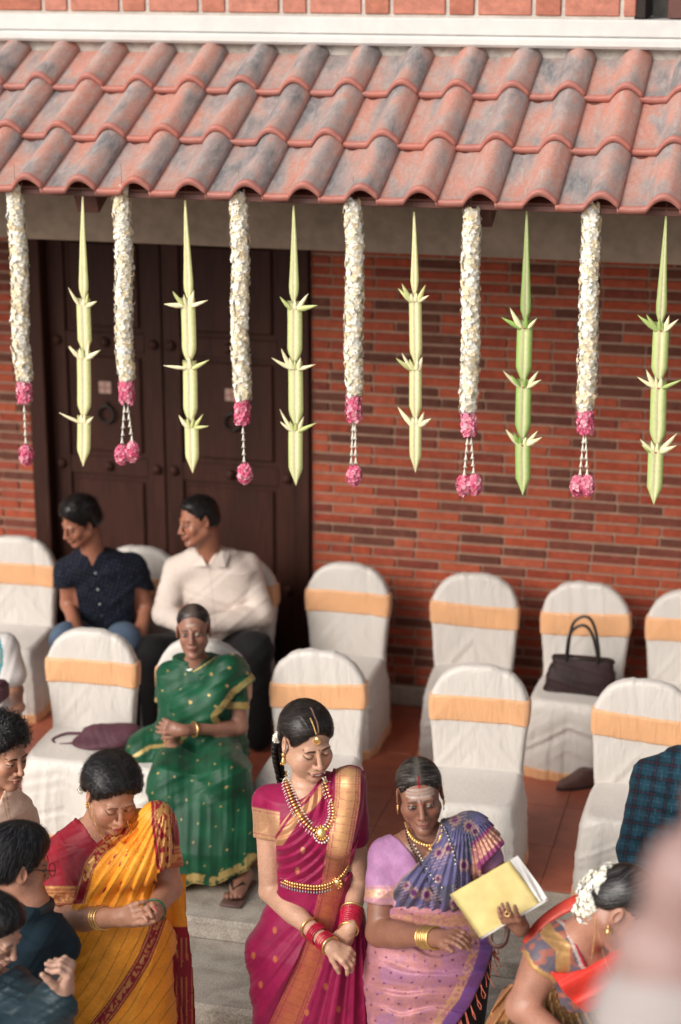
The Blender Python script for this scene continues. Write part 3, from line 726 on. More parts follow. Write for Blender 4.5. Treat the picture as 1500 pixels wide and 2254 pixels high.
# door
dr = empty('double_door', (-3.6, WALL_Y, 0), 'dark brown double door with raised panels, round studs and ring handles', 'door')
X0, X1, XM = at(65, 800, WALL_Y)[0], at(683, 800, WALL_Y)[0], at(357, 800, WALL_Y+.05)[0]
k = MB(); k.box((X0, WALL_Y-.03, 0), (X0+.10, WALL_Y+.2, 2.95), .006); k.box((X1-.10, WALL_Y-.03, 0), (X1, WALL_Y+.2, 2.95), .006); k.box((X0+.10, WALL_Y-.028, 2.72), (X1-.10, WALL_Y+.2, 2.948), .006); k.build('door_frame', M['door'], dr, smooth=False)
for (a, c, rx) in ((X0+.102, XM-.003, at(228, 915, WALL_Y)[0]), (XM+.003, X1-.102, at(507, 930, WALL_Y)[0])):
    k = MB(); yb_ = WALL_Y+.06; zz = [.02, .62, 1.30, 2.04, 2.70]; st_ = .105
    k.box((a, yb_+.02, .01), (c, yb_+.05, 2.715)); leaf = k.build('door_leaf', M['door'], dr, smooth=False)
    k = MB(); k.box((a+.001, yb_, .012), (a+st_, yb_+.0205, 2.712), .004); k.box((c-st_, yb_, .012), (c-.001, yb_+.0205, 2.712), .004)
    for z in zz: k.box((a+st_, yb_+.002, max(.014, z-.055)), (c-st_, yb_+.0203, min(2.71, z+.055)), .003)
    k.build('door_rails', M['door'], leaf, smooth=False)
    for z0_, z1_ in zip(zz[:-1], zz[1:]):
        k = MB(); k.box((a+st_+.03, yb_+.004, z0_+.085), (c-st_-.03, yb_+.0199, z1_-.085), .010); k.build('door_panel', M['door'], leaf, smooth=False)
    for z in zz[1:]:
        for x in (a+.05, (a+c)/2, c-.05):
            k = MB(); k.ball((x, yb_-.004, z), (.032, .024, .032), 12, 6); k.build('stud', M['door'], leaf)
    zr = at(228, 915, WALL_Y)[2]; th = np.linspace(0, 2*pi, 24, endpoint=False); k = MB(); k.tube(np.stack([rx+.048*np.cos(th), 0*th+yb_-.018, zr+.048*np.sin(th)], 1), .008, 6, closed=True)
    k.ball((rx, yb_-.008, zr+.052), .018, 8, 5); k.build('ring_handle', M['iron'], leaf)
    k = MB(); k.box((rx-.045, yb_-.004, zr+.12), (rx+.03, yb_-.0005, zr+.19), .001); pl = k.build('sticker', M['plate'], leaf, smooth=False)
    k = MB(); k.box((rx-.040, yb_-.0052, zr+.150), (rx+.025, yb_-.0042, zr+.158)); k.box((rx-.012, yb_-.0052, zr+.125), (rx-.004, yb_-.0042, zr+.149)); k.box((rx-.012, yb_-.0052, zr+.159), (rx-.004, yb_-.0042, zr+.185)); k.build('print', M['platemark'], pl, smooth=False)
# beam, soffit, upper wall
zb0 = at(750, 552, 9.0)[2]
k = MB(); k.box((-7, 8.98, zb0), (3, 9.22, 3.52), .008); tag(k.build('concrete_beam', M['concrete'], None, smooth=False), 'long bare concrete beam under the tiled eave, above the door and brick wall', 'beam')
k = MB(); k.box((-7, 9.222, zb0+.10), (3, WALL_Y+.3, 3.5)); st(k.build('ceiling', M['concrete'], None, smooth=False))
for u, nm in ((385, 'small cream ceiling light over the door, peeking below the beam'), (1068, 'small cream ceiling light over the brick wall, peeking below the beam'), (712, 'small cream ceiling light at the right door post, peeking below the beam')):
    p = at(u, 552+(u-750)*.034, 9.28); z = zb0-.012; r_ = empty('ceiling_light', (p[0], 9.30, z), nm, 'light', 'ceiling lights under the beam')
    k = MB(); k.ball((p[0], 9.30, z+.012), (.055, .055, .032), 14, 7); k.build('shade', M['lampwhite'], r_); k = MB(); k.tube([(p[0], 9.30, z+.03), (p[0], 9.30, zb0+.10)], .02, 8); k.build('stem', M['lampwhite'], r_)
zl0 = at(750, 98, 9.0)[2]; zl1 = at(750, 36, 9.0)[2]
uw = empty('upper_wall', (-2.3, UP_Y, zl1), 'large orange red bricks with pale joints above the white ledge', 'wall')
xe = at(1400, 40, UP_Y)[0]
k = MB(); k.box((-7, UP_Y+.006, zl0-.2), (xe-.006, UP_Y+.3, 5.2)); k.build('mortar_bed', M['mortar_pale'], uw, smooth=False)
rng = np.random.default_rng(5); x = at(8, 20, UP_Y)[0]-4*.415-.26
pat = [.268, .135]
for row in range(3):
    x = at(95, 20, UP_Y)[0]-.268-.403*5+(.2 if row % 2 else 0); i = 0
    while x < xe-.02:
        w = pat[i % 2]; i += 1; a, c = x+.009, min(x+w-.009, xe)
        if c-a > .02:
            k = MB(); k.box((a, UP_Y-.004+rng.uniform(-.002, .002), zl1+.012+row*.115), (c, UP_Y+.03, zl1+.108+row*.115), .005); k.build('brick', M['bigbrick'], uw, smooth=False)
        x += w
k = MB(); k.box((xe+.001, UP_Y-.002, zl1+.004), (xe+.045, UP_Y+.32, 5.2), .004); k.build('end_face', M['iron'], uw, smooth=False)
p = at(1470, 40, UP_Y+.02); k = MB(); k.box((p[0], UP_Y+.02, zl1+.004), (p[0]+.2, UP_Y+.3, 5.2), .004); tag(k.build('door_post', M['rafter'], None, smooth=False), 'dark brown post standing on the white ledge at the top right corner', 'post')
k = MB(); k.box((xe+.046, UP_Y+.33, zl1), (2.6, UP_Y+.5, 5.2)); tag(k.build('back_wall', M['render'], None, smooth=False), 'plain grey wall seen in the gap between brick wall end and brown post', 'wall')
k = MB(); k.box((-7, UP_Y-.075, zl0+.05), (3, UP_Y+.5, zl1), .006); k.box((-7, UP_Y-.095, zl0), (3, UP_Y+.02, zl0+.048), .012); tag(k.build('ledge', M['whitepaint'], None, smooth=False), 'white painted ledge between the upper brick wall and the tiled eave', 'ledge')
k = MB(); k.box((-7, UP_Y-.03, 3.53), (3, UP_Y+.005, zl0+.002), .006); tag(k.build('mortar_strip', M['render'], None, smooth=False), 'rough grey mortar strip with dark stains between white ledge and roof tiles', 'mortar')
# ---- tiled roof
SL = radians(26); TP = .2525; EX = .43
def tile_mesh():
    nx = 26; xs = np.linspace(0, .262, nx); th = .023
    def prof(x):
        t = np.clip((x-.120)/(.262-.120), 0, 1); h = .064*np.sin(pi*np.minimum(t*1.0, 1))**.72; h = np.where(t > .5, np.maximum(h, .027), h); h = np.where(x > .252, .027-(x-.252)*1.4, h)
        return h-.003*np.sin(np.clip(x/.1, 0, 1)*pi)
    z = prof(xs); ys = [0, .004, .022, .03, .16, .30, .46]; dz = [-.004, .001, .001, -.002, -.002, -.002, -.002]; v = []; lip = []
    for yy, d in zip(ys, dz):
        for i in range(nx): v.append((xs[i], yy, z[i]+th+d)); lip.append(1 if yy < .026 else 0)
    m = len(ys); f = []
    for j in range(m-1):
        for i in range(nx-1): a = j*nx+i; f.append((a, a+1, a+nx+1, a+nx))
    o = len(v)
    for yy in (0, .46):
        for i in range(nx): v.append((xs[i], yy, z[i]-.002)); lip.append(1)
    for i in range(nx-1): f.append((i, o+i, o+i+1, i+1)); f.append((o+i, o+nx+i, o+nx+i+1, o+i+1))
    for s in (0, nx-1):
        for j in range(m-1):
            pass
    f.append(tuple([0+j*nx for j in range(m)]+[o+nx, o])); f.append(tuple([nx-1+j*nx for j in range(m)][::-1]+[o+nx-1, o+2*nx-1]))
    return np.array(v), f, lip
m, t, bb = new_mat('roof_tile'); oi = N(t, 'ShaderNodeObjectInfo'); tc = N(t, 'ShaderNodeTexCoord'); mp = N(t, 'ShaderNodeMapping'); mp.inputs['Scale'].default_value = (1, .42, 1); t.links.new(tc.outputs['Object'], mp.inputs['Vector'])
w4 = N(t, 'ShaderNodeMath', operation='MULTIPLY'); w4.inputs[1].default_value = 37; t.links.new(oi.outputs['Random'], w4.inputs[0])
n1 = N(t, 'ShaderNodeTexNoise', noise_dimensions='4D', i_Scale=6.5, i_Detail=3, i_Roughness=.55, i_Distortion=.4); t.links.new(mp.outputs[0], n1.inputs['Vector']); t.links.new(w4.outputs[0], n1.inputs['W'])
n2 = N(t, 'ShaderNodeTexNoise', noise_dimensions='4D', i_Scale=75, i_Detail=8, i_Roughness=.72); t.links.new(tc.outputs['Object'], n2.inputs['Vector']); t.links.new(w4.outputs[0], n2.inputs['W'])
n3 = N(t, 'ShaderNodeTexNoise', noise_dimensions='4D', i_Scale=26, i_Detail=5, i_Distortion=2.2); mp3 = N(t, 'ShaderNodeMapping'); mp3.inputs['Scale'].default_value = (1, .3, 1); t.links.new(tc.outputs['Object'], mp3.inputs['Vector']); t.links.new(mp3.outputs[0], n3.inputs['Vector']); t.links.new(w4.outputs[0], n3.inputs['W'])
r1 = ramp(t, [(.36, (.52, .235, .18)), (.46, (.46, .26, .215)), (.54, (.34, .265, .25)), (.66, (.165, .162, .17))]); t.links.new(n1.outputs[0], r1.inputs[0])
r2 = ramp(t, [(.32, (.72, .72, .72)), (.62, (1.12, 1.1, 1.1)), (.80, (1.6, 1.55, 1.5))]); t.links.new(n2.outputs[0], r2.inputs[0])
mx = N(t, 'ShaderNodeMix', data_type='RGBA', blend_type='MULTIPLY'); mx.inputs[0].default_value = .8; t.links.new(r1.outputs[0], mx.inputs[6]); t.links.new(r2.outputs[0], mx.inputs[7])
r3 = ramp(t, [(.46, (0, 0, 0)), (.74, (.65, .65, .65))]); t.links.new(n3.outputs[0], r3.inputs[0])
m3 = N(t, 'ShaderNodeMix', data_type='RGBA'); m3.inputs[7].default_value = (.42, .40, .38, 1); t.links.new(r3.outputs[0], m3.inputs[0]); t.links.new(mx.outputs[2], m3.inputs[6])
al = N(t, 'ShaderNodeAttribute', attribute_name='lip'); m4 = N(t, 'ShaderNodeMix', data_type='RGBA'); m4.inputs[7].default_value = (.42, .12, .085, 1)
a5 = N(t, 'ShaderNodeMath', operation='MULTIPLY'); a5.inputs[1].default_value = .75; t.links.new(al.outputs['Fac'], a5.inputs[0]); t.links.new(a5.outputs[0], m4.inputs[0]); t.links.new(m3.outputs[2], m4.inputs[6])
t.links.new(m4.outputs[2], bb.inputs['Base Color']); bb.inputs['Roughness'].default_value = .52; bump(t, bb, n2.outputs[0], .35, .0025); M['tile'] = m
ez = at(750, 446, EAVE_Y)[2]
roof = empty('tiled_roof', (-3.5, EAVE_Y, ez), 'projecting eave of three rows of mottled red and grey clay tiles', 'roof')
tv, tf, tl = tile_mesh(); tb = mesh('roof_tile', tv, tf, M['tile'], roof, True, extra={'lip': tl}, origin=(0, 0, 0)); first = True
for p_ in tb.data.polygons:
    if len(p_.vertices) > 4: p_.use_smooth = False
x_first = at(90, 424, EAVE_Y)[0]; rng = np.random.default_rng(8)
for r in range(3):
    for i in range(-6, 19):
        x = x_first+i*TP+rng.uniform(-.002, .002)-.0; 
        if r == 2 and False: continue
        o = tb if first else tb.copy()
        if not first: COL.objects.link(o)
        first = False
        s = r*EX+rng.uniform(-.004, .004); lift = .030+r*.0
        o.rotation_euler = (SL-.062, rng.uniform(-.004, .004), rng.uniform(-.004, .004))
        o.location = V(x, EAVE_Y+s*cos(SL), ez+s*sin(SL)+.012*0)-V(*roof.location)
k = MB(); Rr = rotd(0, 26, 0)
k.box((-7, .06, -.028), (3, 1.2, -.008)); 
for i, vv in enumerate(k.v): k.v[i] = (vv@Rr.T)+V(0, EAVE_Y, ez)
k.build('roof_boarding', M['rafter'], roof, smooth=False)
k = MB(); k.box((-7, EAVE_Y+.06, ez-.018), (3, EAVE_Y+.10, ez+.008), .003); k.build('fascia', M['rafter'], roof, smooth=False)
for u in (172, 1048, -700, 1920):
    p = at(u, 440, EAVE_Y+.05); k = MB(); k.box((p[0]-.055, 0, -.12), (p[0]+.05, 1.15, -.0285), .004)
    for i, vv in enumerate(k.v): k.v[i] = ((vv-V(p[0], 0, 0))@Rr.T)+V(p[0], EAVE_Y+.12, ez)
    k.build('rafter', M['rafter'], roof, smooth=False)
# ---------------------------------------------------------------- flower strings and palm leaf hangings under the eave
M['petal'] = painted('petals', rough=.75, spec=.2, nscale=150, var=.06, zari=False, bmp=0)
M['leaf'] = painted('young_leaf', rough=.45, spec=.4, nscale=80, var=.08, zari=False, bmp=.1)
M['thread'] = simple('thread', (.25, .18, .12), rough=.8, nscale=100)
HY = 7.96
def flower_cyl(name, parent, pts, rad, n, r, cols, rng, pet=9, layers=2, cup=.5, ends=True, ball=False):
    pts = np.array(pts); d = np.r_[0, np.cumsum(np.linalg.norm(np.diff(pts, axis=0), axis=1))]; C = []; Nn = []
    for k in range(n):
        t = (k+rng.uniform(-.5, .5))/n*d[-1]; t = np.clip(t, 0, d[-1]); c = np.array([np.interp(t, d, pts[:, i]) for i in range(3)]); a = k*2.39996+rng.uniform(-.3, .3)
        e = t/d[-1]; rr = rad*(np.interp(e, [0, .06, .5, .94, 1], [.82, .95, 1, .98, .85]) if not ball else sqrt(max(.06, 1-(2*e-1)**2))**.8)*(1+.10*rng.normal())
        nn = V(cos(a), sin(a), (1-2*e)*(1.2 if ball else .12)+rng.normal()*.25); C.append(c+V(cos(a), sin(a), 0)*rr*.78); Nn.append(nn)
    v, f, cc = petals_mesh(C, Nn, pet, r, rng, cols, layers, cup, .14 if pet > 7 else .45)
    core = MB(); core.tube(pts, rad*.72, 8)
    if pet > 7:
        for q in range(0, n, 7): core.ball(C[q]+unit(Nn[q])*.0030, .0036, 5, 3); k0 = len(v); cv = np.concatenate(core.v); v = np.concatenate([v, cv]); f = f+[tuple(i+k0 for i in q) for q in core.f]; cc = np.concatenate([cc, np.tile(np.array(cols[0])*.9, (len(cv), 1))*np.where(np.arange(len(cv)) < len(core.v[0]), 1, 0)[:, None]+np.where(np.arange(len(cv)) < len(core.v[0]), 0, 1)[:, None]*V(.84, .70, .36)])
    o = mesh(name, v, f, M['petal'], parent, True, cc, origin=parent_loc(parent)); o['kind'] = 'stuff'; return o
WH = [(.96, .90, .77), (.96, .92, .82), (.93, .84, .66), (.97, .95, .90), (.92, .78, .54)]
PK = [(.78, .20, .32), (.82, .32, .42), (.72, .12, .24), (.84, .42, .50), (.80, .25, .36)]
GL = [((33, 408), (37, 520), (44, 640), (48, 760), (53, 838), 886, [((53, 889), (57, 975))], [(57, 1001)], 'first white flower garland from the left, hanging beside the brick strip with one pink tassel'),
      ((268, 410), (270, 520), (272, 640), (276, 760), (278, 836), 889, [((274, 890), (268, 975)), ((281, 890), (292, 970))], [(268, 1000), (292, 994)], 'white flower garland hanging over the left door leaf, twin pink tassels'),
      ((526, 422), (527, 540), (528, 660), (532, 780), (533, 878), 934, [((535, 936), (538, 1015))], [(539, 1042)], 'white flower garland in front of the right door leaf with one lumpy pink tassel'),
      ((778, 438), (779, 540), (780, 660), (780, 780), (779, 868), 928, [((778, 930), (773, 1020)), ((782, 930), (784, 1020))], [(780, 1046)], 'white flower garland just right of the door, pale bud strings ending in one pink tassel'),
      ((1037, 458), (1038, 560), (1037, 680), (1034, 800), (1032, 906), 958, [((1030, 960), (1022, 1045)), ((1038, 960), (1044, 1040))], [(1021, 1068), (1046, 1066)], 'white flower garland hung under the roof bracket on the right, twin pink tassels'),
      ((1300, 447), (1300, 560), (1298, 680), (1293, 800), (1289, 902), 954, [((1286, 956), (1277, 1045)), ((1290, 956), (1294, 1045))], [(1272, 1069), (1294, 1068)], 'rightmost white flower garland, against brick wall, twin pink tassels')]
rng = np.random.default_rng(21)
for g_ in GL:
    P = [at(u, v, HY) for (u, v) in g_[:5]]; root = empty('flower_garland', P[0], g_[8], 'garland', 'white flower garlands hanging from the eave')
    pts = spline(P, 24); pts[:, 0] += .004*np.sin(np.linspace(0, 9, len(pts))+rng.uniform(0, 6)); pts[:, 1] += .004*np.sin(np.linspace(0, 7, len(pts)))
    flower_cyl('white_flowers', root, pts, .045, 620, .0165, WH, rng, 12, 2, .30)
    a = at(g_[4][0], g_[4][1]+2, HY); c = at(g_[4][0]+1, g_[5]-3, HY); flower_cyl('pink_flowers', root, [a, (a+c)/2, c], .036, 110, .013, PK, rng, 6, 2, .7)
    k = MB(); k.tube([P[0]+V(0, 0, .10), P[0]], .0016, 5); k.build('thread', M['thread'], root)
    for (s0, s1) in g_[6]:
        A = at(*s0, HY); B = at(*s1, HY); n = 5; k = MB(); k.tube([A+V(0, 0, .01), B], .0018, 5)
        for i in range(n):
            p = A+(B-A)*(i+.3)/n; w = .5+.25*i
            k.tube([p, p-V(0, 0, .012), p-V(0, 0, .020), p-V(0, 0, .026)], [.0025, .0042, .0068, .003], 6)
            for th in (0, 1.57, 3.14, 4.71): d = V(cos(th+i), sin(th+i), 0); k.tube([p-V(0, 0, .018), p-V(0, 0, .027)+d*.009], [.0032, .0015], 4)
        k.build('bud_string', M['pearl'], root)
    for (u, v) in g_[7]:
        c = at(u, v, HY); flower_cyl('pink_tassel', root, [c+V(0, 0, .040), c, c-V(0, 0, .044)], .031 if len(g_[7]) == 2 else .035, 85, .0125, PK, rng, 6, 2, .7, ball=True)
LV = [((182, 432), (186, 1026), (650, 765, 910), 0, 'first palm leaf hanging from the left, cream yellow, under the roof bracket'),
      ((408, 440), (424, 1041), (650, 787, 920), 0, 'palm leaf hanging over the gap between the door leaves, with stray tips to the left'),
      ((647, 452), (652, 1068), (656, 788, 926), .25, 'palm leaf hanging beside the right door post, yellow green'),
      ((912, 466), (917, 1040), (640, 790, 915), 0, 'slim pale palm leaf hanging before the brick wall, narrowest of the row'),
      ((1160, 462), (1150, 1090), (697, 827, 957), 1, 'bright green palm leaf hanging before the brick wall, tied with red thread'),
      ((1467, 474), (1440, 1110), (702, 828, 972), .6, 'rightmost palm leaf hanging at the photo edge, yellow green with red thread')]
for li, (a_, b_, nodes, gr, lab) in enumerate(LV):
    A = at(*a_, HY); B = at(*b_, HY); root = empty('palm_leaf_hanging', A, lab, 'leaf hanging', 'folded palm leaf hangings under the eave'); ax = unit(B-A); L = np.linalg.norm(B-A); sx = unit(V(1, .0, 0)-ax*ax[0]); ny = np.cross(sx, ax); ny = ny if ny[1] < 0 else -ny
    fr = [(n-a_[1])/(b_[1]-a_[1]) for n in nodes]; cuts = [0]+fr+[1.0]
    cream = V(.78, .71, .46)*(1-.25*gr)+V(.40, .50, .16)*.25*gr; green = V(.26, .42, .10)*gr+V(.58, .60, .26)*(1-gr); k = MB(); k.tube([A+V(.002, 0, .09), A], .0009, 4); k.build('thread', M['thread'], root)
    W = .034 if li != 3 else .028
    for s in range(4):
        t0, t1 = cuts[s]*L, cuts[s+1]*L; first = s == 0; last = s == 3; w0 = .004 if first else W*.97; w1 = W*(.72 if first else (1.0 if not last else .95)); t1e = t1+(0.03 if not last else 0)
        n = 14; v = []; col = []; f = []
        for i in range(n+1):
            e = i/n; t = t0+(t1e-t0)*e; w = w0+(w1-w0)*min(1, e*1.15)
            tail = .075/(t1e-t0); 
            if e > 1-tail: w *= max(.03, (1-e)/tail)
            for q, (x, yy) in enumerate(((-1, -.002), (-.62, .006), (-.22, .010), (-.03, .003), (.03, .003), (.22, .010), (.62, .006), (1, -.002))):
                p = A+ax*t+sx*(w*x+.004*sin(li*2.1+s*1.7)*e)+ny*(yy*(w/W)+.010*(last*.4)+.003*sin(e*5+s+li)); v.append(p); ed = abs(x); cc = green*(.55+.45*ed)+cream*(1-ed)*.55 if ed > .5 else cream*(.92+.08*(q % 2))*(1-.25*gr)+green*.25*gr; cc = cc*(.86 if abs(x) < .1 else 1); col.append(np.clip(cc*(1-.25*gr*(first)), 0, 1))
            for q in range(8): v.append(v[-8]-ny*.0016*1.0 if False else v[len(v)-8]-ny*.0018); col.append(col[len(col)-8])
        m = 16
        for i in range(n):
            for q in range(7): a = i*m+q; f.append((a, a+m, a+m+1, a+1)); a += 8; f.append((a, a+1, a+m+1, a+m))
            a = i*m; f.append((a, a+8, a+m+8, a+m)); a = i*m+7; f.append((a, a+m, a+m+8, a+8))
        f.append(tuple(range(7, -1, -1))+tuple(range(8, 16))); 
        mesh('leaf_segment', v, f, M['leaf'], root, True, np.array(col), origin=parent_loc(root))
    rg = np.random.default_rng(40+li)
    for nd in fr:
        c0 = A+ax*(nd*L+.035)
        spec = [(-1, 30, .090), (-1, 50 if li != 1 else 84, .080), (1, 26, .092), (1, 48 if rg.random() < .6 else 72, .082), (-.3, 12, .05), (.35, 10, .045)]
        spec = [s_ for s_ in spec if rg.random() < .85]
        for sd, ang, ln in spec:
            an = radians(ang+rg.uniform(-14, 14)); ln *= rg.uniform(.7, 1.35); d = unit(-ax*cos(an)+sx*np.sign(sd)*sin(an)+ny*rg.uniform(.0, .35)); base = c0+sx*sd*.016+ny*.012; t = unit(np.cross(d, ny)); k = MB(); w = rg.uniform(.008, .012)
            cc = (cream*1.12 if rg.random() < .75 else green)*rg.uniform(.9, 1.1); v = []
            for e, ww, up in ((0, .8, 0), (.35, 1.0, .004), (.7, .6, .006), (1, .05, .002)):
                for x in (-1, 0, 1): v.append(base+d*ln*e+t*w*ww*x+ny*(up-(abs(x)*.003)))
                for x in (-1, 0, 1): v.append(base+d*ln*e+t*w*ww*x+ny*(up-(abs(x)*.003)-.0015))
            f = []
            for i in range(3):
                for q in (0, 1): a = i*6+q; f += [(a, a+1, a+7, a+6), (a+3, a+9, a+10, a+4)]
                a = i*6; f += [(a, a+6, a+9, a+3), (a+2, a+5, a+11, a+8)]
            k.add(v, f, np.clip(cc, 0, 1)); k.build('leaf_tip', M['leaf'], root, True, colored=True)
        if gr > .5: k = MB(); k.ball(c0+ny*.016-ax*.0, (.006, .004, .003), 6, 4); k.build('red_thread', M['redglass'], root)
# ---------------------------------------------------------------- covered chairs
def satin(name, col, rough=.42, var=.05):
    m, t, b = new_mat(name); c = coord(t); n = N(t, 'ShaderNodeTexNoise', i_Scale=4, i_Detail=4); t.links.new(c, n.inputs['Vector'])
    r = ramp(t, [(.3, tuple(x*(1-var) for x in col)), (.7, tuple(min(1, x*(1+var)) for x in col))]); t.links.new(n.outputs[0], r.inputs[0]); t.links.new(r.outputs[0], b.inputs['Base Color'])
    b.inputs['Roughness'].default_value = rough; b.inputs['Specular IOR Level'].default_value = .4; b.inputs['Sheen Weight'].default_value = .3
    n2 = N(t, 'ShaderNodeTexNoise', i_Scale=14, i_Detail=5); mp = coord(t, (2.5, 2.5, .6)); t.links.new(mp, n2.inputs['Vector']); n2.inputs['Distortion'].default_value = 1.0; n3 = N(t, 'ShaderNodeTexNoise', i_Scale=700); t.links.new(c, n3.inputs['Vector'])
    p = bump(t, b, n2.outputs[0], .5, .012); bump(t, b, n3.outputs[0], .2, .001, p); return m
M['cover'] = satin('white_satin', (.585, .54, .495)); M['sash'] = satin('orange_satin', (.68, .36, .18), .38, .12); M['chairleg'] = simple('chair_steel', (.35, .33, .3), rough=.4, metal=.8)
def back_prim(infl=0):
    hw, z0, z1, rad = .236, .30, .945, .195
    def f(X, Y, Z):
        zz = (z0+z1)/2; hz = (z1-z0)/2; w = hw-.022*sstep(.75, .40, Z); yc = .030*(Z-.45)*1.3; th = .030+.008*np.sin(np.clip((Z-.4)/.55, 0, 1)*pi)
        rr = np.where(Z > zz, rad, .02); qx = np.abs(X)-w+rr; qz = np.abs(Z-zz)-hz+rr
        d = np.sqrt(np.maximum(qx, 0)**2+np.maximum(qz, 0)**2)+np.minimum(np.maximum(qx, qz), 0)-rr
        return smax(d, np.abs(Y-yc)-th, .03)
    return Prim(f, (-.25, -.05, .3), (.25, .09, .95), .02)
def seat_prims():
    rows = [(0, 0, -.225, .238, .247), (.10, 0, -.225, .236, .245), (.28, 0, -.222, .229, .235), (.385, 0, -.220, .224, .228), (.415, 0, -.220, .216, .220), (.428, 0, -.22, .20, .205)]
    return [loft((0, 0, 0), np.eye(3), rows, .02, 7.0), ell((0, -.22, .405), (.205, .205, .035), None, .02)]
def make_chair(seed):
    """parts of one covered chair as mesh data around the origin (faces -y)"""
    root = empty('covered_chair', (0, 0, 0)); bp = [back_prim()]; sp = seat_prims()
    def dsk(X, Y, Z):
        a = np.arctan2(Y+.22, X); low = sstep(.47, .30, Z); vert = .010*fold1(a*3.2+seed, seed)+.005*fold1(a*8+seed, seed+3); sag = .006*fold1(Z*22+X*5*np.cos(seed)+np.abs(X)*9, seed+1)
        return low*(1.5*vert*(.6+.8*(1-Z/.42))+2.0*sag*sstep(.0, .2, Z))
    def dbk(X, Y, Z): return .005*fold1(X*22+Z*3+seed, seed)*(.6+sstep(.6, .95, Z))+.008*fold1(Z*11+np.abs(X)*14, seed+2)*sstep(.9, .5, Z)
    for nm, pr, dd in (('seat_cover', sp, dsk), ('backrest_cover', bp, dbk)):
        lo, hi = bbox(pr, .03); lo[2] = max(lo[2], -.02); P, F = solid(pr, lo, hi, .0095, (), 0, lambda X, Y, Z, D, dd=dd: D-np.where(np.abs(D) < .05, dd(X, Y, Z), 0)); mesh(nm, P, F, M['cover'], root, True)
    def sash(X, Y, Z, D):
        mid = .725+.012*np.sin(X*5+seed*2)+.02*X*(1 if seed % 2 else -.4); D = D-dbk(X, Y, Z); sh = np.abs(D)-.0045; return smax(D, np.abs(Z-mid)-.064, .004)
    lo, hi = bbox(bp, .03); lo[2] = .6; hi[2] = .86; P, F = solid(bp, lo, hi, .0085, (), .0075, sash); mesh('sash', P, F, M['sash'], root, True)
    def hem(X, Y, Z, D): D = D-dsk(X, Y, Z); return smax(D, Z-.05-.006*np.sin(X*20+Y*17), .003)
    lo, hi = bbox(sp, .04); hi[2] = .08; P, F = solid(sp, lo, hi, .009, (), .006, hem); mesh('hem_band', P, F, M['sash'], root, True)
    return root
protos = [make_chair(s) for s in (1, 2, 3)]
def place_chair(i, x, y, rz, label, group, s=1.0):
    src = protos[i % 3]; root = src if not src.get('used') else src.copy()
    if root is not src:
        COL.objects.link(root)
        for ch in list(src.children): c = ch.copy(); COL.objects.link(c); c.parent = root
    src['used'] = 1; root.location = (x, y, 0.0); root.rotation_euler = (0, 0, radians(rz)); tag(root, label, 'chair', group); return root
g1 = 'covered chairs in the front row'; g2 = 'covered chairs in the back row against the wall'
FR = [(207, 1393, 2, 'front row covered chair holding the flat maroon bag, left of the green sari woman'), (450, 1405, -2, 'front row covered chair on which the woman in the green sari sits'), (706, 1424, 1, 'empty front row covered chair behind the bride'), (1062, 1462, 3, 'empty front row covered chair behind the woman in lilac'), (1424, 1490, -1, 'front row covered chair on the right, beside the man in the plaid shirt')]
BK = [(40, 1170, 4, 'back row covered chair at the far left, before the brick strip'), (312, 1182, 0, 'back row covered chair under the man in the navy shirt'), (525, 1192, -6, 'back row covered chair under the man in the white shirt'), (771, 1219, 0, 'empty back row covered chair right beside the dark door'), (1051, 1241, 5, 'empty back row covered chair, second from the door, before the brick wall'), (1296, 1258, -2, 'back row covered chair with the dark handbag on its seat'), (1530, 1284, 0, 'back row covered chair cut off by the right edge')]
n_ = 0
for (u, v, rz, lab) in FR: p = at(u, v, 8.5); place_chair(n_, p[0], 8.46, rz, lab, g1); n_ += 1
for (u, v, rz, lab) in BK: p = at(u, v, 9.84); place_chair(n_+1, p[0], 9.80, rz, lab, g2); n_ += 1
for p_ in protos:
    if 'used' in p_: del p_['used']
for o_ in list(COL.objects):
    if o_.get('used'): del o_['used']
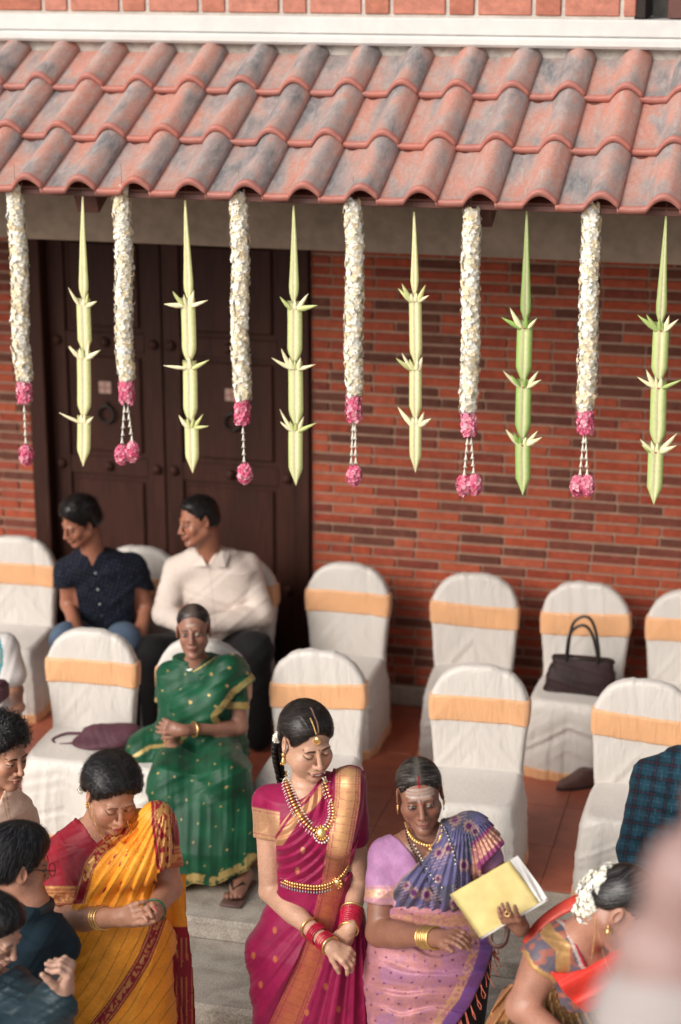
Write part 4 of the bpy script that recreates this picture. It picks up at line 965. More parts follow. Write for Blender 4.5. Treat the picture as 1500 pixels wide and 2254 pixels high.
# ---------------------------------------------------------------- the bride in the magenta sari
def build_bride():
    yb = 6.3; g = empty('person', (at(690, 1900, yb)[0], yb, -.2), 'young woman in magenta silk sari and gold temple necklace, smiling down with hands clasped', 'person')
    H = HeadF(676, 1631, yb, 42, 15, -2, 1.11)
    nb = at(676, 1738, yb+.02); sL = at(592, 1764, yb+.03); sR = at(772, 1728, yb+.05)
    eL = at(596, 1962, yb-.02); wL = at(722, 2078, yb-.26); eR = at(788, 1950, yb+.02); wR = at(768, 2045, yb-.20)
    head = head_prims(H, jaw=1.12, neck=nb, neck_r=.041, smile=1.0, cheek=1.2, full=1.0, chin=.93)
    tors = [torso_px([(680, 1725, yb+.03, 34, .05), (680, 1752, yb+.02, 84, .075), (686, 1800, yb, 84, .098), (690, 1850, yb, 80, .108), (694, 1905, yb, 72, .10), (696, 1960, yb, 76, .105), (692, 2010, yb, 92, .12)], 18),
            cone(nb, sL, .036, .044, .04), cone(nb, sR, .038, .044, .03),
            ell(at(655, 1838, yb-.075), (.058, .05, .058), None, .04), ell(at(728, 1832, yb-.075), (.058, .05, .058), None, .04)]
    armL = limb(sL, eL, .054, .043, .02)+limb(eL, wL, .043, .028, .015, .004, .3)
    armR = limb(sR, eR, .050, .042, .02)+limb(eR, wR, .041, .027, .015)
    hl = hand_prims(wL, at(772, 2110, yb-.27)-wL, V(.1, .3, -.8), -1, .98, (38, 40, 42, 44), (.65, .30, .6), k=.004)
    hr = hand_prims(wR, at(728, 2098, yb-.19)-wR, V(.2, .9, .25), 1, .95, (22, 26, 30, 34), (.7, .3, .5), k=.004)
    body = tors+armL+armR+head+hl+hr
    lo, hi = bbox(body)
    hlo, hhi = bbox(head); hlo[2] = nb[2]-.02
    xlo, xhi = bbox(hl+hr, .012)
    P, F = solid(body, lo, hi, .005, [(hlo, hhi, .0019), (xlo, xhi, .0022)])
    hairp = hair_prims(H, 'woman', bun=((.0, .105, -.045), (.036, .034, .05)), part=True, vol=1.0, top=.006, vee=.026, line=.004, wide=.006)
    C = skin_paint(P, H, (.50, .285, .195), lips=(.26, .035, .04), eye=dict(open=.12, smile=.9), teeth=True, bindi=(.024, .0024, (.25, .01, .01)), blush=.35, brow=1.25)
    b = mesh('body', P, F, M['skin'], g, True, C)

    h, HP = hair_obj(H, hairp, g, amp=.003, fr=36, paint=parting((.30, .17, .12)))
    strands('hair_strands', HP, H, hairp, 2600, .055, .0016, lambda q: flow_back(q, (0, .13, -.03)), [(.008, .006, .006), (.016, .011, .009), (.06, .045, .04)], h, wild=.10, rise=.002)  # the lightest strand colour paints in the hair's highlights
    frizz(H, hairp, HP, h, 220, .05, [(.02, .013, .01)], 14, width=.0008, lift=.002, rise=.006)
    # braid with jasmine
    mb = MB(); br = spline([H.w(-.03, .12, -.05), H.w(-.045, .125, -.10), H.w(-.04, .12, -.16), H.w(-.02, .125, -.24), H.w(.0, .12, -.36)], 60)
    for k in range(3):
        t = np.linspace(0, 1, len(br)); mb.tube(br+np.outer(np.sin(t*26+k*2.09), H.R[:, 0])*.013+np.outer(np.cos(t*52+k*4.18), H.R[:, 1])*.007, .0135*(1-.5*t), 7)
    o = mb.build('braid', M['hair'], g); c = np.tile((.012, .009, .008), (len(o.data.vertices), 1)); a = o.data.attributes.new('Col', 'FLOAT_COLOR', 'POINT'); a.data.foreach_set('color', np.c_[c, np.ones(len(c))].astype(np.float32).ravel())
    jasmine('hair_flowers', g, [H.w(-.080+.004*k, .052+.010*k, .012-.013*k) for k in range(6)], 90, .015, 5)
    # blouse
    up = tors[:1]+tors[1:]+[cone(sL, sL+(eL-sL)*.50, .052, .054, .03), cone(sR, sR+(eR-sR)*.5, .052, .050, .02)]
    neck = [(598, 1672), (612, 1690), (634, 1722), (658, 1762), (676, 1752), (700, 1722), (742, 1640), (850, 1640), (850, 1985), (616, 1985), (614, 1853), (578, 1849), (538, 1838), (520, 1760), (545, 1690)]
    mag = V(.25, .006, .055); gold = V(.60, .36, .19)
    def pb(u, v, P):
        n = noise(*P.T, 35); C = np.outer(.85+.3*n, mag); z = np.zeros(len(P)); t = v-(1838+(u-540)*.19)
        band = sstep(-66, -62, t)*(u < 616)*(P[:, 1] < yb+.2); m = band*(.88-.30*(np.sin(u*1.2)*np.sin(v*1.1) > .3)*(np.abs(t+33) < 18))
        m = m*(1-.6*(np.abs(t+58) < 1.5))*(1-.6*(np.abs(t+8) < 1.5)); C = lerpc(C, gold, m); return C, m
    cloth('blouse', up, *bbox(up), .0042, 'silk', g, .006, lambda u, v, x, y, z: .004*fold1((u*.5+v*.8)/38.0, 2)+.002*fold1((u-v*.6)/24, 5), neck, pb)
    # sari
    sk = torso_px([(694, 1925, yb, 74, .108), (696, 1960, yb, 78, .113), (690, 2010, yb, 98, .13), (682, 2070, yb, 122, .155), (686, 2140, yb, 124, .16), (696, 2254, yb, 118, .17), (700, 2420, yb, 122, .19), (702, 2640, yb, 130, .21)], 18)
    sw = [sk]+tors+[cone(sR, sR+(eR-sR)*.55+V(-.0, -.02, 0), .055, .052, .03), cone(at(772, 1730, yb-.04), at(752, 1860, yb-.10), .05, .035, .04)]
    edge = [(606, 1836), (620, 1812), (646, 1779), (672, 1758), (694, 1738), (716, 1700), (738, 1652), (802, 1660), (804, 1700), (800, 1800), (775, 1905), (790, 1960), (830, 2060), (830, 2700), (500, 2700), (500, 1990), (612, 1960)]
    ctr = [(769, 1650), (767, 1700), (765, 1760), (750, 1850), (733, 1950), (707, 2050), (676, 2140), (628, 2254), (600, 2320)]
    cw = np.array([28, 28, 28, 28, 26, 24, 28, 33, 35.0]); cl = np.r_[0, np.cumsum(np.hypot(*np.diff(np.array(ctr), axis=0).T))]
    inner = [(606, 1846), (648, 1784), (676, 1764), (705, 1722), (730, 1660)]
    def disp(u, v, x, y, z):
        up_ = sstep(1965, 1935, v); s = np.hypot((u-606)*1.0, (v-1742)*.78); d, t = polyline_d(u, v, ctr); hw = np.interp(t, cl, cw); bd = sstep(1.05, .95, np.abs(d)/hw)
        a = up_*.0095*ridge(s/17.0+.6*noise(s/60, .5, .5))*(1-bd)
        an = np.arctan2(v-1900, 790-u); dn = 1-up_; a2 = dn*(1-bd)*(.022*fold1(an*7.5, 3)+.008*fold1(an*19, 4))*sstep(1950, 2150, v)
        return a+a2*1.0+bd*(.004+.002*fold1(d/11, 9))+.0015*fold1((u+v)/21, 6)*(1-bd)
    def pp(u, v, P):
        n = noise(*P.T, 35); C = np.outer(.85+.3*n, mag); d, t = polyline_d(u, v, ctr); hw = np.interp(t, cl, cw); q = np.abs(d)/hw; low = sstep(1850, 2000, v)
        m = sstep(1.0, .95, q)*(1-.75*(np.abs(q-.62) < .035))*(1-.75*(np.abs(q-.86) < .03)); m *= .55+.35*(1-low)+.12*(noise(u, v, 0, .05) > .5)
        m *= 1-.45*((np.sin(t*.35) > .96)); m *= 1-.35*(q > .62)*(q < .86)*(np.sin(t*1.1) > 0)
        d2, t2 = polyline_d(u, v, inner); m2 = (v < 1862)*(u < 722)*sstep(0, 2, -d2)*(1-sstep(22, 25, -d2)) if False else (v < 1862)*(u < 715)*sstep(2, 4, np.abs(d2))*(1-sstep(21, 24, np.abs(d2)))*.8
        mt = np.zeros(len(P))
        for (a, b) in ((605, 2048), (558, 2104), (557, 1978), (606, 2112), (574, 2168), (676, 2172), (717, 2172), (676, 2230), (746, 2222), (561, 2034), (655, 1917), (667, 1872)):
            mt = np.maximum(mt, 1-sstep(.8, 1.2, np.hypot((u-a)/4.5, (v-b)/7.5)))
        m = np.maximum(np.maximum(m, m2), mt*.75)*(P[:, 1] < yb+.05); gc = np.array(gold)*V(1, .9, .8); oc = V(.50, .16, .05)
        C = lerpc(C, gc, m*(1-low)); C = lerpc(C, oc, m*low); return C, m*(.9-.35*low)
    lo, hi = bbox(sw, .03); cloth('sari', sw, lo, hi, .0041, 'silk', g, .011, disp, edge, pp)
    top = body+[Prim(p.f, p.lo, p.hi, p.k, p.op) for p in []]
    sf = sw+head+armL+armR
    # temple necklace
    ln = [(628, 1700), (629, 1716), (636, 1740), (646, 1766), (657, 1788), (673, 1812), (690, 1826), (704, 1836)]
    rn = [(714, 1712), (722, 1735), (731, 1762), (736, 1788), (732, 1808), (722, 1824), (712, 1834)]
    mb = MB(); pe = MB()
    for pth in (ln, rn):
        Q, _ = cast(spline(pth, 60), sf, .013, 5.6, 6.8, .006); Q = resample(Q, .0125)
        for i in range(len(Q)):
            t = unit(Q[min(i+1, len(Q)-1)]-Q[max(i-1, 0)]); nn = unit(_C-Q[i]); b = np.cross(t, nn); RR = np.stack([b, t, nn], 1)
            mb.ball(Q[i], (.0125, .0052, .006), 8, 4, R=RR)
            for sx in (-1, 1):
                pe.ball(Q[i]+b*sx*.0155, .0032, 5, 3)
                if i > 4: pe.ball(Q[i]+b*sx*.0205*1.0-V(0, 0, .003), .0026, 5, 3)
    c, _ = cast([(709, 1834)], sf, .013, 5.6, 6.8, .010); c = c[0]; nn = unit(_C-c); b = unit(np.cross([0, 0, 1], nn)); u2 = np.cross(nn, b); RR = np.stack([b, u2, nn], 1)
    mb.ball(c, (.020, .024, .009), 12, 6, R=RR)
    for k in range(14): th = 2*pi*k/14; mb.ball(c+b*.021*cos(th)+u2*.025*sin(th)+nn*.003, .0045, 6, 4)
    for k in range(9): th = pi+pi*(k+.5)/9; pe.ball(c+b*.029*cos(th)+u2*.036*sin(th), .0042, 6, 4)
    o = mb.build('necklace', M['gold'], g); pe.build('pearl_fringe', M['pearl'], o, origin=None)
    # belt
    mb = MB(); pe = MB(); Q, _ = cast(spline([(620, 1936), (640, 1944), (665, 1949), (695, 1952), (722, 1948), (742, 1938), (758, 1922), (768, 1902)], 90), sw, .011, 5.6, 6.8, .007)
    for p in resample(Q, .0105):
        mb.ball(p, (.0062, .0062, .0075), 6, 4); mb.ball(p-V(0, 0, .012), .0052, 6, 4); pe.ball(p-V(0, .002, .024), (.003, .003, .0055), 5, 4)
    c = Q[int(len(Q)*.72)]
    for k in range(10): th = 2*pi*k/10; mb.ball(c+V(cos(th)*.017, -.006, sin(th)*.020-.012), .006, 6, 4)
    mb.ball(c-V(0, .010, .012), (.015, .006, .018), 10, 5)
    o = mb.build('waist_belt', M['gold'], g); pe.build('belt_drops', M['greybead'], o)
    # head jewel, earring
    mb = MB(); Q, _ = cast(spline([(684, 1582), (690, 1596), (694, 1608), (697, 1618)], 24), hairp+head, 0, 5.6, 6.8, .003)
    for p in resample(Q, .0062): mb.ball(p, .0036, 6, 4)
    c, _ = cast([(698, 1630)], head, 0, 5.6, 6.8, .004); c = c[0]; nn = unit(_C-c)
    mb.ball(c, (.0125, .004, .0125), 10, 5)
    for k in range(11): th = pi+pi*k/10; mb.ball(c+V(cos(th)*.0135, -.002, sin(th)*.0135-.001), .0026, 5, 3)
    mb.build('forehead_jewel', M['gold'], g)
    mb = MB(); c = H.w(-.082, .004, -.040); mb.ball(c, (.008, .008, .010), 8, 5)
    for k in range(5): mb.ball(c-V(0, 0, .008+.005*k), .004+.0015*k, 7, 4)
    for k in range(8): mb.ball(c+V(.010*cos(k*.785), .010*sin(k*.785), -.034), .0028, 5, 3)
    mb.build('earring', M['gold'], g)
    # bangles
    bangles('gold_bangle', 'gold', g, eL, wL, (.70, 1.04), .052, .036, .0036, .15); bangles('red_bangle', 'redglass', g, eL, wL, (.79, .815, .84, .865, .93, .955, .98, 1.005), .051, .034, .0034, .2)
    bangles('gold_bangle', 'gold', g, eR, wR, (.60, 1.02), .052, .036, .0036, .15); bangles('red_bangle', 'redglass', g, eR, wR, (.65, .69, .73, .77, .81, .85, .89, .93, .97), .050, .036, .0034, .2)
# ---------------------------------------------------------------- woman in the yellow sari
def skin_under(b): return b
def colored_hair(HP, dark=(.012, .009, .008), grey=0):
    return np.outer(.6+.8*noise(*HP.T, 60), dark)
def parting(col, w=.0022):
    def f(C, q): return lerpc(C, col, sstep(w*1.4, w*.6, np.abs(q[:, 0]+.001*np.sin(q[:, 1]*150)))*(q[:, 2] > .05)*(q[:, 1] < -.0))
    return f
def hair_obj(H, hairp, g, dark=(.012, .009, .008), h=.0028, paint=None, amp=.0016, fr=60):
    lo, hi = bbox([p for p in hairp if p.op == 'u'], .012); o_, RT = H.o, H.R.T
    def post(X, Y, Z, D):
        x, y, z = _mul(RT, X-np.float32(o_[0]), Y-np.float32(o_[1]), Z-np.float32(o_[2])); a = np.arctan2(x, z+.03)*fr/3.0+y*12
        return D-np.where(np.abs(D) < .02, amp*fold1(a, 3), 0)
    HP, HF = solid(hairp, lo, hi, h, (), 0, post); C = colored_hair(HP, dark)
    if paint: C = paint(C, H.q(HP))
    return mesh('hair', HP, HF, M['hair'], g, True, C), HP
def frizz(H, hairp, HP, h, n, L, cols, seed, width=.0011, lift=.003, wild=.9, flow=None, rise=.006):
    return strands('stray_hairs', HP, H, hairp, n, L, width, flow or (lambda q: flow_back(q)), cols, h, lift=lift, wild=wild, seed=seed, steps=6, curl=.8, rise=rise)
def build_yellow():
    yb = 6.1; g = empty('person', (at(245, 1900, yb)[0], yb, -.2), 'woman in yellow striped sari with crimson blouse, looking down with folded hands', 'person')
    H = HeadF(247, 1746, yb, 40, 25, 3, 1.12)
    nb = at(222, 1822, yb+.04); sL = at(146, 1874, yb+.04); sR = at(345, 1822, yb+.08)
    eL = at(137, 2022, yb-.03); wL = at(262, 2020, yb-.27); eR = at(372, 1955, yb+.02); wR = at(335, 2012, yb-.20)
    head = head_prims(H, jaw=1.10, neck=nb, neck_r=.056, cheek=1.25, full=1.1, chin=.96)
    tors = [torso_px([(225, 1808, yb+.06, 50, .06), (232, 1838, yb+.05, 96, .09), (248, 1890, yb+.03, 104, .125), (256, 1950, yb+.02, 100, .14), (256, 2010, yb+.02, 106, .15), (250, 2080, yb+.02, 118, .165)], 22),
            cone(nb, sL, .045, .056, .05), cone(nb, sR, .048, .056, .04), ell(at(225, 1915, yb-.10), (.068, .06, .07), None, .05), ell(at(295, 1905, yb-.09), (.068, .06, .07), None, .05)]
    armL = limb(sL, eL, .068, .056, .02)+limb(eL, wL, .055, .033, .02, .004, .25); armR = limb(sR, eR, .06, .05, .02)+limb(eR, wR, .048, .033, .015)
    hl = hand_prims(wL, at(322, 2008, yb-.33)-wL, V(.15, .9, -.3), -1, 1.05, (20, 24, 30, 40), (.7, .3, .35), k=.004)
    hr = hand_prims(wR, at(312, 1995, yb-.30)-wR, V(.2, .5, -.7), 1, 1.0, (30, 34, 38, 40), (.6, -.1, .5), k=.004)
    body = tors+armL+armR+head+hl+hr; lo, hi = bbox(body); hlo, hhi = bbox(head); hlo[2] = nb[2]-.02; xlo, xhi = bbox(hl+hr, .012)
    P, F = solid(body, lo, hi, .0055, [(hlo, hhi, .0020), (xlo, xhi, .0023)])
    C = skin_paint(P, H, (.40, .195, .125), lips=(.30, .045, .045), eye=dict(open=.22), bindi=(.022, .0022, (.03, .004, .004)), blush=.6, brow=.8)
    mesh('body', P, F, M['skin'], g, True, C)
    hp = hair_prims(H, 'woman', bun=((-.01, .105, -.055), (.046, .036, .06)), part=False, vol=1.6, top=.0, line=.006, nz=.010, vee=.016, wide=.008, back=.006)
    h, HP = hair_obj(H, hp, g, amp=.004, fr=30)
    strands('hair_strands', HP, H, hp, 2400, .06, .0018, lambda q: flow_back(q, (0, .13, -.04)), [(.006, .006, .007), (.014, .012, .013), (.05, .045, .05)], h, wild=.28, curl=.9, rise=.007)  # palest strands are painted highlights on black hair
    frizz(H, hp, HP, h, 900, .045, [(.012, .01, .01)], 4, rise=.012)
    jasmine('hair_flowers', g, [H.w(-.075, .055, .002), H.w(-.085, .06, -.025), H.w(-.082, .07, -.05)], 26, .012, 9)
    crim = V(.25, .007, .020); gold = V(.62, .34, .11); yel = V(.86, .33, .030)
    up = tors+[cone(sL, sL+(eL-sL)*.82, .064, .069, .03), cone(sR, sR+(eR-sR)*.70, .066, .058, .02)]
    neck = [(100, 1770), (158, 1792), (185, 1815), (212, 1857), (240, 1838), (262, 1816), (300, 1740), (420, 1740), (420, 1905), (372, 1912), (345, 1922), (345, 2030), (165, 2030), (163, 1991), (130, 1996), (90, 1986), (60, 1900), (75, 1800)]
    def pb(u, v, P):
        n = noise(*P.T, 30); C = np.outer(.8+.4*n, crim); t = (v-1990)*(u < 180)+(v-1908-(u-345)*-.15)*(u > 300); ok = ((u < 175) | (u > 330))
        m = ok*(sstep(-40, -39, t)*.30+.5*(np.abs(t+36) < 2.2)+.45*(np.abs(t+27) < 1.5)+.4*(np.abs(t+4) < 1.2)+.6*(np.abs(t+14) < 7)*(noise(u*.5, v*.5, 0, .45) > .52)); return lerpc(C, gold, np.clip(m, 0, .9)), np.clip(m, 0, 1)
    cloth('blouse', up, *bbox(up), .0045, 'silk', g, .006, lambda u, v, x, y, z: .008*fold1((u*.4+v*.9)/34.0, 12)+.004*fold1((u-v*.5)/20, 15), neck, pb)
    sk = torso_px([(252, 1960, yb+.02, 104, .145), (252, 2010, yb+.02, 112, .16), (240, 2060, yb+.02, 128, .18), (236, 2140, yb+.02, 130, .19), (240, 2254, yb+.02, 134, .19), (242, 2440, yb+.02, 128, .20), (244, 2640, yb+.02, 130, .21)], 20)
    sw = [sk]+tors+[cone(sR, sR+(eR-sR)*.45, .066, .062, .03), cone(at(345, 1800, yb-.02), at(340, 1900, yb-.06), .05, .04, .04)]
    edge = [(150, 2030), (164, 1968), (186, 1896), (210, 1862), (240, 1836), (262, 1816), (296, 1730), (392, 1740), (388, 1800), (383, 1905), (345, 1925), (352, 2000), (420, 2100), (420, 2700), (60, 2700), (60, 2010), (100, 2020)]
    top = [(163, 1975), (186, 1896), (212, 1862), (262, 1818)]; pan = [(358, 1750), (360, 1810), (366, 1860), (370, 1900)]; low = [(352, 2020), (338, 2060), (318, 2110), (285, 2165), (245, 2222), (212, 2262), (180, 2320)]
    def disp(u, v, x, y, z):
        upm = sstep(2040, 2000, v); s = (u-330)*.87+(v-1760)*.45; a = np.arctan2(v-1740, 372-u)
        d, t = polyline_d(u, v, low)
        return upm*(.010*ridge(a*9.5+.8*noise(v/70, u/90, .5))*sstep(30, 110, np.hypot(u-360, v-1745))+.004*fold1(a*21, 3))+(1-upm)*(.012*fold1(np.arctan2(v-1960, 390-u)*6, 5)+.008*fold1((v+u*.55)/46, 8))+.006*np.exp(-(d/17)**2)*(v > 2040)+.002*fold1((u-v)/18, 2)
    def pp(u, v, P):
        n = noise(*P.T, 22); C = np.outer(.86+.28*n, yel); fr = P[:, 1] < yb+.12; s = .80*u+.60*v+26*np.sin(v/130.0)+10*noise(u/60, v/60, 3, 1); ln = np.abs(((s/25.0) % 1)-.5)
        C = lerpc(C, (.10, .045, .012), sstep(.05, .02, ln)*.6)
        d1, t1 = polyline_d(u, v, top); d1 = np.abs(d1); d2, t2 = polyline_d(u, v, pan); d2 = np.abs(d2); d3, t3 = polyline_d(u, v, low); a3 = np.abs(d3)
        red = np.maximum.reduce([sstep(27, 25, d1)*(v < 1990)*(u < 300), sstep(27, 25, d2)*(v < 1925), sstep(16, 14.5, a3)*(v > 2015)])*fr; C = lerpc(C, crim, red)
        m = np.maximum.reduce([(np.abs(d1-14) < 7)*(noise(u*.5, v*.5, 2, .35) > .42)*(v < 1940)*(u < 290), (np.abs(d1-4) < 1.2)*.8, (np.abs(d1-23) < 1.2)*.8])*red
        m = np.maximum(m, red*(v < 1925)*(u > 330)*((np.abs(d2) < 15)*(noise(u*.4, v*.25, 7, .5) > .42)*.85+(np.abs(d2-18) < 1.3)*.7))
        m = np.maximum(m, red*(v > 2015)*((a3 < 6)*(noise(u*.4, v*.4, 5, .5) > .5)*.6+(np.abs(a3-11) < 1.2)*.6)); C = lerpc(C, gold, np.clip(m, 0, .9)); return C, np.clip(m, 0, 1)
    lo, hi = bbox(sw, .03); cloth('sari', sw, lo, hi, .0043, 'silk', g, .011, disp, edge, pp)
    # hanging end of the sari behind the right arm
    fl = [loft(at(368, 1930, yb+.16), rotd(24), [(-1.45, 0, 0, .075, .022), (-.9, 0, 0, .07, .022), (-.3, 0, 0, .058, .022), (0, 0, 0, .05, .02)], .01, 2.0, fold=lambda a, z: .012*np.sin(a*5+z*9))]
    def pf(u, v, P): n = noise(*P.T, 30); C = np.outer(.8+.4*n, crim); m = (np.abs(((u-340)/11.0) % 1-.5) < .10)*.5+(v < 2030)*0; C = lerpc(C, yel, (v < 2040)*1.0); return lerpc(C, gold, m*(v > 2040)), m*(v > 2040)
    lo, hi = bbox(fl, .02); cloth('sari_end', fl, lo, hi, .006, 'silk', g, .0, None, None, pf)
    allp = sw+head
    mb = MB(); 
    for pth, r in (([(195, 1768), (205, 1800), (224, 1840), (247, 1872), (262, 1895), (282, 1912), (298, 1910), (304, 1892), (300, 1860), (293, 1835), (286, 1812)], .0024), ([(236, 1828), (252, 1840), (262, 1853), (276, 1862), (286, 1855), (287, 1835), (281, 1808)], .0016)):
        Q, _ = cast(spline(pth, 90), allp, .012, 5.4, 6.6, .004); Q = resample(Q, .0055)
        for i, p in enumerate(Q): mb.ball(p, r*(1.7 if (i % 22 == 10) else 1.0)+.0006, 5, 3)
    c, _ = cast([(280, 1874)], allp, .012, 5.4, 6.6, .006); mb.ball(c[0], (.005, .003, .008), 6, 4); mb.build('necklace', M['gold'], g)
    mb = MB(); c = H.w(-.082, .004, -.038); mb.ball(c, .006, 7, 5); mb.ball(c-V(0, 0, .012), (.004, .004, .008), 6, 4); mb.build('earring', M['gold'], g)
    bangles('gold_bangle', 'gold', g, eL, wL, (.66, .70, .745), .0495, .0395, .0036)
    mb = MB(); ax = wR-eR; bangle('', eR+ax*.86, ax, .042, .0035, '', None, mb=mb); mb.build('green_bangle', M['greenglass'], g)
# ---------------------------------------------------------------- woman in the lilac and blue sari
def build_lilac():
    yb = 6.2; g = empty('person', (at(950, 1900, yb)[0], yb, -.2), 'woman in lilac blouse and violet sari, ash marks on forehead, holding a yellow folder', 'person')
    H = HeadF(925, 1750, yb, 15, 4, -6, 1.02)
    nb = at(930, 1846, yb+.03); sL = at(852, 1888, yb+.03); sR = at(1035, 1835, yb+.03)
    eL = at(836, 2054, yb-.08); wL = at(962, 2066, yb-.33); eR = at(1098, 1925, yb-.02); wR = at(1146, 2042, yb-.34)
    head = head_prims(H, jaw=1.08, neck=nb, neck_r=.050, nose=1.15, old=1, cheek=1.15)
    tors = [torso_px([(932, 1838, yb+.05, 45, .055), (938, 1864, yb+.04, 92, .085), (948, 1910, yb+.02, 92, .115), (960, 1960, yb+.01, 88, .115), (966, 2010, yb+.02, 88, .11), (962, 2070, yb+.02, 106, .12)], 14),
            cone(nb, sL, .040, .048, .045), cone(nb, sR, .045, .050, .035), ell(at(915, 1935, yb-.085), (.060, .055, .062), None, .05), ell(at(985, 1925, yb-.085), (.060, .055, .062), None, .05)]
    armL = limb(sL, eL, .060, .050, .02)+limb(eL, wL, .049, .031, .018, .003, .25); armR = limb(sR, eR, .052, .042, .02)+limb(eR, wR, .040, .030, .015)
    hl = hand_prims(wL, at(1010, 2058, yb-.39)-wL, V(.1, .2, -.95), -1, 1.06, (16, 30, 36, 38), (.75, .35, .2), k=.004)
    hr = hand_prims(wR, at(1122, 2022, yb-.405)-wR, V(.1, 1.0, .0), -1, .95, (14, 18, 24, 30), (.35, -.25, 1.0), k=.003)
    body = tors+armL+armR+head+hl+hr; lo, hi = bbox(body); hlo, hhi = bbox(head); hlo[2] = nb[2]-.02; x1, x2 = bbox(hl, .012); x3, x4 = bbox(hr, .012)
    P, F = solid(body, lo, hi, .0055, [(hlo, hhi, .0019), (x1, x2, .0023), (x3, x4, .0023)])
    def ash(C, q, put, E, Es):
        x, y, z = q.T; n = noise(x, z*3, y*0, 160)
        for zz in (.033, .045, .057): put((1-sstep(.0030, .0060, np.abs(z-zz-.003*np.cos(x*30))))*(np.abs(x) < .050)*(y < -.03)*(.35+.65*n), (.48, .42, .38), .75)
        put(Es(0, .040, .040, .020, .4), (.40, .30, .25), .22); put(Es(0, .074, .0055, .010, .3), (.35, .01, .015)); put(Es(.001, .0145, .0024, .005, .3), (.40, .01, .01))
        put(E(.030, -.010, .018, .010, .5), V(.060, .028, .022), .35)  # darker tone below the eyes, apart from the ash
    C = skin_paint(P, H, (.235, .105, .068), lips=(.24, .085, .07), eye=dict(open=.85, gx=.25, gz=-.5), bindi=(.0235, .0042, (.05, .004, .008)), blush=.5, brow=.9, extra=ash)
    mesh('body', P, F, M['skin'], g, True, C)
    hp = hair_prims(H, 'woman', bun=((.0, .105, -.03), (.040, .032, .045)), part=True, vol=.85, top=.0, nz=.004, vee=.014, line=.002)
    def hpaint(C, q):
        m = sstep(.028, .0, np.abs(q[:, 0]))*sstep(.05, .09, q[:, 2])*(q[:, 1] < .05); C = lerpc(C, (.10, .085, .075), m*.8); return lerpc(C, (.22, .01, .012), sstep(.006, .002, np.abs(q[:, 0]))*(q[:, 1] < -.055))
    h, HP = hair_obj(H, hp, g, paint=hpaint)
    strands('hair_strands', HP, H, hp, 2400, .055, .0014, lambda q: flow_back(q, (0, .13, -.02)), [(.010, .008, .007), (.02, .016, .014), (.15, .13, .12), (.05, .04, .035)], h, wild=.06)
    frizz(H, hp, HP, h, 160, .04, [(.06, .03, .02)], 6, width=.0009, lift=.006)
    lil = V(.34, .165, .31); gold = V(.62, .36, .20); blu = V(.10, .088, .19)
    up = tors+[cone(sL, sL+(eL-sL)*.58, .058, .060, .03), cone(sR, sR+(eR-sR)*.6, .056, .052, .02)]
    neck = [(800, 1800), (856, 1833), (880, 1850), (905, 1878), (922, 1905), (950, 1890), (975, 1800), (1130, 1760), (1130, 2060), (868, 2060), (866, 1993), (835, 1994), (795, 1984), (770, 1900)]
    def pb(u, v, P):
        n = noise(*P.T, 30); C = np.outer(.85+.3*n, lil); t = (v-1989)*(u < 880); band = (u < 880)*sstep(-40, -38, t)*(P[:, 1] < yb+.2); m = band*(.35+.5*sstep(12, 5, np.abs(t+22))*sstep(.3, .5, noise(u*.6, v*.6, 0, .4))); m *= 1-.5*(np.abs(t+34) < 1.2)-.4*(np.abs(t+7) < 1.2); C = lerpc(C, (.26, .09, .20), band*.6); return lerpc(C, gold, m), m
    cloth('blouse', up, *bbox(up), .0045, 'silk', g, .006, lambda u, v, x, y, z: .006*fold1((u*.5+v*.8)/32.0, 22)+.003*fold1((u-v*.5)/20, 25), neck, pb)
    sk = torso_px([(966, 1985, yb+.02, 90, .118), (966, 2030, yb+.02, 102, .128), (954, 2080, yb+.01, 126, .155), (946, 2150, yb+.01, 130, .175), (945, 2254, yb+.01, 118, .17), (945, 2440, yb+.01, 110, .17), (945, 2640, yb+.01, 112, .18)], 14)
    pall = tors+[cone(sR+V(0, 0, .01), at(1078, 1888, yb-.03), .058, .062, .03), cone(at(1000, 1850, yb-.05), at(990, 1960, yb-.1), .05, .04, .05)]
    edge = [(866, 2020), (866, 1958), (884, 1932), (912, 1908), (940, 1880), (960, 1845), (972, 1800), (975, 1770), (1040, 1760), (1090, 1800), (1112, 1858), (1062, 1908), (1058, 1960), (1062, 2030), (960, 2030), (866, 2018)]
    fl = [(1002, 1805, 13), (1033, 1819, 13), (1022, 1905, 13), (988, 1868, 12), (967, 1878, 12), (940, 1970, 14), (912, 1966, 12), (895, 1950, 10), (1046, 1830, 11), (1045, 1915, 10), (1000, 1990, 12), (965, 1935, 9), (1020, 1965, 11)]
    def dp(u, v, x, y, z): a = np.arctan2(v-1770, 1020-u); return .010*ridge(a*11+.5*noise(u/50, v/50, 1))*sstep(20, 70, np.hypot(u-1015, v-1775))+.0035*fold1(a*25, 4)
    def pu(u, v, P):
        n = noise(*P.T, 26); C = np.outer(.75+.5*n, blu); C = lerpc(C, (.07, .075, .085), sstep(.45, .7, noise(u, v, 3, .03))*.6); m = np.zeros(len(P))
        for (a, b, r) in fl:
            d = np.hypot(u-a, (v-b)*.9); th = np.arctan2(v-b, u-a); pet = r*(1+.14*np.cos(th*10)); k = sstep(pet, pet-1.5, d)*sstep(r*.48, r*.62, d); C = lerpc(C, (.40, .24, .20), k*.85); m = np.maximum(m, k*.5); C = lerpc(C, (.10, .012, .09), sstep(r*.5, r*.40, d))
        k = (np.abs(((v+.3*u)/7.0) % 1-.5) < .13)*(noise(u, v, 9, .045) > .62); C = lerpc(C, (.45, .28, .30), k*.6)
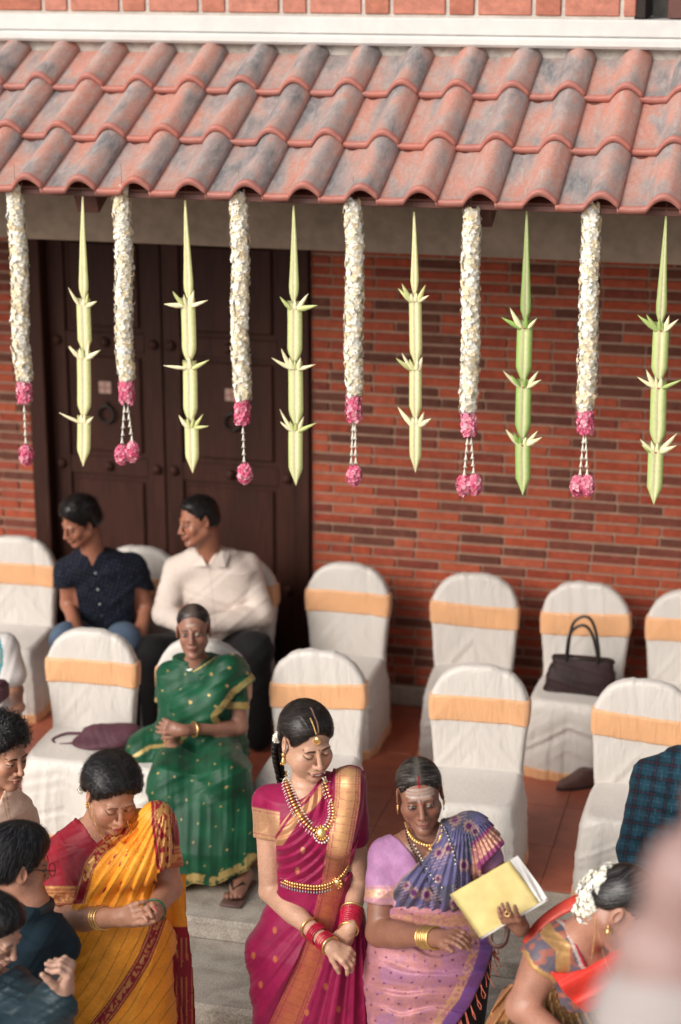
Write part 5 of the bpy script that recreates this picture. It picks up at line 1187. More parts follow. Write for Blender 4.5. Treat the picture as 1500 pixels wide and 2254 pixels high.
        d, t = polyline_d(u, v, [(1062, 1905), (1112, 1858)]); d2, _ = polyline_d(u, v, [(1078, 1780), (1094, 1830), (1108, 1866)]); bd = (v > 1.0*1795)*sstep(52, 50, np.abs(d))*(u > 1040); C = lerpc(C, (.24, .045, .13), bd); k = bd*(np.abs(np.abs(d)-28) < 16)*(.5+.5*(noise(u*.4, v*.4, 1, .5) > .45)); C = lerpc(C, gold, k*.7)
        d3, _ = polyline_d(u, v, edge[1:8]); k3 = (np.abs(d3) < 4); C = lerpc(C, gold*.8, k3*.5); return C, np.maximum(m, k*.8)
    lo, hi = bbox(pall, .03); cloth('sari_pallu', pall, lo, hi, .0048, 'silk', g, .012, dp, edge, pu)
    sw = [sk]+tors[:1]
    low = [(862, 1999), (900, 1994), (960, 2000), (1040, 2000), (1064, 2018), (1080, 2050), (1086, 2090), (1066, 2150), (1035, 2215), (1000, 2262), (985, 2320), (980, 2700), (740, 2700), (740, 2060), (800, 2050)]
    pk = V(.42, .18, .185)
    def dl(u, v, x, y, z): s = np.hypot((u-1000)*.62, (v-1900)); return .013*ridge(s/44.0+.8*noise(u/80, v/80, 4)+.25)*sstep(2030, 2070, v)*sstep(805, 870, u)+.006*fold1(s/17, 9)
    def pl(u, v, P):
        n = noise(*P.T, 26); C = np.outer(.8+.4*n, pk); w = noise(u, v, 2, .07); vein = np.abs(((w*6) % 1)-.5) < .09; C = lerpc(C, (.30, .13, .27), vein*.7); C = lerpc(C, (.30, .14, .30), sstep(.5, .7, noise(u, v, 6, .02))*.5)
        gx = ((u+v*.6)/30.0); gy = ((v-u*.45)/30.0); dd = np.hypot((gx % 1)-.5, (gy % 1)-.5); C = lerpc(C, (.10, .02, .10), (dd < .09)*.9)
        top = (v < 2040)*(v > 2014); C = lerpc(C, (.42, .17, .15), top*.9); m = top*(noise(u*.4, v*.4, 0, .5) > .5)*.6; C = lerpc(C, gold, m)
        d, _ = polyline_d(u, v, low[5:12]); e = np.abs(d); C = lerpc(C, (.17, .07, .26), sstep(30, 26, e)); k = (np.abs(e-38) < 10)*(noise(u*.4, v*.4, 3, .5) > .45); C = lerpc(C, gold, k*.7); z = np.clip(m+k*.6+.28, 0, 1); return C, z*.8
    lo, hi = bbox(sw, .03); cloth('sari', sw, lo, hi, .0050, 'silk', g, .020, dl, low, pl)
    lo, hi = bbox([sk], .02); cloth('underskirt', [sk], lo, hi, .007, 'cotton', g, -.004, lambda u, v, x, y, z: .012*fold1(u/14, 3), None, lambda u, v, P: np.tile((.018, .016, .018), (len(P), 1)))
    rg = np.random.default_rng(4); Q, _ = cast(spline([(1084, 2066), (1082, 2100), (1062, 2156), (1035, 2210), (1008, 2250)], 30), sw, .016, 5.3, 6.6, .003); k = MB()
    for i in range(0, len(Q), 3):
        p = Q[i]; d = V(.25+rg.uniform(-.1, .15), -.02, -1)
        for j in range(2): o_ = V(rg.uniform(-.006, .006), 0, 0); k.tube([p+o_, p+o_+d*.022, p+o_*2+d*.045+V(rg.uniform(-.008, .008), 0, 0), p+o_*3+d*.062], [.0028, .0022, .0018, .0024], 5)
    o = k.build('tassel_fringe', M['coral'], g); o['kind'] = 'stuff'
    allp = pall+head+armL
    mb = MB(); Q, _ = cast(spline([(893, 1812), (899, 1830), (912, 1848), (930, 1858), (948, 1862), (966, 1852), (973, 1836), (973, 1815)], 80), allp, .012, 5.4, 6.8, .006); Q = resample(Q, .0095)
    for i in range(len(Q)):
        nn = unit(_C-Q[i]); t = unit(Q[min(i+1, len(Q)-1)]-Q[max(0, i-1)]); b = np.cross(t, nn); mb.ball(Q[i], (.0062, .0085, .003), 7, 4, R=np.stack([t, b, nn], 1)); mb.ball(Q[i]+nn*.003, .0032, 5, 3)
    c, _ = cast([(950, 1872)], allp, .012, 5.4, 6.8, .008); c = c[0]; mb.ball(c, (.014, .005, .012), 9, 5); mb.ball(c-V(0, 0, .014), (.009, .005, .010), 8, 5)
    for k_ in range(7): mb.ball(c+V((k_-3)*.005, -.002, -.022+abs(k_-3)*.004), .0028, 5, 3)
    mb.build('necklace', M['gold'], g)
    for nm, r, st_, pth in (('black_bead_chain', .0052, .0115, [(892, 1812), (896, 1840), (908, 1870), (922, 1896), (936, 1926), (948, 1956), (962, 1975), (970, 1990)]), ('black_bead_chain', .0050, .0115, [(974, 1806), (984, 1830), (996, 1862), (1006, 1900), (1012, 1945), (1008, 1985)]), ('bead_chain', .0036, .0074, [(912, 1860), (928, 1890), (948, 1925), (968, 1950), (988, 1962)]), ('bead_chain', .0036, .0074, [(976, 1815), (990, 1850), (1002, 1890), (1004, 1930), (1003, 1965)])):
        Q, _ = cast(spline(pth, 70), allp, .012, 5.4, 6.8, .006); Q = resample(Q, st_)
        if nm[:5] == 'black': beads(nm, Q, r, 'blackbead', g)
        else:
            o = beads(nm, Q[::2], r, 'pearl', g); beads('dark_beads', Q[1::2], r, 'blackbead', o)
    for sx in (-1, 1): mb = MB(); c = H.w(sx*.082, .002, -.036); mb.ball(c, .0055, 7, 5); mb.ball(c-V(0, 0, .009), .005, 6, 4); mb.tube([c-V(0, 0, .01), c-V(0, 0, .034)], .0018, 5); mb.build('earring', M['gold'], g)
    mb = MB(); mb.ball(H.w(-.0165, -.1005, -.035), .0028, 6, 4); mb.build('nose_stud', M['gold'], g)
    bangles('gold_bangle', 'gold', g, eL, wL, (.835, .87, .905, .94), .038, .038, .0036); bangles('gold_bangle', 'gold', g, eL, wL, (.80, .975), .038, .038, .0048, .25)
    q0 = at(1021, 2085, yb-.42); bangle('ring', q0, unit(at(1010, 2058, yb-.39)-wL), .0095, .0022, 'gold', g, 14); q1 = at(1118, 2012, yb-.42); bangle('ring', q1, unit(at(1122, 2022, yb-.405)-wR), .0095, .0022, 'gold', g, 14)
    # yellow folder in its clear sleeve
    f = empty('folder', at(1080, 1990, yb-.32), 'yellow paper folder in a clear plastic sleeve, held by the woman in lilac', 'folder')
    A, B, Cc, D_ = at(990, 1970, yb-.38), at(1122, 1894, yb-.26), at(1172, 1987, yb-.32), at(1056, 2065, yb-.44)
    Cc = B+(D_-A)
    def sheet(nm, A, B, C, D, t, mat, bend=.010, n=14):
        v = []; nn = unit(np.cross(B-A, D-A)); nn = nn if nn[1] < 0 else -nn
        for s in (0, 1):
            for i in range(n+1):
                for j in range(n+1):
                    a, b = i/n, j/n; p = A*(1-a)*(1-b)+B*a*(1-b)+C*a*b+D*(1-a)*b; v.append(p+nn*(bend*sin(pi*b)*(.6+.4*cos(a*4))+.004*sin(a*9+b*7)*(b)-s*t))
        f_ = []; m = (n+1)**2
        for i in range(n):
            for j in range(n): a = i*(n+1)+j; f_ += [(a, a+1, a+n+2, a+n+1), (m+a, m+a+n+1, m+a+n+2, m+a+1)]
        for i in range(n):
            for (p_, q_) in ((i, i+1), (n*(n+1)+i, n*(n+1)+i+1), (i*(n+1), (i+1)*(n+1)), (i*(n+1)+n, (i+1)*(n+1)+n)): f_.append((p_, q_, q_+m, p_+m))
        return mesh(nm, v, f_, mat, f, True)
    sheet('paper', A, B, Cc, D_, .0014, M['yellowpaper']); e = (B-A); nn = unit(np.cross(B-A, D_-A)); nn = nn if nn[1] < 0 else -nn
    sheet('clear_strip', B+nn*.001, B+e*.14+nn*.001, Cc+e*.14+nn*.001, Cc+nn*.001, .0008, M['clearstrip'])
    sheet('clear_edge', D_+nn*.001+(D_-A)*.002, Cc+nn*.001+e*.13, Cc+e*.13+(D_-A)*.05+nn*.001, D_+(D_-A)*.05+nn*.001, .0008, M['clearstrip'])
    # brown strap of her bag
    k = MB()
    def strap(pts, w=.009):
        Q = spline(pts, 40); t = np.gradient(Q, axis=0); t /= np.linalg.norm(t, axis=1)[:, None]; v = []; 
        for i, p in enumerate(Q): s_ = unit(np.cross(t[i], [0, 1, .2])); nb_ = np.cross(t[i], s_); v += [p-s_*w-nb_*.0015, p+s_*w-nb_*.0015, p+s_*w+nb_*.0015, p-s_*w+nb_*.0015]
        f_ = []
        for i in range(len(Q)-1):
            for q in range(4): a = i*4; f_.append((a+q, a+(q+1) % 4, a+4+(q+1) % 4, a+4+q))
        f_ += [(0, 3, 2, 1), tuple(len(v)-4+i for i in range(4))]; k.add(v, f_)
    y_ = yb-.27
    strap([at(1083, 2040, y_), at(1080, 2070, y_-.02), at(1092, 2084, y_-.03), at(1110, 2078, y_-.02), at(1118, 2050, y_), at(1112, 2028, y_), at(1125, 2018, y_), at(1138, 2035, y_), at(1146, 2062, y_)])
    tag(k.build('bag_strap', M['strap'], None, origin=at(1100, 2040, y_)), 'looped brown leather bag strap hanging from the hand behind the yellow folder', 'strap')
M['redsilk'] = simple('red_silk', (.55, .05, .03), rough=.45, nscale=40)
M['coral'] = simple('coral_thread', (.50, .13, .09), rough=.8, nscale=200)
M['yellowpaper'] = simple('yellow_folder', (.64, .50, .20), rough=.4, nscale=22, var=.16, bmp=.15, bdist=.003)
M['clearstrip'] = simple('clear_sleeve', (.58, .55, .52), rough=.2, nscale=30, var=.12)
M['strap'] = simple('brown_leather', (.11, .055, .045), rough=.5, nscale=60)
# ---------------------------------------------------------------- older woman in the green sari, seated
def build_green():
    yb = 8.28; g = empty('person', (at(440, 1700, yb)[0], yb, 0), 'older woman seated in a dark green sari with gold border, arms crossed over her lap', 'person')
    H = HeadF(426, 1389, yb-.03, 12, -7, -3, 1.02)
    nb = at(432, 1462, yb+.02); sL = at(374, 1484, yb+.03); sR = at(512, 1474, yb+.05)
    eL = at(362, 1592, yb+.0); wL = at(388, 1662, yb-.27); eR = at(528, 1600, yb-.02); wR = at(402, 1608, yb-.25)
    head = head_prims(H, jaw=.95, neck=nb, neck_r=.045, nose=1.15, cheek=.9, old=1)
    tors = [torso_px([(434, 1455, yb+.04, 36, .05), (438, 1480, yb+.04, 76, .08), (442, 1530, yb+.02, 78, .10), (442, 1590, yb+.02, 82, .12), (440, 1650, yb+.02, 96, .15)], 12), cone(nb, sL, .04, .048, .03), cone(nb, sR, .04, .048, .03), ell(at(418, 1552, yb-.08), (.055, .05, .055), None, .05), ell(at(470, 1552, yb-.08), (.055, .05, .055), None, .05)]
    armL = limb(sL, eL, .046, .036, .02)+limb(eL, wL, .036, .025, .015); armR = limb(sR, eR, .048, .040, .02)+limb(eR, wR, .038, .027, .015)
    hl = hand_prims(wL, at(404, 1692, yb-.32)-wL, V(.1, .4, -.8), -1, .92, (62, 70, 72, 74), (.6, .2, .6)); hr = hand_prims(wR, at(362, 1600, yb-.27)-wR, V(.0, .8, -.3), 1, .95, (30, 34, 38, 40), (.6, .5, .3))
    kneeL = at(372, 1722, yb-.42); kneeR = at(500, 1712, yb-.42); fL = V(kneeL[0]+.02, kneeL[1]-.06, .09); fR = V(kneeR[0]+.01, kneeR[1]-.04, .09)
    legs = [cone(at(405, 1650, yb), kneeL, .095, .078, .06), cone(at(480, 1650, yb), kneeR, .095, .078, .06), cone(kneeL, fL, .065, .05, .05), cone(kneeR, fR, .065, .05, .05)]
    ft = atz(527, 1948, .045); foot = [ell(ft, (.045, .115, .035), rotd(10), .02), cone(fR, ft+V(0, .07, .02), .05, .042, .04)]+[ell(ft+V((i-2)*.018, -.115+.008*abs(i-1), -.004), (.0105, .020, .013), None, .006) for i in range(5)]
    body = tors+armL+armR+head+hl+hr+legs+foot; lo, hi = bbox(body); hlo, hhi = bbox(head); hlo[2] = nb[2]-.02; x1, x2 = bbox(hl, .012); x3, x4 = bbox(hr, .012); f1, f2 = bbox(foot[:1]+foot[2:], .012)
    P, F = solid(body, lo, hi, .0075, [(hlo, hhi, .0027), (x1, x2, .003), (x3, x4, .003), (f1, f2, .0035)])
    def ash(C, q, put, E, Es): put(Es(0, .045, .020, .006, .6), (.5, .42, .36), .5); put(Es(0, -.12, .05, .02), (.1, .05, .04), .2)  # pale ash on the forehead, a darker patch below the chin
    C = skin_paint(P, H, (.27, .125, .083), lips=(.19, .055, .045), eye=dict(open=1.15, gx=.1), bindi=(.024, .0036, (.10, .01, .01)), blush=.4, extra=ash)
    mesh('body', P, F, M['skin'], g, True, C)
    hp = hair_prims(H, 'woman', bun=((.0, .10, -.04), (.035, .03, .04)), part=True, vol=.5, line=.004)
    h, HP = hair_obj(H, hp, g, h=.0035, paint=lambda C, q: lerpc(C, (.16, .12, .10), sstep(.05, .01, np.abs(q[:, 0]))*sstep(.05, .1, q[:, 2])*.6))
    strands('hair_strands', HP, H, hp, 900, .05, .0022, lambda q: flow_back(q), [(.02, .016, .014), (.12, .11, .10), (.05, .04, .035)], h, wild=.08, rise=.003)
    grn = V(.004, .060, .026); gold = V(.50, .34, .12)
    up = tors+[cone(sL, sL+(eL-sL)*.78, .054, .050, .02), cone(sR, sR+(eR-sR)*.72, .054, .050, .02)]
    neck = [(330, 1400), (386, 1443), (394, 1470), (402, 1487), (430, 1470), (470, 1438), (620, 1400), (620, 1562), (540, 1562), (490, 1562), (490, 1700), (372, 1700), (371, 1549), (334, 1546), (300, 1500)]
    def pb(u, v, P): n = noise(*P.T, 26); C = np.outer(.8+.4*n, grn); m = ((u < 372)*(v > 1536)+(u > 500)*(v > 1546))*(P[:, 1] < 9)*.8; return lerpc(C, gold, np.clip(m, 0, .8)), m*.8
    cloth('blouse', up, *bbox(up), .006, 'silk', g, .006, lambda u, v, x, y, z: .006*fold1((u*.5+v*.8)/26, 32), neck, pb)
    skl = legs[:2]+[loft(V((kneeL[0]+kneeR[0])/2+.02, kneeL[1]+.02, .0), rotd(8), [(.03, .03, -.05, .265, .17), (.2, .02, -.04, .24, .16), (.42, 0, .0, .19, .10), (.5, 0, .05, .15, .08)], .08, 2.6)]
    dr = tors[:1]+[ell(at(318, 1650, yb-.06), (.07, .11, .07), None, .09)]
    hem = [(250, 1400), (650, 1400), (650, 1800), (556, 1900), (545, 1918), (470, 1952), (425, 1945), (380, 1968), (330, 1962), (250, 1900)]
    def ds(u, v, x, y, z): return .020*fold1(u/30.0+.5*noise(v/90, .5, .5), 3)*sstep(1700, 1800, v)+.010*fold1((u*.5+v)/30, 7)*sstep(1820, 1700, v)+.006*fold1(u/13, 2)
    def ps(u, v, P):
        n = noise(*P.T, 20); C = np.outer(.6+.8*n, grn); d, t = polyline_d(u, v, [(556, 1895), (545, 1912), (470, 1946), (425, 1940), (380, 1962), (330, 1958)]); m = (np.abs(np.abs(d)-9) < 8)*(noise(u*.3, v*.3, 0, .3) > .3); d2, _ = polyline_d(u, v, [(290, 1668), (330, 1645), (370, 1640), (398, 1634), (410, 1612)]); m = np.maximum(m, np.abs(d2) < 4)
        gx = ((u*.9+v*.25)/36.0) % 1-.5; gy = ((v-u*.2)/46.0) % 1-.5; m = np.maximum(m, np.hypot(gx*.9*36+gy*10, gy*46*.6) < 1.5); return lerpc(C, gold, m*.75), m*.6
    sk = skl+dr; lo, hi = bbox(sk, .04); lo[2] = max(lo[2], .005); cloth('sari', sk, lo, hi, .0068, 'silk', g, .014, ds, hem, ps)
    pal = tors+[cone(sR, at(548, 1530, yb+.0), .056, .05, .03), cone(at(500, 1470, yb-.03), at(450, 1580, yb-.1), .05, .05, .06)]
    edge = [(372, 1640), (372, 1560), (385, 1510), (402, 1490), (436, 1470), (470, 1448), (500, 1418), (545, 1440), (576, 1476), (560, 1500), (520, 1530), (498, 1560), (480, 1578), (520, 1640)]
    def pp(u, v, P):
        n = noise(*P.T, 20); C = np.outer(.6+.8*n, grn); d, _ = polyline_d(u, v, edge[3:6]); m = np.abs(d) < 3.5; d2, _ = polyline_d(u, v, edge[8:13]); m = np.maximum(m, (np.abs(np.abs(d2)-9) < 7)*(.6+.4*(noise(u*.4, v*.4, 0, .3) > .4)))
        for (a, b) in ((465, 1484), (505, 1470), (426, 1500), (395, 1514), (460, 1530), (419, 1546), (545, 1482), (512, 1440), (475, 1555), (500, 1510)): m = np.maximum(m, np.hypot((u-a)*.8+(v-b)*.4, (v-b)*.9-(u-a)*.6) < 3.4)
        return lerpc(C, gold, m*.8), m*.7
    lo, hi = bbox(pal, .03); cloth('sari_pallu', pal, lo, hi, .0060, 'silk', g, .012, lambda u, v, x, y, z: .008*fold1((u*.5+v*.9)/22, 4)+.004*fold1((u*.4+v)/9, 8), edge, pp)
    mb = MB(); bangle('', eR+(wR-eR)*.80, wR-eR, .036, .0052, '', None, mb=mb); mb.build('gold_bangle', M['gold'], g); mb = MB(); bangle('', eL+(wL-eL)*.62, wL-eL, .036, .0045, '', None, mb=mb); mb.build('gold_bangle', M['gold'], g)
    Q, _ = cast(spline([(398, 1455), (403, 1468), (412, 1475), (424, 1474)], 20), tors+head, .0, 7.6, 8.8, .004); k = MB(); k.tube(Q, .0065, 6); k.build('necklace', M['pearl'], g)
    k = MB(); k.box(ft+V(-.052, -.145, -.045), ft+V(.052, .12, -.030), .004); s_ = k.build('sandal', M['strap'], g); k = MB(); k.tube([ft+V(-.045, .0, -.02), ft+V(-.03, -.04, .036), ft+V(-.004, -.09, .02), ft+V(.03, -.04, .036), ft+V(.045, .0, -.02)], .006, 6); k.build('strap', M['blackbead'], s_)
# ---------------------------------------------------------------- bending woman at the lower right
def build_bending():
    yb = 5.85; g = empty('person', (at(1230, 2200, yb)[0], yb, -.2), 'woman bending forward in a red and bronze sari, jasmine flowers tucked in her bun', 'person')
    H = HeadF(1372, 1998, yb-.02, 84, 46, 6, 1.12)
    nb = at(1270, 2075, yb+.0); sL = at(1203, 2112, yb-.06); sR = at(1300, 2080, yb+.22)
    eL = at(1150, 2218, yb-.10); wL = at(1270, 2320, yb-.30)
    head = head_prims(H, jaw=1.05, neck=nb, neck_r=.054)
    hipc = at(1190, 2360, yb+.12); R = np.eye(3); up_ = unit(nb-hipc); fx = unit(np.cross(up_, V(.2, -1, 0))); R = np.stack([unit(np.cross(up_, unit(np.cross(up_, V(1, 0, 0))))), unit(np.cross(up_, V(1, 0, 0))), up_], 1); R[:, 0] = np.cross(R[:, 1], R[:, 2]); L = np.linalg.norm(nb-hipc)
    tors = [loft(hipc, R, [(-.05, 0, 0, .19, .16), (L*.3, 0, 0, .165, .14), (L*.6, 0, 0, .17, .135), (L*.82, 0, 0, .165, .11), (L, 0, 0, .10, .075)], .04, 2.1), cone(nb, sL, .055, .062, .05), cone(nb, sR, .055, .055, .05), ell(at(1290, 2160, yb-.02), (.10, .09, .08), None, .06)]
    armL = limb(sL, eL, .066, .056, .02)+limb(eL, wL, .054, .034, .02)
    body = tors+armL+head+[cone(hipc, V(hipc[0], hipc[1], -.15), .15, .10, .05)]; lo, hi = bbox(body); lo[2] = -.2; hlo, hhi = bbox(head[:-1]); 
    P, F = solid(body, lo, hi, .007, [(hlo, hhi, .0024)])
    C = skin_paint(P, H, (.36, .17, .115), eye=dict(open=.2)); mesh('body', P, F, M['skin'], g, True, C)
    bun = H.q(at(1322, 1968, yb+.0)[None])[0]
    hp = hair_prims(H, 'woman', bun=(tuple(bun*.92), (.045, .045, .05)), part=False, vol=1.1)
    h, HP = hair_obj(H, hp, g); strands('hair_strands', HP, H, hp, 2400, .06, .0016, lambda q: flow_back(q, tuple(bun)), [(.008, .007, .007), (.02, .018, .02), (.10, .09, .09)], h, wild=.06)  # third strand colour is a painted sheen
    jasmine('hair_flowers', g, [at(1290, 2012, yb-.03), at(1298, 1985, yb-.04), at(1306, 1958, yb-.04), at(1328, 1938, yb-.02), at(1352, 1928, yb+.02)], 700, .050, 11, fr=.013)
    gold = V(.60, .34, .13); blu = V(.105, .085, .11)
    up = tors+[cone(sL, sL+(eL-sL)*.52, .070, .068, .02), cone(sR, sR-V(0, 0, .1), .06, .06, .02)]
    neck = [(1235, 2012), (1250, 2030), (1262, 2060), (1278, 2095), (1292, 2128), (1310, 2140), (1420, 2140), (1420, 2230), (1240, 2230), (1222, 2168), (1210, 2155), (1185, 2145), (1165, 2125), (1153, 2100), (1100, 2060), (1150, 1990), (1215, 2000)]
    def pb(u, v, P):
        n = noise(*P.T, 22); C = np.outer(.7+.6*n, blu); C = lerpc(C, (.34, .10, .06), sstep(.52, .62, noise(*P.T, 45))*.8); d, _ = polyline_d(u, v, [(1190, 2025), (1210, 2060), (1240, 2085), (1240, 2130)]); m = sstep(17, 15, np.abs(d)); d2, _ = polyline_d(u, v, [(1155, 2102), (1168, 2128), (1190, 2146), (1216, 2158)]); m = np.maximum(m, np.abs(d2) < 10); C = lerpc(C, gold, m*.85)
        d3, _ = polyline_d(u, v, [(1228, 2012), (1252, 2032), (1270, 2075), (1290, 2125)]); k = np.abs(d3); C = lerpc(C, (.45, .03, .06), (k < 6)); C = lerpc(C, (.55, .48, .42), ((k > 6) & (k < 13))*.8); return C, np.clip(m+.5*((k > 6) & (k < 13)), 0, 1)
    cloth('blouse', up, *bbox(up), .005, 'silk', g, .006, lambda u, v, x, y, z: .006*fold1((u+v*.5)/26, 42)+.004*fold1((v-u*.3)/15, 4), neck, pb)
    red = V(.62, .035, .022)
    sl_ = tors+[cone(at(1235, 2160, yb-.10), at(1370, 2110, yb-.02), .035, .03, .05)]
    e1 = [(1212, 2140), (1250, 2142), (1290, 2132), (1335, 2105), (1360, 2078), (1400, 2080), (1420, 2130), (1390, 2170), (1330, 2215), (1290, 2232), (1245, 2190)]
    cloth('sari_border', sl_, *bbox(sl_, .03), .005, 'silk', g, .016, lambda u, v, x, y, z: .010*ridge((v+u*.55-2780)/58.0)+.004*fold1((u*.5+v)/20, 3), e1, lambda u, v, P: (np.outer(.85+.3*noise(*P.T, 20), red), np.zeros(len(P))))
    e2 = [(1170, 2030), (1200, 1995), (1250, 1970), (1300, 1962), (1300, 1975), (1255, 1995), (1225, 2010), (1190, 2035)]
    k = MB(); k.tube(spline([at(1158, 2072, yb+.05), at(1185, 2035, yb+.08), at(1225, 2002, yb+.10), at(1270, 1982, yb+.10), at(1305, 1978, yb+.08)], 24), [.016]+[.024]*24, 8) if False else k.tube(spline([at(1158, 2078, yb+.04), at(1185, 2040, yb+.07), at(1225, 2008, yb+.09), at(1270, 1986, yb+.09), at(1310, 1980, yb+.07)], 24), np.linspace(.022, .034, 25)[:len(spline([(0, 0, 0)]*5, 24))], 10, flat=.35); k.v = [V(0, 0, 0)+np.array(a_) for a_ in k.v]; k.build('sari_shoulder', M['redsilk'], g)
    e3 = [(1212, 2158), (1245, 2190), (1290, 2232), (1330, 2215), (1400, 2160), (1500, 2200), (1500, 2700), (1000, 2700), (1070, 2250), (1110, 2170), (1150, 2160)]
    sk = tors[:1]+[cone(hipc+V(-.02, 0, 0), V(hipc[0], hipc[1]+.02, -.1), .20, .19, .05), ell(at(1130, 2300, yb+.15), (.12, .15, .2), None, .1)]
    def p3(u, v, P):
        n = noise(*P.T, 16); C = np.outer(.6+.9*n, (.10, .045, .015)); s = np.arctan2(v-2080, u-1200); k = np.abs(((s*9+.5*noise(u, v, 0, .02)) % 1)-.5) < .10; C = lerpc(C, (.50, .30, .12), k*.8); k2 = (u < 1150+(v-2200)*.4)*(noise(u, v, 4, .03) > .4); C = lerpc(C, (.52, .24, .10), k2*.6); return C, np.clip(k*.8+k2*.5, 0, 1)
    cloth('sari', sk, *bbox(sk, .03), .006, 'silk', g, .010, lambda u, v, x, y, z: .014*ridge(np.arctan2(v-2080, u-1200)*9)+.005*fold1((u+v)/22, 5), e3, p3)
    k = MB()
    for pth, r in (([(1311, 2020), (1311, 2050), (1307, 2080), (1303, 2110)], .0026), ([(1313, 2030), (1322, 2070), (1331, 2110), (1345, 2145), (1362, 2176), (1378, 2188)], .0018)):
        Q = np.array([at(u, v, yb-.12-.02*i) for i, (u, v) in enumerate(pth)]); Q = resample(spline(Q, 60), .006)
        for p in Q: k.ball(p, r, 5, 3)
    k.build('chain', M['gold'], g); k = MB(); c = H.w(-.086, .0, -.042) if H.w(-.086, 0, 0)[1] < H.w(.086, 0, 0)[1] else H.w(.086, .0, -.042)
    k.ball(c, .005, 6, 4); k.tube([c-V(0, 0, .005), c-V(0, 0, .012), c-V(0, 0, .022), c-V(0, 0, .026)], [.003, .008, .012, .010], 9); k.ball(c-V(0, 0, .030), .005, 6, 4); k.build('earring', M['gold'], g)
# ---------------------------------------------------------------- men
def shirt_mat(): pass
def man_hair(H, g, vol=1.0, top=.01, n=1500, L=.03, curl=.0, seed=1, cols=((.008, .007, .007), (.018, .015, .014)), h=.0032, wild=.35, flow=None, width=.002, strand=True, back=0, line=0, rise=.007):
    hp = hair_prims(H, 'man', part=False, vol=vol, top=top, nz=.006, back=back, line=line); ho, HP = hair_obj(H, hp, g, h=h, dark=(.010, .008, .008))
    if strand: strands('hair_strands', HP, H, hp, n, L, width, flow or (lambda q: np.stack([q[:, 0]*2, .4+q[:, 1]*3, .25-0*q[:, 2]], 1)), cols, ho, wild=wild, curl=curl, seed=seed, lift=.001, rise=rise)
    return hp
def build_white():
    yb = 9.60; g = empty('person', (at(470, 1400, yb)[0], yb, 0), 'seated man in a cream long sleeved shirt and black trousers, turned to his right', 'person')
    H = HeadF(436, 1146, 9.38, -46, 8, -6, 1.06); nb = at(462, 1228, 9.46); sL = at(394, 1258, 9.48); sR = at(542, 1250, 9.56)
    eL = at(362, 1350, 9.36); wL = at(402, 1372, 9.22); eR = at(574, 1352, 9.46); wR = at(452, 1380, 9.22)
    head = head_prims(H, jaw=1.10, male=True, neck=nb, neck_r=.058, nose=1.2, cheek=1.2)
    tors = [torso_px([(468, 1222, 9.48, 40, .06), (468, 1246, 9.5, 84, .10), (470, 1300, 9.52, 92, .13), (474, 1360, 9.56, 88, .145), (476, 1425, 9.62, 88, .15)], -6), cone(nb, sL, .06, .07, .04), cone(nb, sR, .06, .068, .04)]
    arms = limb(sL, eL, .064, .052)+limb(eL, wL, .048, .034)+limb(sR, eR, .064, .054)+limb(eR, wR, .050, .034)
    hands = hand_prims(wL, at(398, 1352, 9.16)-wL, V(.6, .3, 0), 1, 1.0, (45, 50, 55, 60))+hand_prims(wR, at(420, 1380, 9.14)-wR, V(0, .6, .4), 1, 1.0, (35, 40, 45, 50))
    k1, k2 = at(338, 1440, 9.2), at(560, 1430, 9.25); legs = [cone(at(440, 1440, 9.6), k1, .11, .085, .06), cone(at(500, 1440, 9.6), k2, .11, .085, .06), cone(k1, V(k1[0], k1[1]+.02, .08), .075, .06, .04), cone(k2, V(k2[0], k2[1]+.05, .08), .075, .06, .04)]
    body = tors+arms+head+hands+legs; lo, hi = bbox(body); lo[2] = 0; hlo, hhi = bbox(head); hlo[2] = nb[2]-.01
    P, F = solid(body, lo, hi, .009, [(hlo, hhi, .0032)]); mesh('body', P, F, M['skin'], g, True, skin_paint(P, H, (.33, .135, .08), eye=dict(open=.6), beard=.25, blush=.3))
    man_hair(H, g, vol=.8, top=.0, line=.004, n=700, L=.025, h=.004, width=.003)
    sh = tors+arms; cuff = [(300, 1100), (440, 1205), (462, 1226), (480, 1205), (700, 1150), (700, 1460), (300, 1460)]
    def msk(u, v, x, y, z): m = polysd(u, v, [(300, 1220), (425, 1196), (455, 1248), (485, 1196), (650, 1190), (650, 1440), (590, 1448), (520, 1440), (448, 1422), (370, 1385), (330, 1380)]); return m
    cloth('shirt', sh, *bbox(sh), .007, 'cotton', g, .010, lambda u, v, x, y, z: .009*fold1((u*.6+v*.7)/28, 52)+.006*fold1((v-u*.4)/17, 5), msk, lambda u, v, P: (lerpc(np.outer(.9+.2*noise(*P.T, 12), (.60, .51, .45)), (.35, .28, .24), (np.abs(u-(462+(v-1250)*.10)) < 1.5)*.4*(v > 1245)), np.zeros(len(P))))
    k = MB()
    for s in (-1, 1): a = at(462+s*26, 1212, 9.40); b = at(462+s*6, 1246, 9.345); c = at(462+s*34, 1248, 9.37); d = at(462+s*44, 1218, 9.43); nn = V(0, .006, 0); k.add([a, b, c, d, a+nn, b+nn, c+nn, d+nn], [(0, 1, 2, 3), (7, 6, 5, 4), (0, 4, 5, 1), (1, 5, 6, 2), (2, 6, 7, 3), (3, 7, 4, 0)])
    k.build('collar', M['shirtcream'], g, smooth=False)
    cloth('trousers', legs, *bbox(legs, .03), .011, 'cotton', g, .012, lambda u, v, x, y, z: .008*fold1((u+v)/30, 5), None, lambda u, v, P: np.tile((.012, .011, .012), (len(P), 1)))
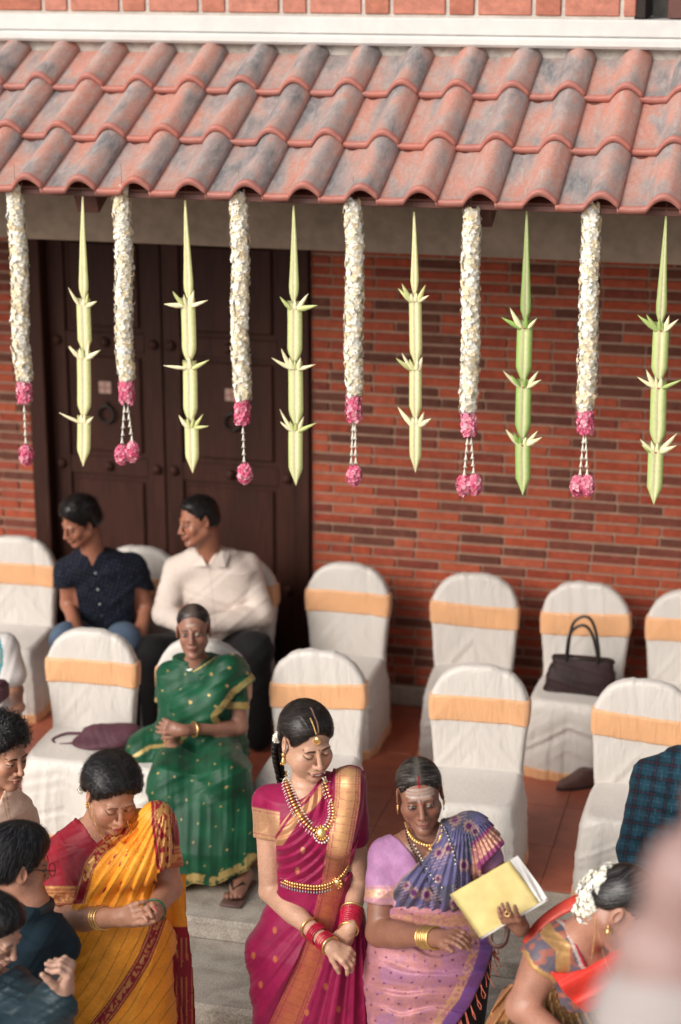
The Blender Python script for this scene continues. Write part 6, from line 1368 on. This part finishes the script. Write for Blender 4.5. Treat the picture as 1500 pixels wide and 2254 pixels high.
def build_navy():
    yb = 9.62; g = empty('person', (at(230, 1400, yb)[0], yb, 0), 'seated man in a navy dotted short sleeved shirt and jeans, leaning and looking left', 'person')
    H = HeadF(176, 1148, 9.30, -40, 24, 8, 1.04); nb = at(208, 1232, 9.40); sL = at(153, 1262, 9.40); sR = at(292, 1250, 9.50)
    eL = at(150, 1330, 9.42); wL = at(172, 1392, 9.20); eR = at(322, 1340, 9.50); wR = at(308, 1410, 9.25)
    head = head_prims(H, jaw=1.05, male=True, neck=nb, neck_r=.056, nose=1.15, cheek=1.1)
    tors = [torso_px([(212, 1222, 9.42, 40, .06), (216, 1246, 9.44, 82, .10), (228, 1300, 9.48, 86, .125), (240, 1360, 9.54, 80, .135), (250, 1410, 9.6, 82, .14)], 0), cone(nb, sL, .06, .068, .04), cone(nb, sR, .06, .066, .04)]
    arms = limb(sL, eL, .058, .042)+limb(eL, wL, .040, .030)+limb(sR, eR, .058, .044)+limb(eR, wR, .042, .030)
    hands = hand_prims(wL, at(185, 1420, 9.15)-wL, V(0, .8, 0), 1, 1.0, 25)+hand_prims(wR, at(300, 1440, 9.2)-wR, V(0, .8, 0), 1, 1.0, 25)
    k1, k2 = at(150, 1410, 9.20), at(272, 1412, 9.18); legs = [cone(at(215, 1410, 9.6), k1, .10, .082, .06), cone(at(272, 1410, 9.6), k2, .10, .082, .06), cone(k1, V(k1[0], k1[1]+.0, .08), .075, .06, .04), cone(k2, V(k2[0], k2[1]+.0, .08), .075, .06, .04)]
    body = tors+arms+head+hands+legs; lo, hi = bbox(body); lo[2] = 0; hlo, hhi = bbox(head); hlo[2] = nb[2]-.01
    P, F = solid(body, lo, hi, .009, [(hlo, hhi, .0032)]); mesh('body', P, F, M['skin'], g, True, skin_paint(P, H, (.32, .13, .078), eye=dict(open=.5), blush=.3, beard=.12))
    man_hair(H, g, vol=1.5, top=.012, n=900, L=.035, h=.004, width=.003, rise=.012)
    sh = tors+[cone(sL, sL+(eL-sL)*.75, .070, .070), cone(sR, sR+(eR-sR)*.62, .068, .066)]
    def ps(u, v, P):
        C = np.outer(.8+.4*noise(*P.T, 14), (.006, .008, .016)); gx = (u+.3*v)/9.0; gy = (v-.3*u)/9.0; k = (np.hypot((gx % 1)-.5, (gy % 1)-.5) < .16)*.28; C = lerpc(C, (.16, .17, .22), k); C = lerpc(C, (.004, .005, .01), (np.abs(u-(206+(v-1230)*.14)) < 1.6)*(v > 1235)*.8); return C, np.zeros(len(P))
    cloth('shirt', sh, *bbox(sh), .007, 'cotton', g, .009, lambda u, v, x, y, z: .008*fold1((u*.6+v*.7)/28, 62)+.004*fold1((v-u*.4)/17, 5), [(80, 1180), (185, 1198), (202, 1250), (222, 1205), (360, 1180), (360, 1300), (330, 1300), (297, 1292), (297, 1400), (240, 1412), (180, 1380), (165, 1292), (140, 1296), (80, 1290)], ps)
    k = MB()
    for v in (1262, 1298, 1330, 1354): c, _ = cast([(206+(v-1230)*.14, v)], sh, .009, 9.0, 9.9, .004); k.ball(c[0], (.007, .003, .007), 8, 4)
    o = k.build('buttons', M['greybead'], g); o['kind'] = 'stuff'
    cloth('jeans', legs, *bbox(legs, .03), .011, 'cotton', g, .012, lambda u, v, x, y, z: .007*fold1((u+v)/26, 5), None, lambda u, v, P: np.outer(.7+.6*noise(*P.T, 14), (.07, .10, .15)))
def build_plaid():
    yb = 7.5; g = empty('person', (at(1500, 1900, yb)[0], yb, -.1), 'man in a dark teal plaid shirt, cut off by the right edge of the photo', 'person')
    H = HeadF(1562, 1596, yb-.02, 40, 10, 0, 1.06); nb = at(1530, 1672, yb); sL = at(1434, 1712, yb); sR = at(1630, 1712, yb+.02); eL = at(1398, 1872, yb+.02); wL = at(1418, 1990, yb-.15); eR = at(1660, 1872, yb); wR = at(1640, 1990, yb-.1)
    head = head_prims(H, male=True, neck=nb, neck_r=.058); tors = [torso_px([(1530, 1664, yb, 50, .06), (1532, 1694, yb, 110, .10), (1534, 1780, yb, 112, .12), (1536, 1880, yb, 104, .13), (1538, 1990, yb, 110, .13), (1538, 2120, yb, 100, .12), (1538, 2300, yb, 95, .11)], 14), cone(nb, sL, .06, .066, .04), cone(nb, sR, .06, .066, .04)]
    arms = limb(sL, eL, .060, .050)+limb(eL, wL, .045, .032)+limb(sR, eR, .060, .050)+limb(eR, wR, .045, .032)
    hands = hand_prims(wL, V(0, -.3, -1), V(1, 0, 0), 1, 1.0, 30); body = tors+arms+head+hands; lo, hi = bbox(body); lo[2] = max(lo[2], -.1); hlo, hhi = bbox(head); hlo[2] = nb[2]-.01
    P, F = solid(body, lo, hi, .009, [(hlo, hhi, .0032)]); mesh('body', P, F, M['skin'], g, True, skin_paint(P, H, (.20, .085, .055), blush=.3)); man_hair(H, g, strand=False, h=.004)
    sh = tors+[cone(sL, sL+(eL-sL)*1.0, .068, .060), cone(eL, eL+(wL-eL)*.45, .060, .056), cone(sR, eR, .068, .060)]
    def ps(u, v, P):
        C = np.outer(.85+.3*noise(*P.T, 14), (.012, .040, .062)); a = u*.985+v*.17; b = v*.985-u*.15; A = (a/34) % 1; B = (b/34) % 1
        dk = (np.abs(A-.3) < .16)*.45; dk2 = (np.abs(B-.3) < .16)*.45; C = C*(1-dk[:, None])*(1-dk2[:, None]); C = lerpc(C, (.03, .085, .12), ((np.abs(A-.75) < .022) | (np.abs(B-.75) < .022))*.6); C = lerpc(C, (.06, .015, .03), ((np.abs(A-.3) < .03) | (np.abs(B-.3) < .03))*.6); C = lerpc(C, (.012, .05, .075), ((v > 1903)*(u < 1440))*1.0); return C, np.zeros(len(P))
    cloth('shirt', sh, *bbox(sh), .0055, 'cotton', g, .009, lambda u, v, x, y, z: .007*fold1((u*.5+v*.8)/36, 72)+.004*fold1((v-u*.6)/20, 5)+.005*(v > 1903)*(u < 1440), [(1300, 1600), (1500, 1640), (1530, 1700), (1560, 1640), (1800, 1600), (1800, 2130), (1440, 2130), (1434, 1932), (1400, 1936), (1340, 1926)], ps)
    lg = [torso_px([(1538, 2080, yb, 108, .12), (1538, 2300, yb, 100, .12), (1538, 2420, yb, 98, .12)], 14)]; cloth('trousers', lg, *bbox(lg, .03), .012, 'cotton', g, .008, None, None, lambda u, v, P: np.tile((.02, .02, .022), (len(P), 1)))
def build_young():
    yb = 6.35; g = empty('person', (at(0, 1900, yb)[0], yb, -.2), 'young man with wavy black hair and trimmed beard in a peach silk kurta', 'person')
    H = HeadF(6, 1658, yb, 66, 12, 4, 1.06); nb = at(-18, 1742, yb+.02); sR = at(44, 1812, yb+.12); sL = at(-120, 1812, yb-.08)
    head = head_prims(H, jaw=1.04, male=True, neck=nb, neck_r=.056, nose=1.15); tors = [torso_px([(-18, 1752, yb, 45, .06), (-26, 1785, yb, 92, .11), (-30, 1880, yb, 98, .13), (-28, 2000, yb, 98, .13), (-26, 2200, yb, 104, .13), (-26, 2420, yb, 100, .13), (-26, 2600, yb, 100, .12)], 60, n=2.3), cone(nb, sR, .06, .062, .04), cone(nb, sL, .06, .062, .04)]
    eR = at(52, 1990, yb+.12); arms = limb(sR, eR, .055, .046)+limb(eR, at(40, 2100, yb-.1), .045, .032); body = tors[1:]+[torso_px([(-18, 1752, yb, 45, .06), (-26, 1785, yb, 80, .10), (-28, 2000, yb, 80, .11)], 60)]+arms+head; lo, hi = bbox(body); hlo, hhi = bbox(head); hlo[2] = nb[2]-.01
    P, F = solid(body, lo, hi, .007, [(hlo, hhi, .0021)]); mesh('body', P, F, M['skin'], g, True, skin_paint(P, H, (.44, .22, .14), lips=(.34, .12, .10), eye=dict(open=.45), beard=.30, blush=.35, brow=1.15))
    man_hair(H, g, vol=1.7, top=.016, n=3000, L=.04, curl=1.2, wild=.5, rise=.016, seed=5, width=.0022, cols=((.006, .006, .007), (.015, .014, .015), (.04, .038, .04)))  # last strand colour paints highlights into the curls
    ku = tors+[cone(sR, eR, .064, .056), cone(eR, at(46, 2080, yb-.06), .055, .045)]
    cloth('kurta', ku, *bbox(ku), .006, 'silk', g, .008, lambda u, v, x, y, z: .007*fold1((u*.7+v*.5)/26, 82)+.004*fold1((v-u*.6)/18, 5), [(-300, 1690), (-60, 1750), (-10, 1790), (10, 1738), (30, 1735), (56, 1740), (120, 1760), (140, 2800), (-300, 2800)], lambda u, v, P: (lerpc(np.outer(.9+.2*noise(*P.T, 16), (.74, .53, .41)), (.38, .18, .11), ((np.abs(u-(16+(v-1760)*.16)) < 1.4) | (np.abs(u-(9+(v-1760)*.16)) < 1.2))*.6*(v < 1830)), np.full(len(P), .15)))
def build_darkman():
    yb = 5.75; g = empty('person', (at(60, 2100, yb)[0], yb, -.2), 'dark haired man with glasses seen from behind in a dark collared shirt', 'person')
    H = HeadF(38, 1902, yb, 132, 18, 0, 1.16); nb = at(62, 1990, yb-.02); sR = at(132, 2085, yb+.02); sL = at(-35, 2090, yb-.08)
    head = head_prims(H, jaw=1.05, male=True, neck=nb, neck_r=.056); tors = [torso_px([(58, 2000, yb, 46, .06), (52, 2040, yb, 98, .11), (52, 2150, yb, 102, .13), (54, 2300, yb, 98, .13), (54, 2500, yb, 98, .13), (54, 2700, yb, 95, .12)], 118, n=2.3), cone(nb, sR, .055, .062, .04), cone(nb, sL, .06, .062, .04)]
    body = tors[1:]+[tors[0]]+head; lo, hi = bbox(body); hlo, hhi = bbox(head); hlo[2] = nb[2]-.01
    P, F = solid(body, lo, hi, .008, [(hlo, hhi, .0024)]); mesh('body', P, F, M['skin'], g, True, skin_paint(P, H, (.36, .17, .11), blush=.3))
    man_hair(H, g, vol=1.15, top=.004, n=3000, L=.045, wild=.12, seed=8, width=.0018, cols=((.006, .006, .007), (.013, .013, .015), (.045, .045, .05)), flow=lambda q: np.stack([q[:, 0]*3, q[:, 1]*2.0+.02, -.5+0*q[:, 2]-.2*(q[:, 1] > 0)], 1), back=.006)  # lightest strands stand in for sheen on dark hair
    sh = tors; cloth('shirt', sh, *bbox(sh), .006, 'cotton', g, .009, lambda u, v, x, y, z: .008*fold1((u*.8+v*.5)/30, 92)+.004*fold1((v-u*.6)/20, 5), [(-300, 1950), (20, 1960), (58, 1995), (95, 2000), (130, 2010), (300, 1990), (300, 2900), (-300, 2900)], lambda u, v, P: (np.outer(.8+.4*noise(*P.T, 16), (.013, .027, .038)), np.zeros(len(P))))
    k = MB(); c = at(66, 1992, yb-.01); th = np.linspace(0, 2*pi, 26, endpoint=False); k.tube(np.stack([c[0]+.074*np.cos(th), c[1]+.074*np.sin(th), c[2]-.012+.016*np.sin(th+2.4)], 1), .016, 8, closed=True, flat=1.6); k.build('collar', M['tealdark'], g)
    k = MB(); s_ = 1 if H.w(.08, 0, 0)[1] < H.w(-.08, 0, 0)[1] else -1; k.tube([H.w(s_*.083, .01, .018), H.w(s_*.080, -.05, .018), H.w(s_*.072, -.098, .016)], .0022, 6)
    for i in (-1, 1): q = np.linspace(0, 2*pi, 18, endpoint=False); k.tube([H.w(i*.034+.026*cos(a), -.104, .004+.019*sin(a)) for a in q], .0016, 5, closed=True)
    k.build('glasses', M['blackbead'], g)
def build_corner():
    yb = 5.3; g = empty('person', (at(-40, 2200, yb)[0], yb, -.2), 'man in a shiny dark teal shirt with a raised fist, bottom left corner', 'person')
    H = HeadF(-14, 2050, yb, 78, 30, 0, 1.0); nb = at(-50, 2150, yb); sR = at(28, 2198, yb+.02); sL = at(-150, 2200, yb); eR = at(92, 2268, yb-.12); wR = at(140, 2182, yb-.14)
    eR = at(84, 2262, yb-.10); head = head_prims(H, jaw=1.0, male=True, neck=nb, neck_r=.056, nose=1.15); tors = [torso_px([(-50, 2150, yb, 50, .06), (-56, 2180, yb, 110, .11), (-56, 2300, yb, 112, .13), (-54, 2500, yb, 108, .13), (-54, 2750, yb, 105, .12)], 60, n=2.3), cone(nb, sR, .06, .07, .05), cone(nb, sL, .06, .07, .04)]
    arm = limb(sR, eR, .062, .054)+limb(eR, wR, .050, .032); hd = hand_prims(wR, at(152, 2140, yb-.15)-wR, V(-.9, -.2, .3), 1, 1.15, (72, 74, 76, 78), (.5, .35, .6), k=.004)
    body = tors+arm+head+hd; lo, hi = bbox(body); hlo, hhi = bbox(head); hlo[2] = nb[2]-.01; x1, x2 = bbox(hd, .012)
    P, F = solid(body, lo, hi, .008, [(hlo, hhi, .0024), (x1, x2, .0024)]); mesh('body', P, F, M['skin'], g, True, skin_paint(P, H, (.46, .27, .20), eye=dict(open=.3), blush=.3))
    man_hair(H, g, vol=1.3, top=.004, n=2200, L=.045, wild=.12, seed=9, width=.0018, cols=((.006, .006, .007), (.013, .013, .015), (.05, .05, .055)))  # sheen of the hair painted by the lightest strand colour
    sh = tors+[cone(sR, eR, .070, .070), cone(eR, eR+(wR-eR)*.80, .066, .052), cone(sR, at(110, 2240, yb-.05), .06, .05, .05)]
    def ps(u, v, P): n = noise(u, v*6, 0, .12); C = np.outer(.75+.5*n, (.012, .028, .038)); return C, np.full(len(P), .25)
    cloth('shirt', sh, *bbox(sh), .0055, 'silk', g, .009, lambda u, v, x, y, z: .020*fold1((u*.5+v*.9)/34, 102)+.008*fold1((v-u*.4)/16, 5), [(-300, 2120), (-60, 2130), (0, 2148), (60, 2110), (108, 2152), (118, 2142), (134, 2150), (172, 2208), (180, 2900), (-300, 2900)], ps)
def build_edge():
    yb = 8.45; g = empty('person', (at(-40, 1600, yb)[0], yb, 0), 'seated woman at the left edge in white with a teal and gold border', 'person')
    H = HeadF(-60, 1335, yb, 20, 0, 0, 1.0); nb = at(-60, 1405, yb); sR = at(10, 1425, yb); eR = at(34, 1520, yb-.02); wR = at(40, 1560, yb-.2); sL = at(-130, 1425, yb)
    head = head_prims(H, neck=nb); tors = [torso_px([(-60, 1400, yb, 40, .05), (-60, 1425, yb, 82, .09), (-60, 1500, yb, 80, .11), (-60, 1580, yb, 90, .13)], 14), cone(nb, sR, .045, .055, .03), cone(nb, sL, .045, .055, .03)]
    arm = limb(sR, eR, .050, .040)+limb(eR, wR, .038, .028)+hand_prims(wR, V(-.5, -.6, -.3), V(0, .3, -1), 1, .95, 30); legs = [cone(at(-90, 1590, yb), at(-90, 1640, yb-.45), .1, .09), cone(at(-30, 1590, yb), at(-30, 1640, yb-.45), .1, .09)]
    q = at(-60, 1640, yb-.45); legs += [cone(q, V(q[0], q[1], .1), .15, .12, .05)]
    body = tors+arm+head+legs; lo, hi = bbox(body); P, F = solid(body, lo, hi, .009); mesh('body', P, F, M['skin'], g, True, skin_paint(P, H, (.30, .14, .09))); hair_obj(H, hair_prims(H, 'woman'), g, h=.005)
    up = tors+[cone(sR, sR+(eR-sR)*.62, .062, .066)]; cloth('kurta', up+legs, *bbox(up+legs, .03), .008, 'cotton', g, .010, lambda u, v, x, y, z: .006*fold1((u+v*.3)/20, 3), None, lambda u, v, P: lerpc(lerpc(np.tile((.62, .58, .56), (len(P), 1)).astype(float), (.05, .22, .25), ((np.hypot((u+14)/1.0, (v-1445)*.40) < 21) & (np.hypot((u+14)/1.0, (v-1445)*.40) > 14))*1.0), (.42, .24, .10), (np.hypot((u+14)/1.0, (v-1445)*.40) < 14)*1.0))
    b = MB(); bl, bh = at(-40, 1540, yb-.26), at(34, 1484, yb-.14); b.box(V(bl[0], yb-.32, bl[2]), V(bh[0], yb-.20, bh[2]), .02); rt_ = b.build('handbag', M['maroon'], None, smooth=False, origin=at(0, 1540, yb-.26)); tag(rt_, 'maroon bag on the lap of the woman in white at the left edge', 'bag')
    k = MB(); k.tube(spline([V(bl[0]+.06, yb-.26, bh[2]-.01), V(bl[0]+.08, yb-.26, bh[2]+.03), V(bh[0]-.05, yb-.26, bh[2]-.01)], 16), .006, 6); k.build('handle', M['maroon'], rt_)
def build_foreground():
    y0 = 1.95; g = empty('person', (at(1560, 2254, y0)[0], y0, 2.0), 'out of focus person close at the lower right, pale sleeve and raised hand', 'person')
    w = lambda u, v, dy=0: at(u, v, y0+dy); k = 1/2130.0
    arm = [cone(w(1560, 2460), w(1480, 2250), .125, .082, .05), cone(w(1490, 2240), w(1500, 2165), .075, .055, .03)]
    hand = [ell(w(1488, 2092), (.062, .05, .040), rotd(0, 0, -12), .03), ell(w(1524, 1945), (.050, .045, .038), None, .03), cone(w(1496, 2120), w(1520, 1900), .045, .04, .03), ell(w(1400, 2085, -.01), (.020, .022, .026), None, .03)]
    for i, (u, v) in enumerate(((1440, 2035), (1456, 1965), (1482, 1910), (1520, 1850))): hand.append(cone(w(1540, v+20), w(u+24, v), .017, .015, .012))
    hand.append(cone(w(1550, 1860), w(1532, 1740), .014, .009, .012))
    body = arm+hand+[cone(w(1560, 2460), w(1760, 2500, .1), .10, .12, .05), ell(w(1900, 2300, .1), (.18, .12, .26), None, .08), ell(w(1900, 1700, .1), (.08, .10, .12), None, .02), cone(w(1900, 1700, .1), w(1900, 2100, .1), .055, .06, .04)]
    lo, hi = bbox(body); P, F = solid(body, lo, hi, .007); mesh('body', P, F, M['skin'], g, True, np.tile((.31, .195, .178), (len(P), 1)))
    sl_ = arm+body[-4:-2]; P, F = solid(sl_, *bbox(sl_, .02), .008, infl=.008); mesh('sleeve', P, F, M['cotton'], g, True, np.tile((.36, .315, .305), (len(P), 1)), {'zari': np.zeros(len(P))})
M['shirtcream'] = simple('cream_shirt', (.60, .51, .45), rough=.8, nscale=60, var=.08)
M['tealdark'] = simple('dark_shirt', (.010, .018, .024), rough=.6, nscale=60)
M['maroon'] = simple('maroon_cloth', (.075, .022, .035), rough=.75, nscale=90, var=.3)
M['darkbag'] = simple('dark_leather', (.024, .011, .011), rough=.55, spec=.2, nscale=60, var=.3)
# ---------------------------------------------------------------- bags and shoes
def build_bags():
    # dark handbag on the back row chair
    y = 9.55; c = at(1280, 1500, y); z0 = .405; g = empty('handbag', (c[0], y, z0), 'dark brown leather handbag with two tall handles, upright on the covered chair', 'bag')
    rows = [(0, 0, 0, .185, .075), (.02, 0, 0, .192, .08), (.10, 0, 0, .175, .062), (.19, 0, 0, .150, .030), (.215, 0, 0, .145, .018)]
    p = [loft((c[0], y, z0), np.eye(3), rows, .01, 4.0)]; P, F = solid(p, *bbox(p, .02), .006, (), 0, lambda X, Y, Z, D: D-np.where(np.abs(D) < .03, .004*fold1(Z*30+X*6, 3)+.003*fold1(X*22+Z*10, 5), 0)); mesh('bag_body', P, F, M['darkbag'], g)
    k = MB(); k.tube([(c[0]-.147, y-.022, z0+.208), (c[0], y-.03, z0+.214), (c[0]+.147, y-.022, z0+.208)], .005, 6); k.build('zip_edge', M['blackbead'], g)
    for dy, hh in ((-.035, .20), (.03, .22)):
        k = MB(); k.tube(spline([(c[0]-.075, y+dy*.6, z0+.15), (c[0]-.078, y+dy, z0+.24), (c[0]-.06, y+dy*1.2, z0+.16+hh), (c[0]+.0, y+dy*1.3, z0+.21+hh), (c[0]+.05, y+dy*1.2, z0+.17+hh), (c[0]+.085, y+dy, z0+.24), (c[0]+.082, y+dy*.6, z0+.15)], 40), .0085, 7); k.build('handle', M['blackbead'], g)
    # flat maroon bag lying on the front chair
    y = 8.25; c = at(222, 1665, y); z0 = .425; g = empty('shoulder_bag', (c[0], y, z0), 'flat maroon cloth bag lying with its looped strap on the covered chair', 'bag')
    p = [ell((c[0]+.02, y, z0+.03), (.16, .10, .035), rotd(12, 0, -6), .03), ell((c[0]+.10, y+.03, z0+.055), (.10, .075, .05), rotd(12, 0, -8), .05), ell((c[0]-.02, y+.02, z0+.06), (.07, .05, .035), None, .05)]
    P, F = solid(p, *bbox(p, .02), .005, (), 0, lambda X, Y, Z, D: D-np.where(np.abs(D) < .03, .006*fold1(Z*20+X*16, 3), 0)); mesh('bag_body', P, F, M['maroon'], g)
    Q = spline([(c[0]-.10, y-.04, z0+.02), (c[0]-.20, y-.06, z0+.008), (c[0]-.245, y-.01, z0+.010), (c[0]-.20, y+.045, z0+.022), (c[0]-.10, y+.03, z0+.04)], 30); k = MB(); k.tube(Q, .011, 6, flat=.5); k.build('strap', M['maroon'], g)
    # shoe under the chair
    p0 = atz(1270, 1722, .03); g = empty('shoe', (p0[0], p0[1], 0), 'dark leather shoe on the red floor, half hidden beside the right front chair', 'shoe')
    p = [loft(V(p0[0], p0[1], 0), rotd(-60), [(.012, 0, 0, .038, .11), (.04, 0, .0, .038, .105), (.07, 0, .03, .035, .07), (.10, 0, .055, .030, .045)], .01, 2.4)]; P, F = solid(p, *bbox(p, .01), .006); mesh('upper', P, F, M['strap'], g)
    k = MB(); R = rotd(-60); n = 24; th = np.linspace(0, 2*pi, n, endpoint=False); ring = np.stack([.040*np.cos(th), .114*np.sin(th), 0*th], 1)@R.T+V(p0[0], p0[1], 0); k.add(np.concatenate([ring+V(0, 0, .001), ring+V(0, 0, .016)]), [tuple(range(n-1, -1, -1)), tuple(range(n, 2*n))]+[(i, (i+1) % n, n+(i+1) % n, n+i) for i in range(n)]); k.build('sole', M['blackbead'], g, smooth=False)
# ---------------------------------------------------------------- build everyone and the small things
for f_ in (build_bride, build_yellow, build_lilac, build_green, build_bending, build_white, build_navy, build_plaid, build_young, build_darkman, build_corner, build_edge, build_foreground, build_bags): f_()
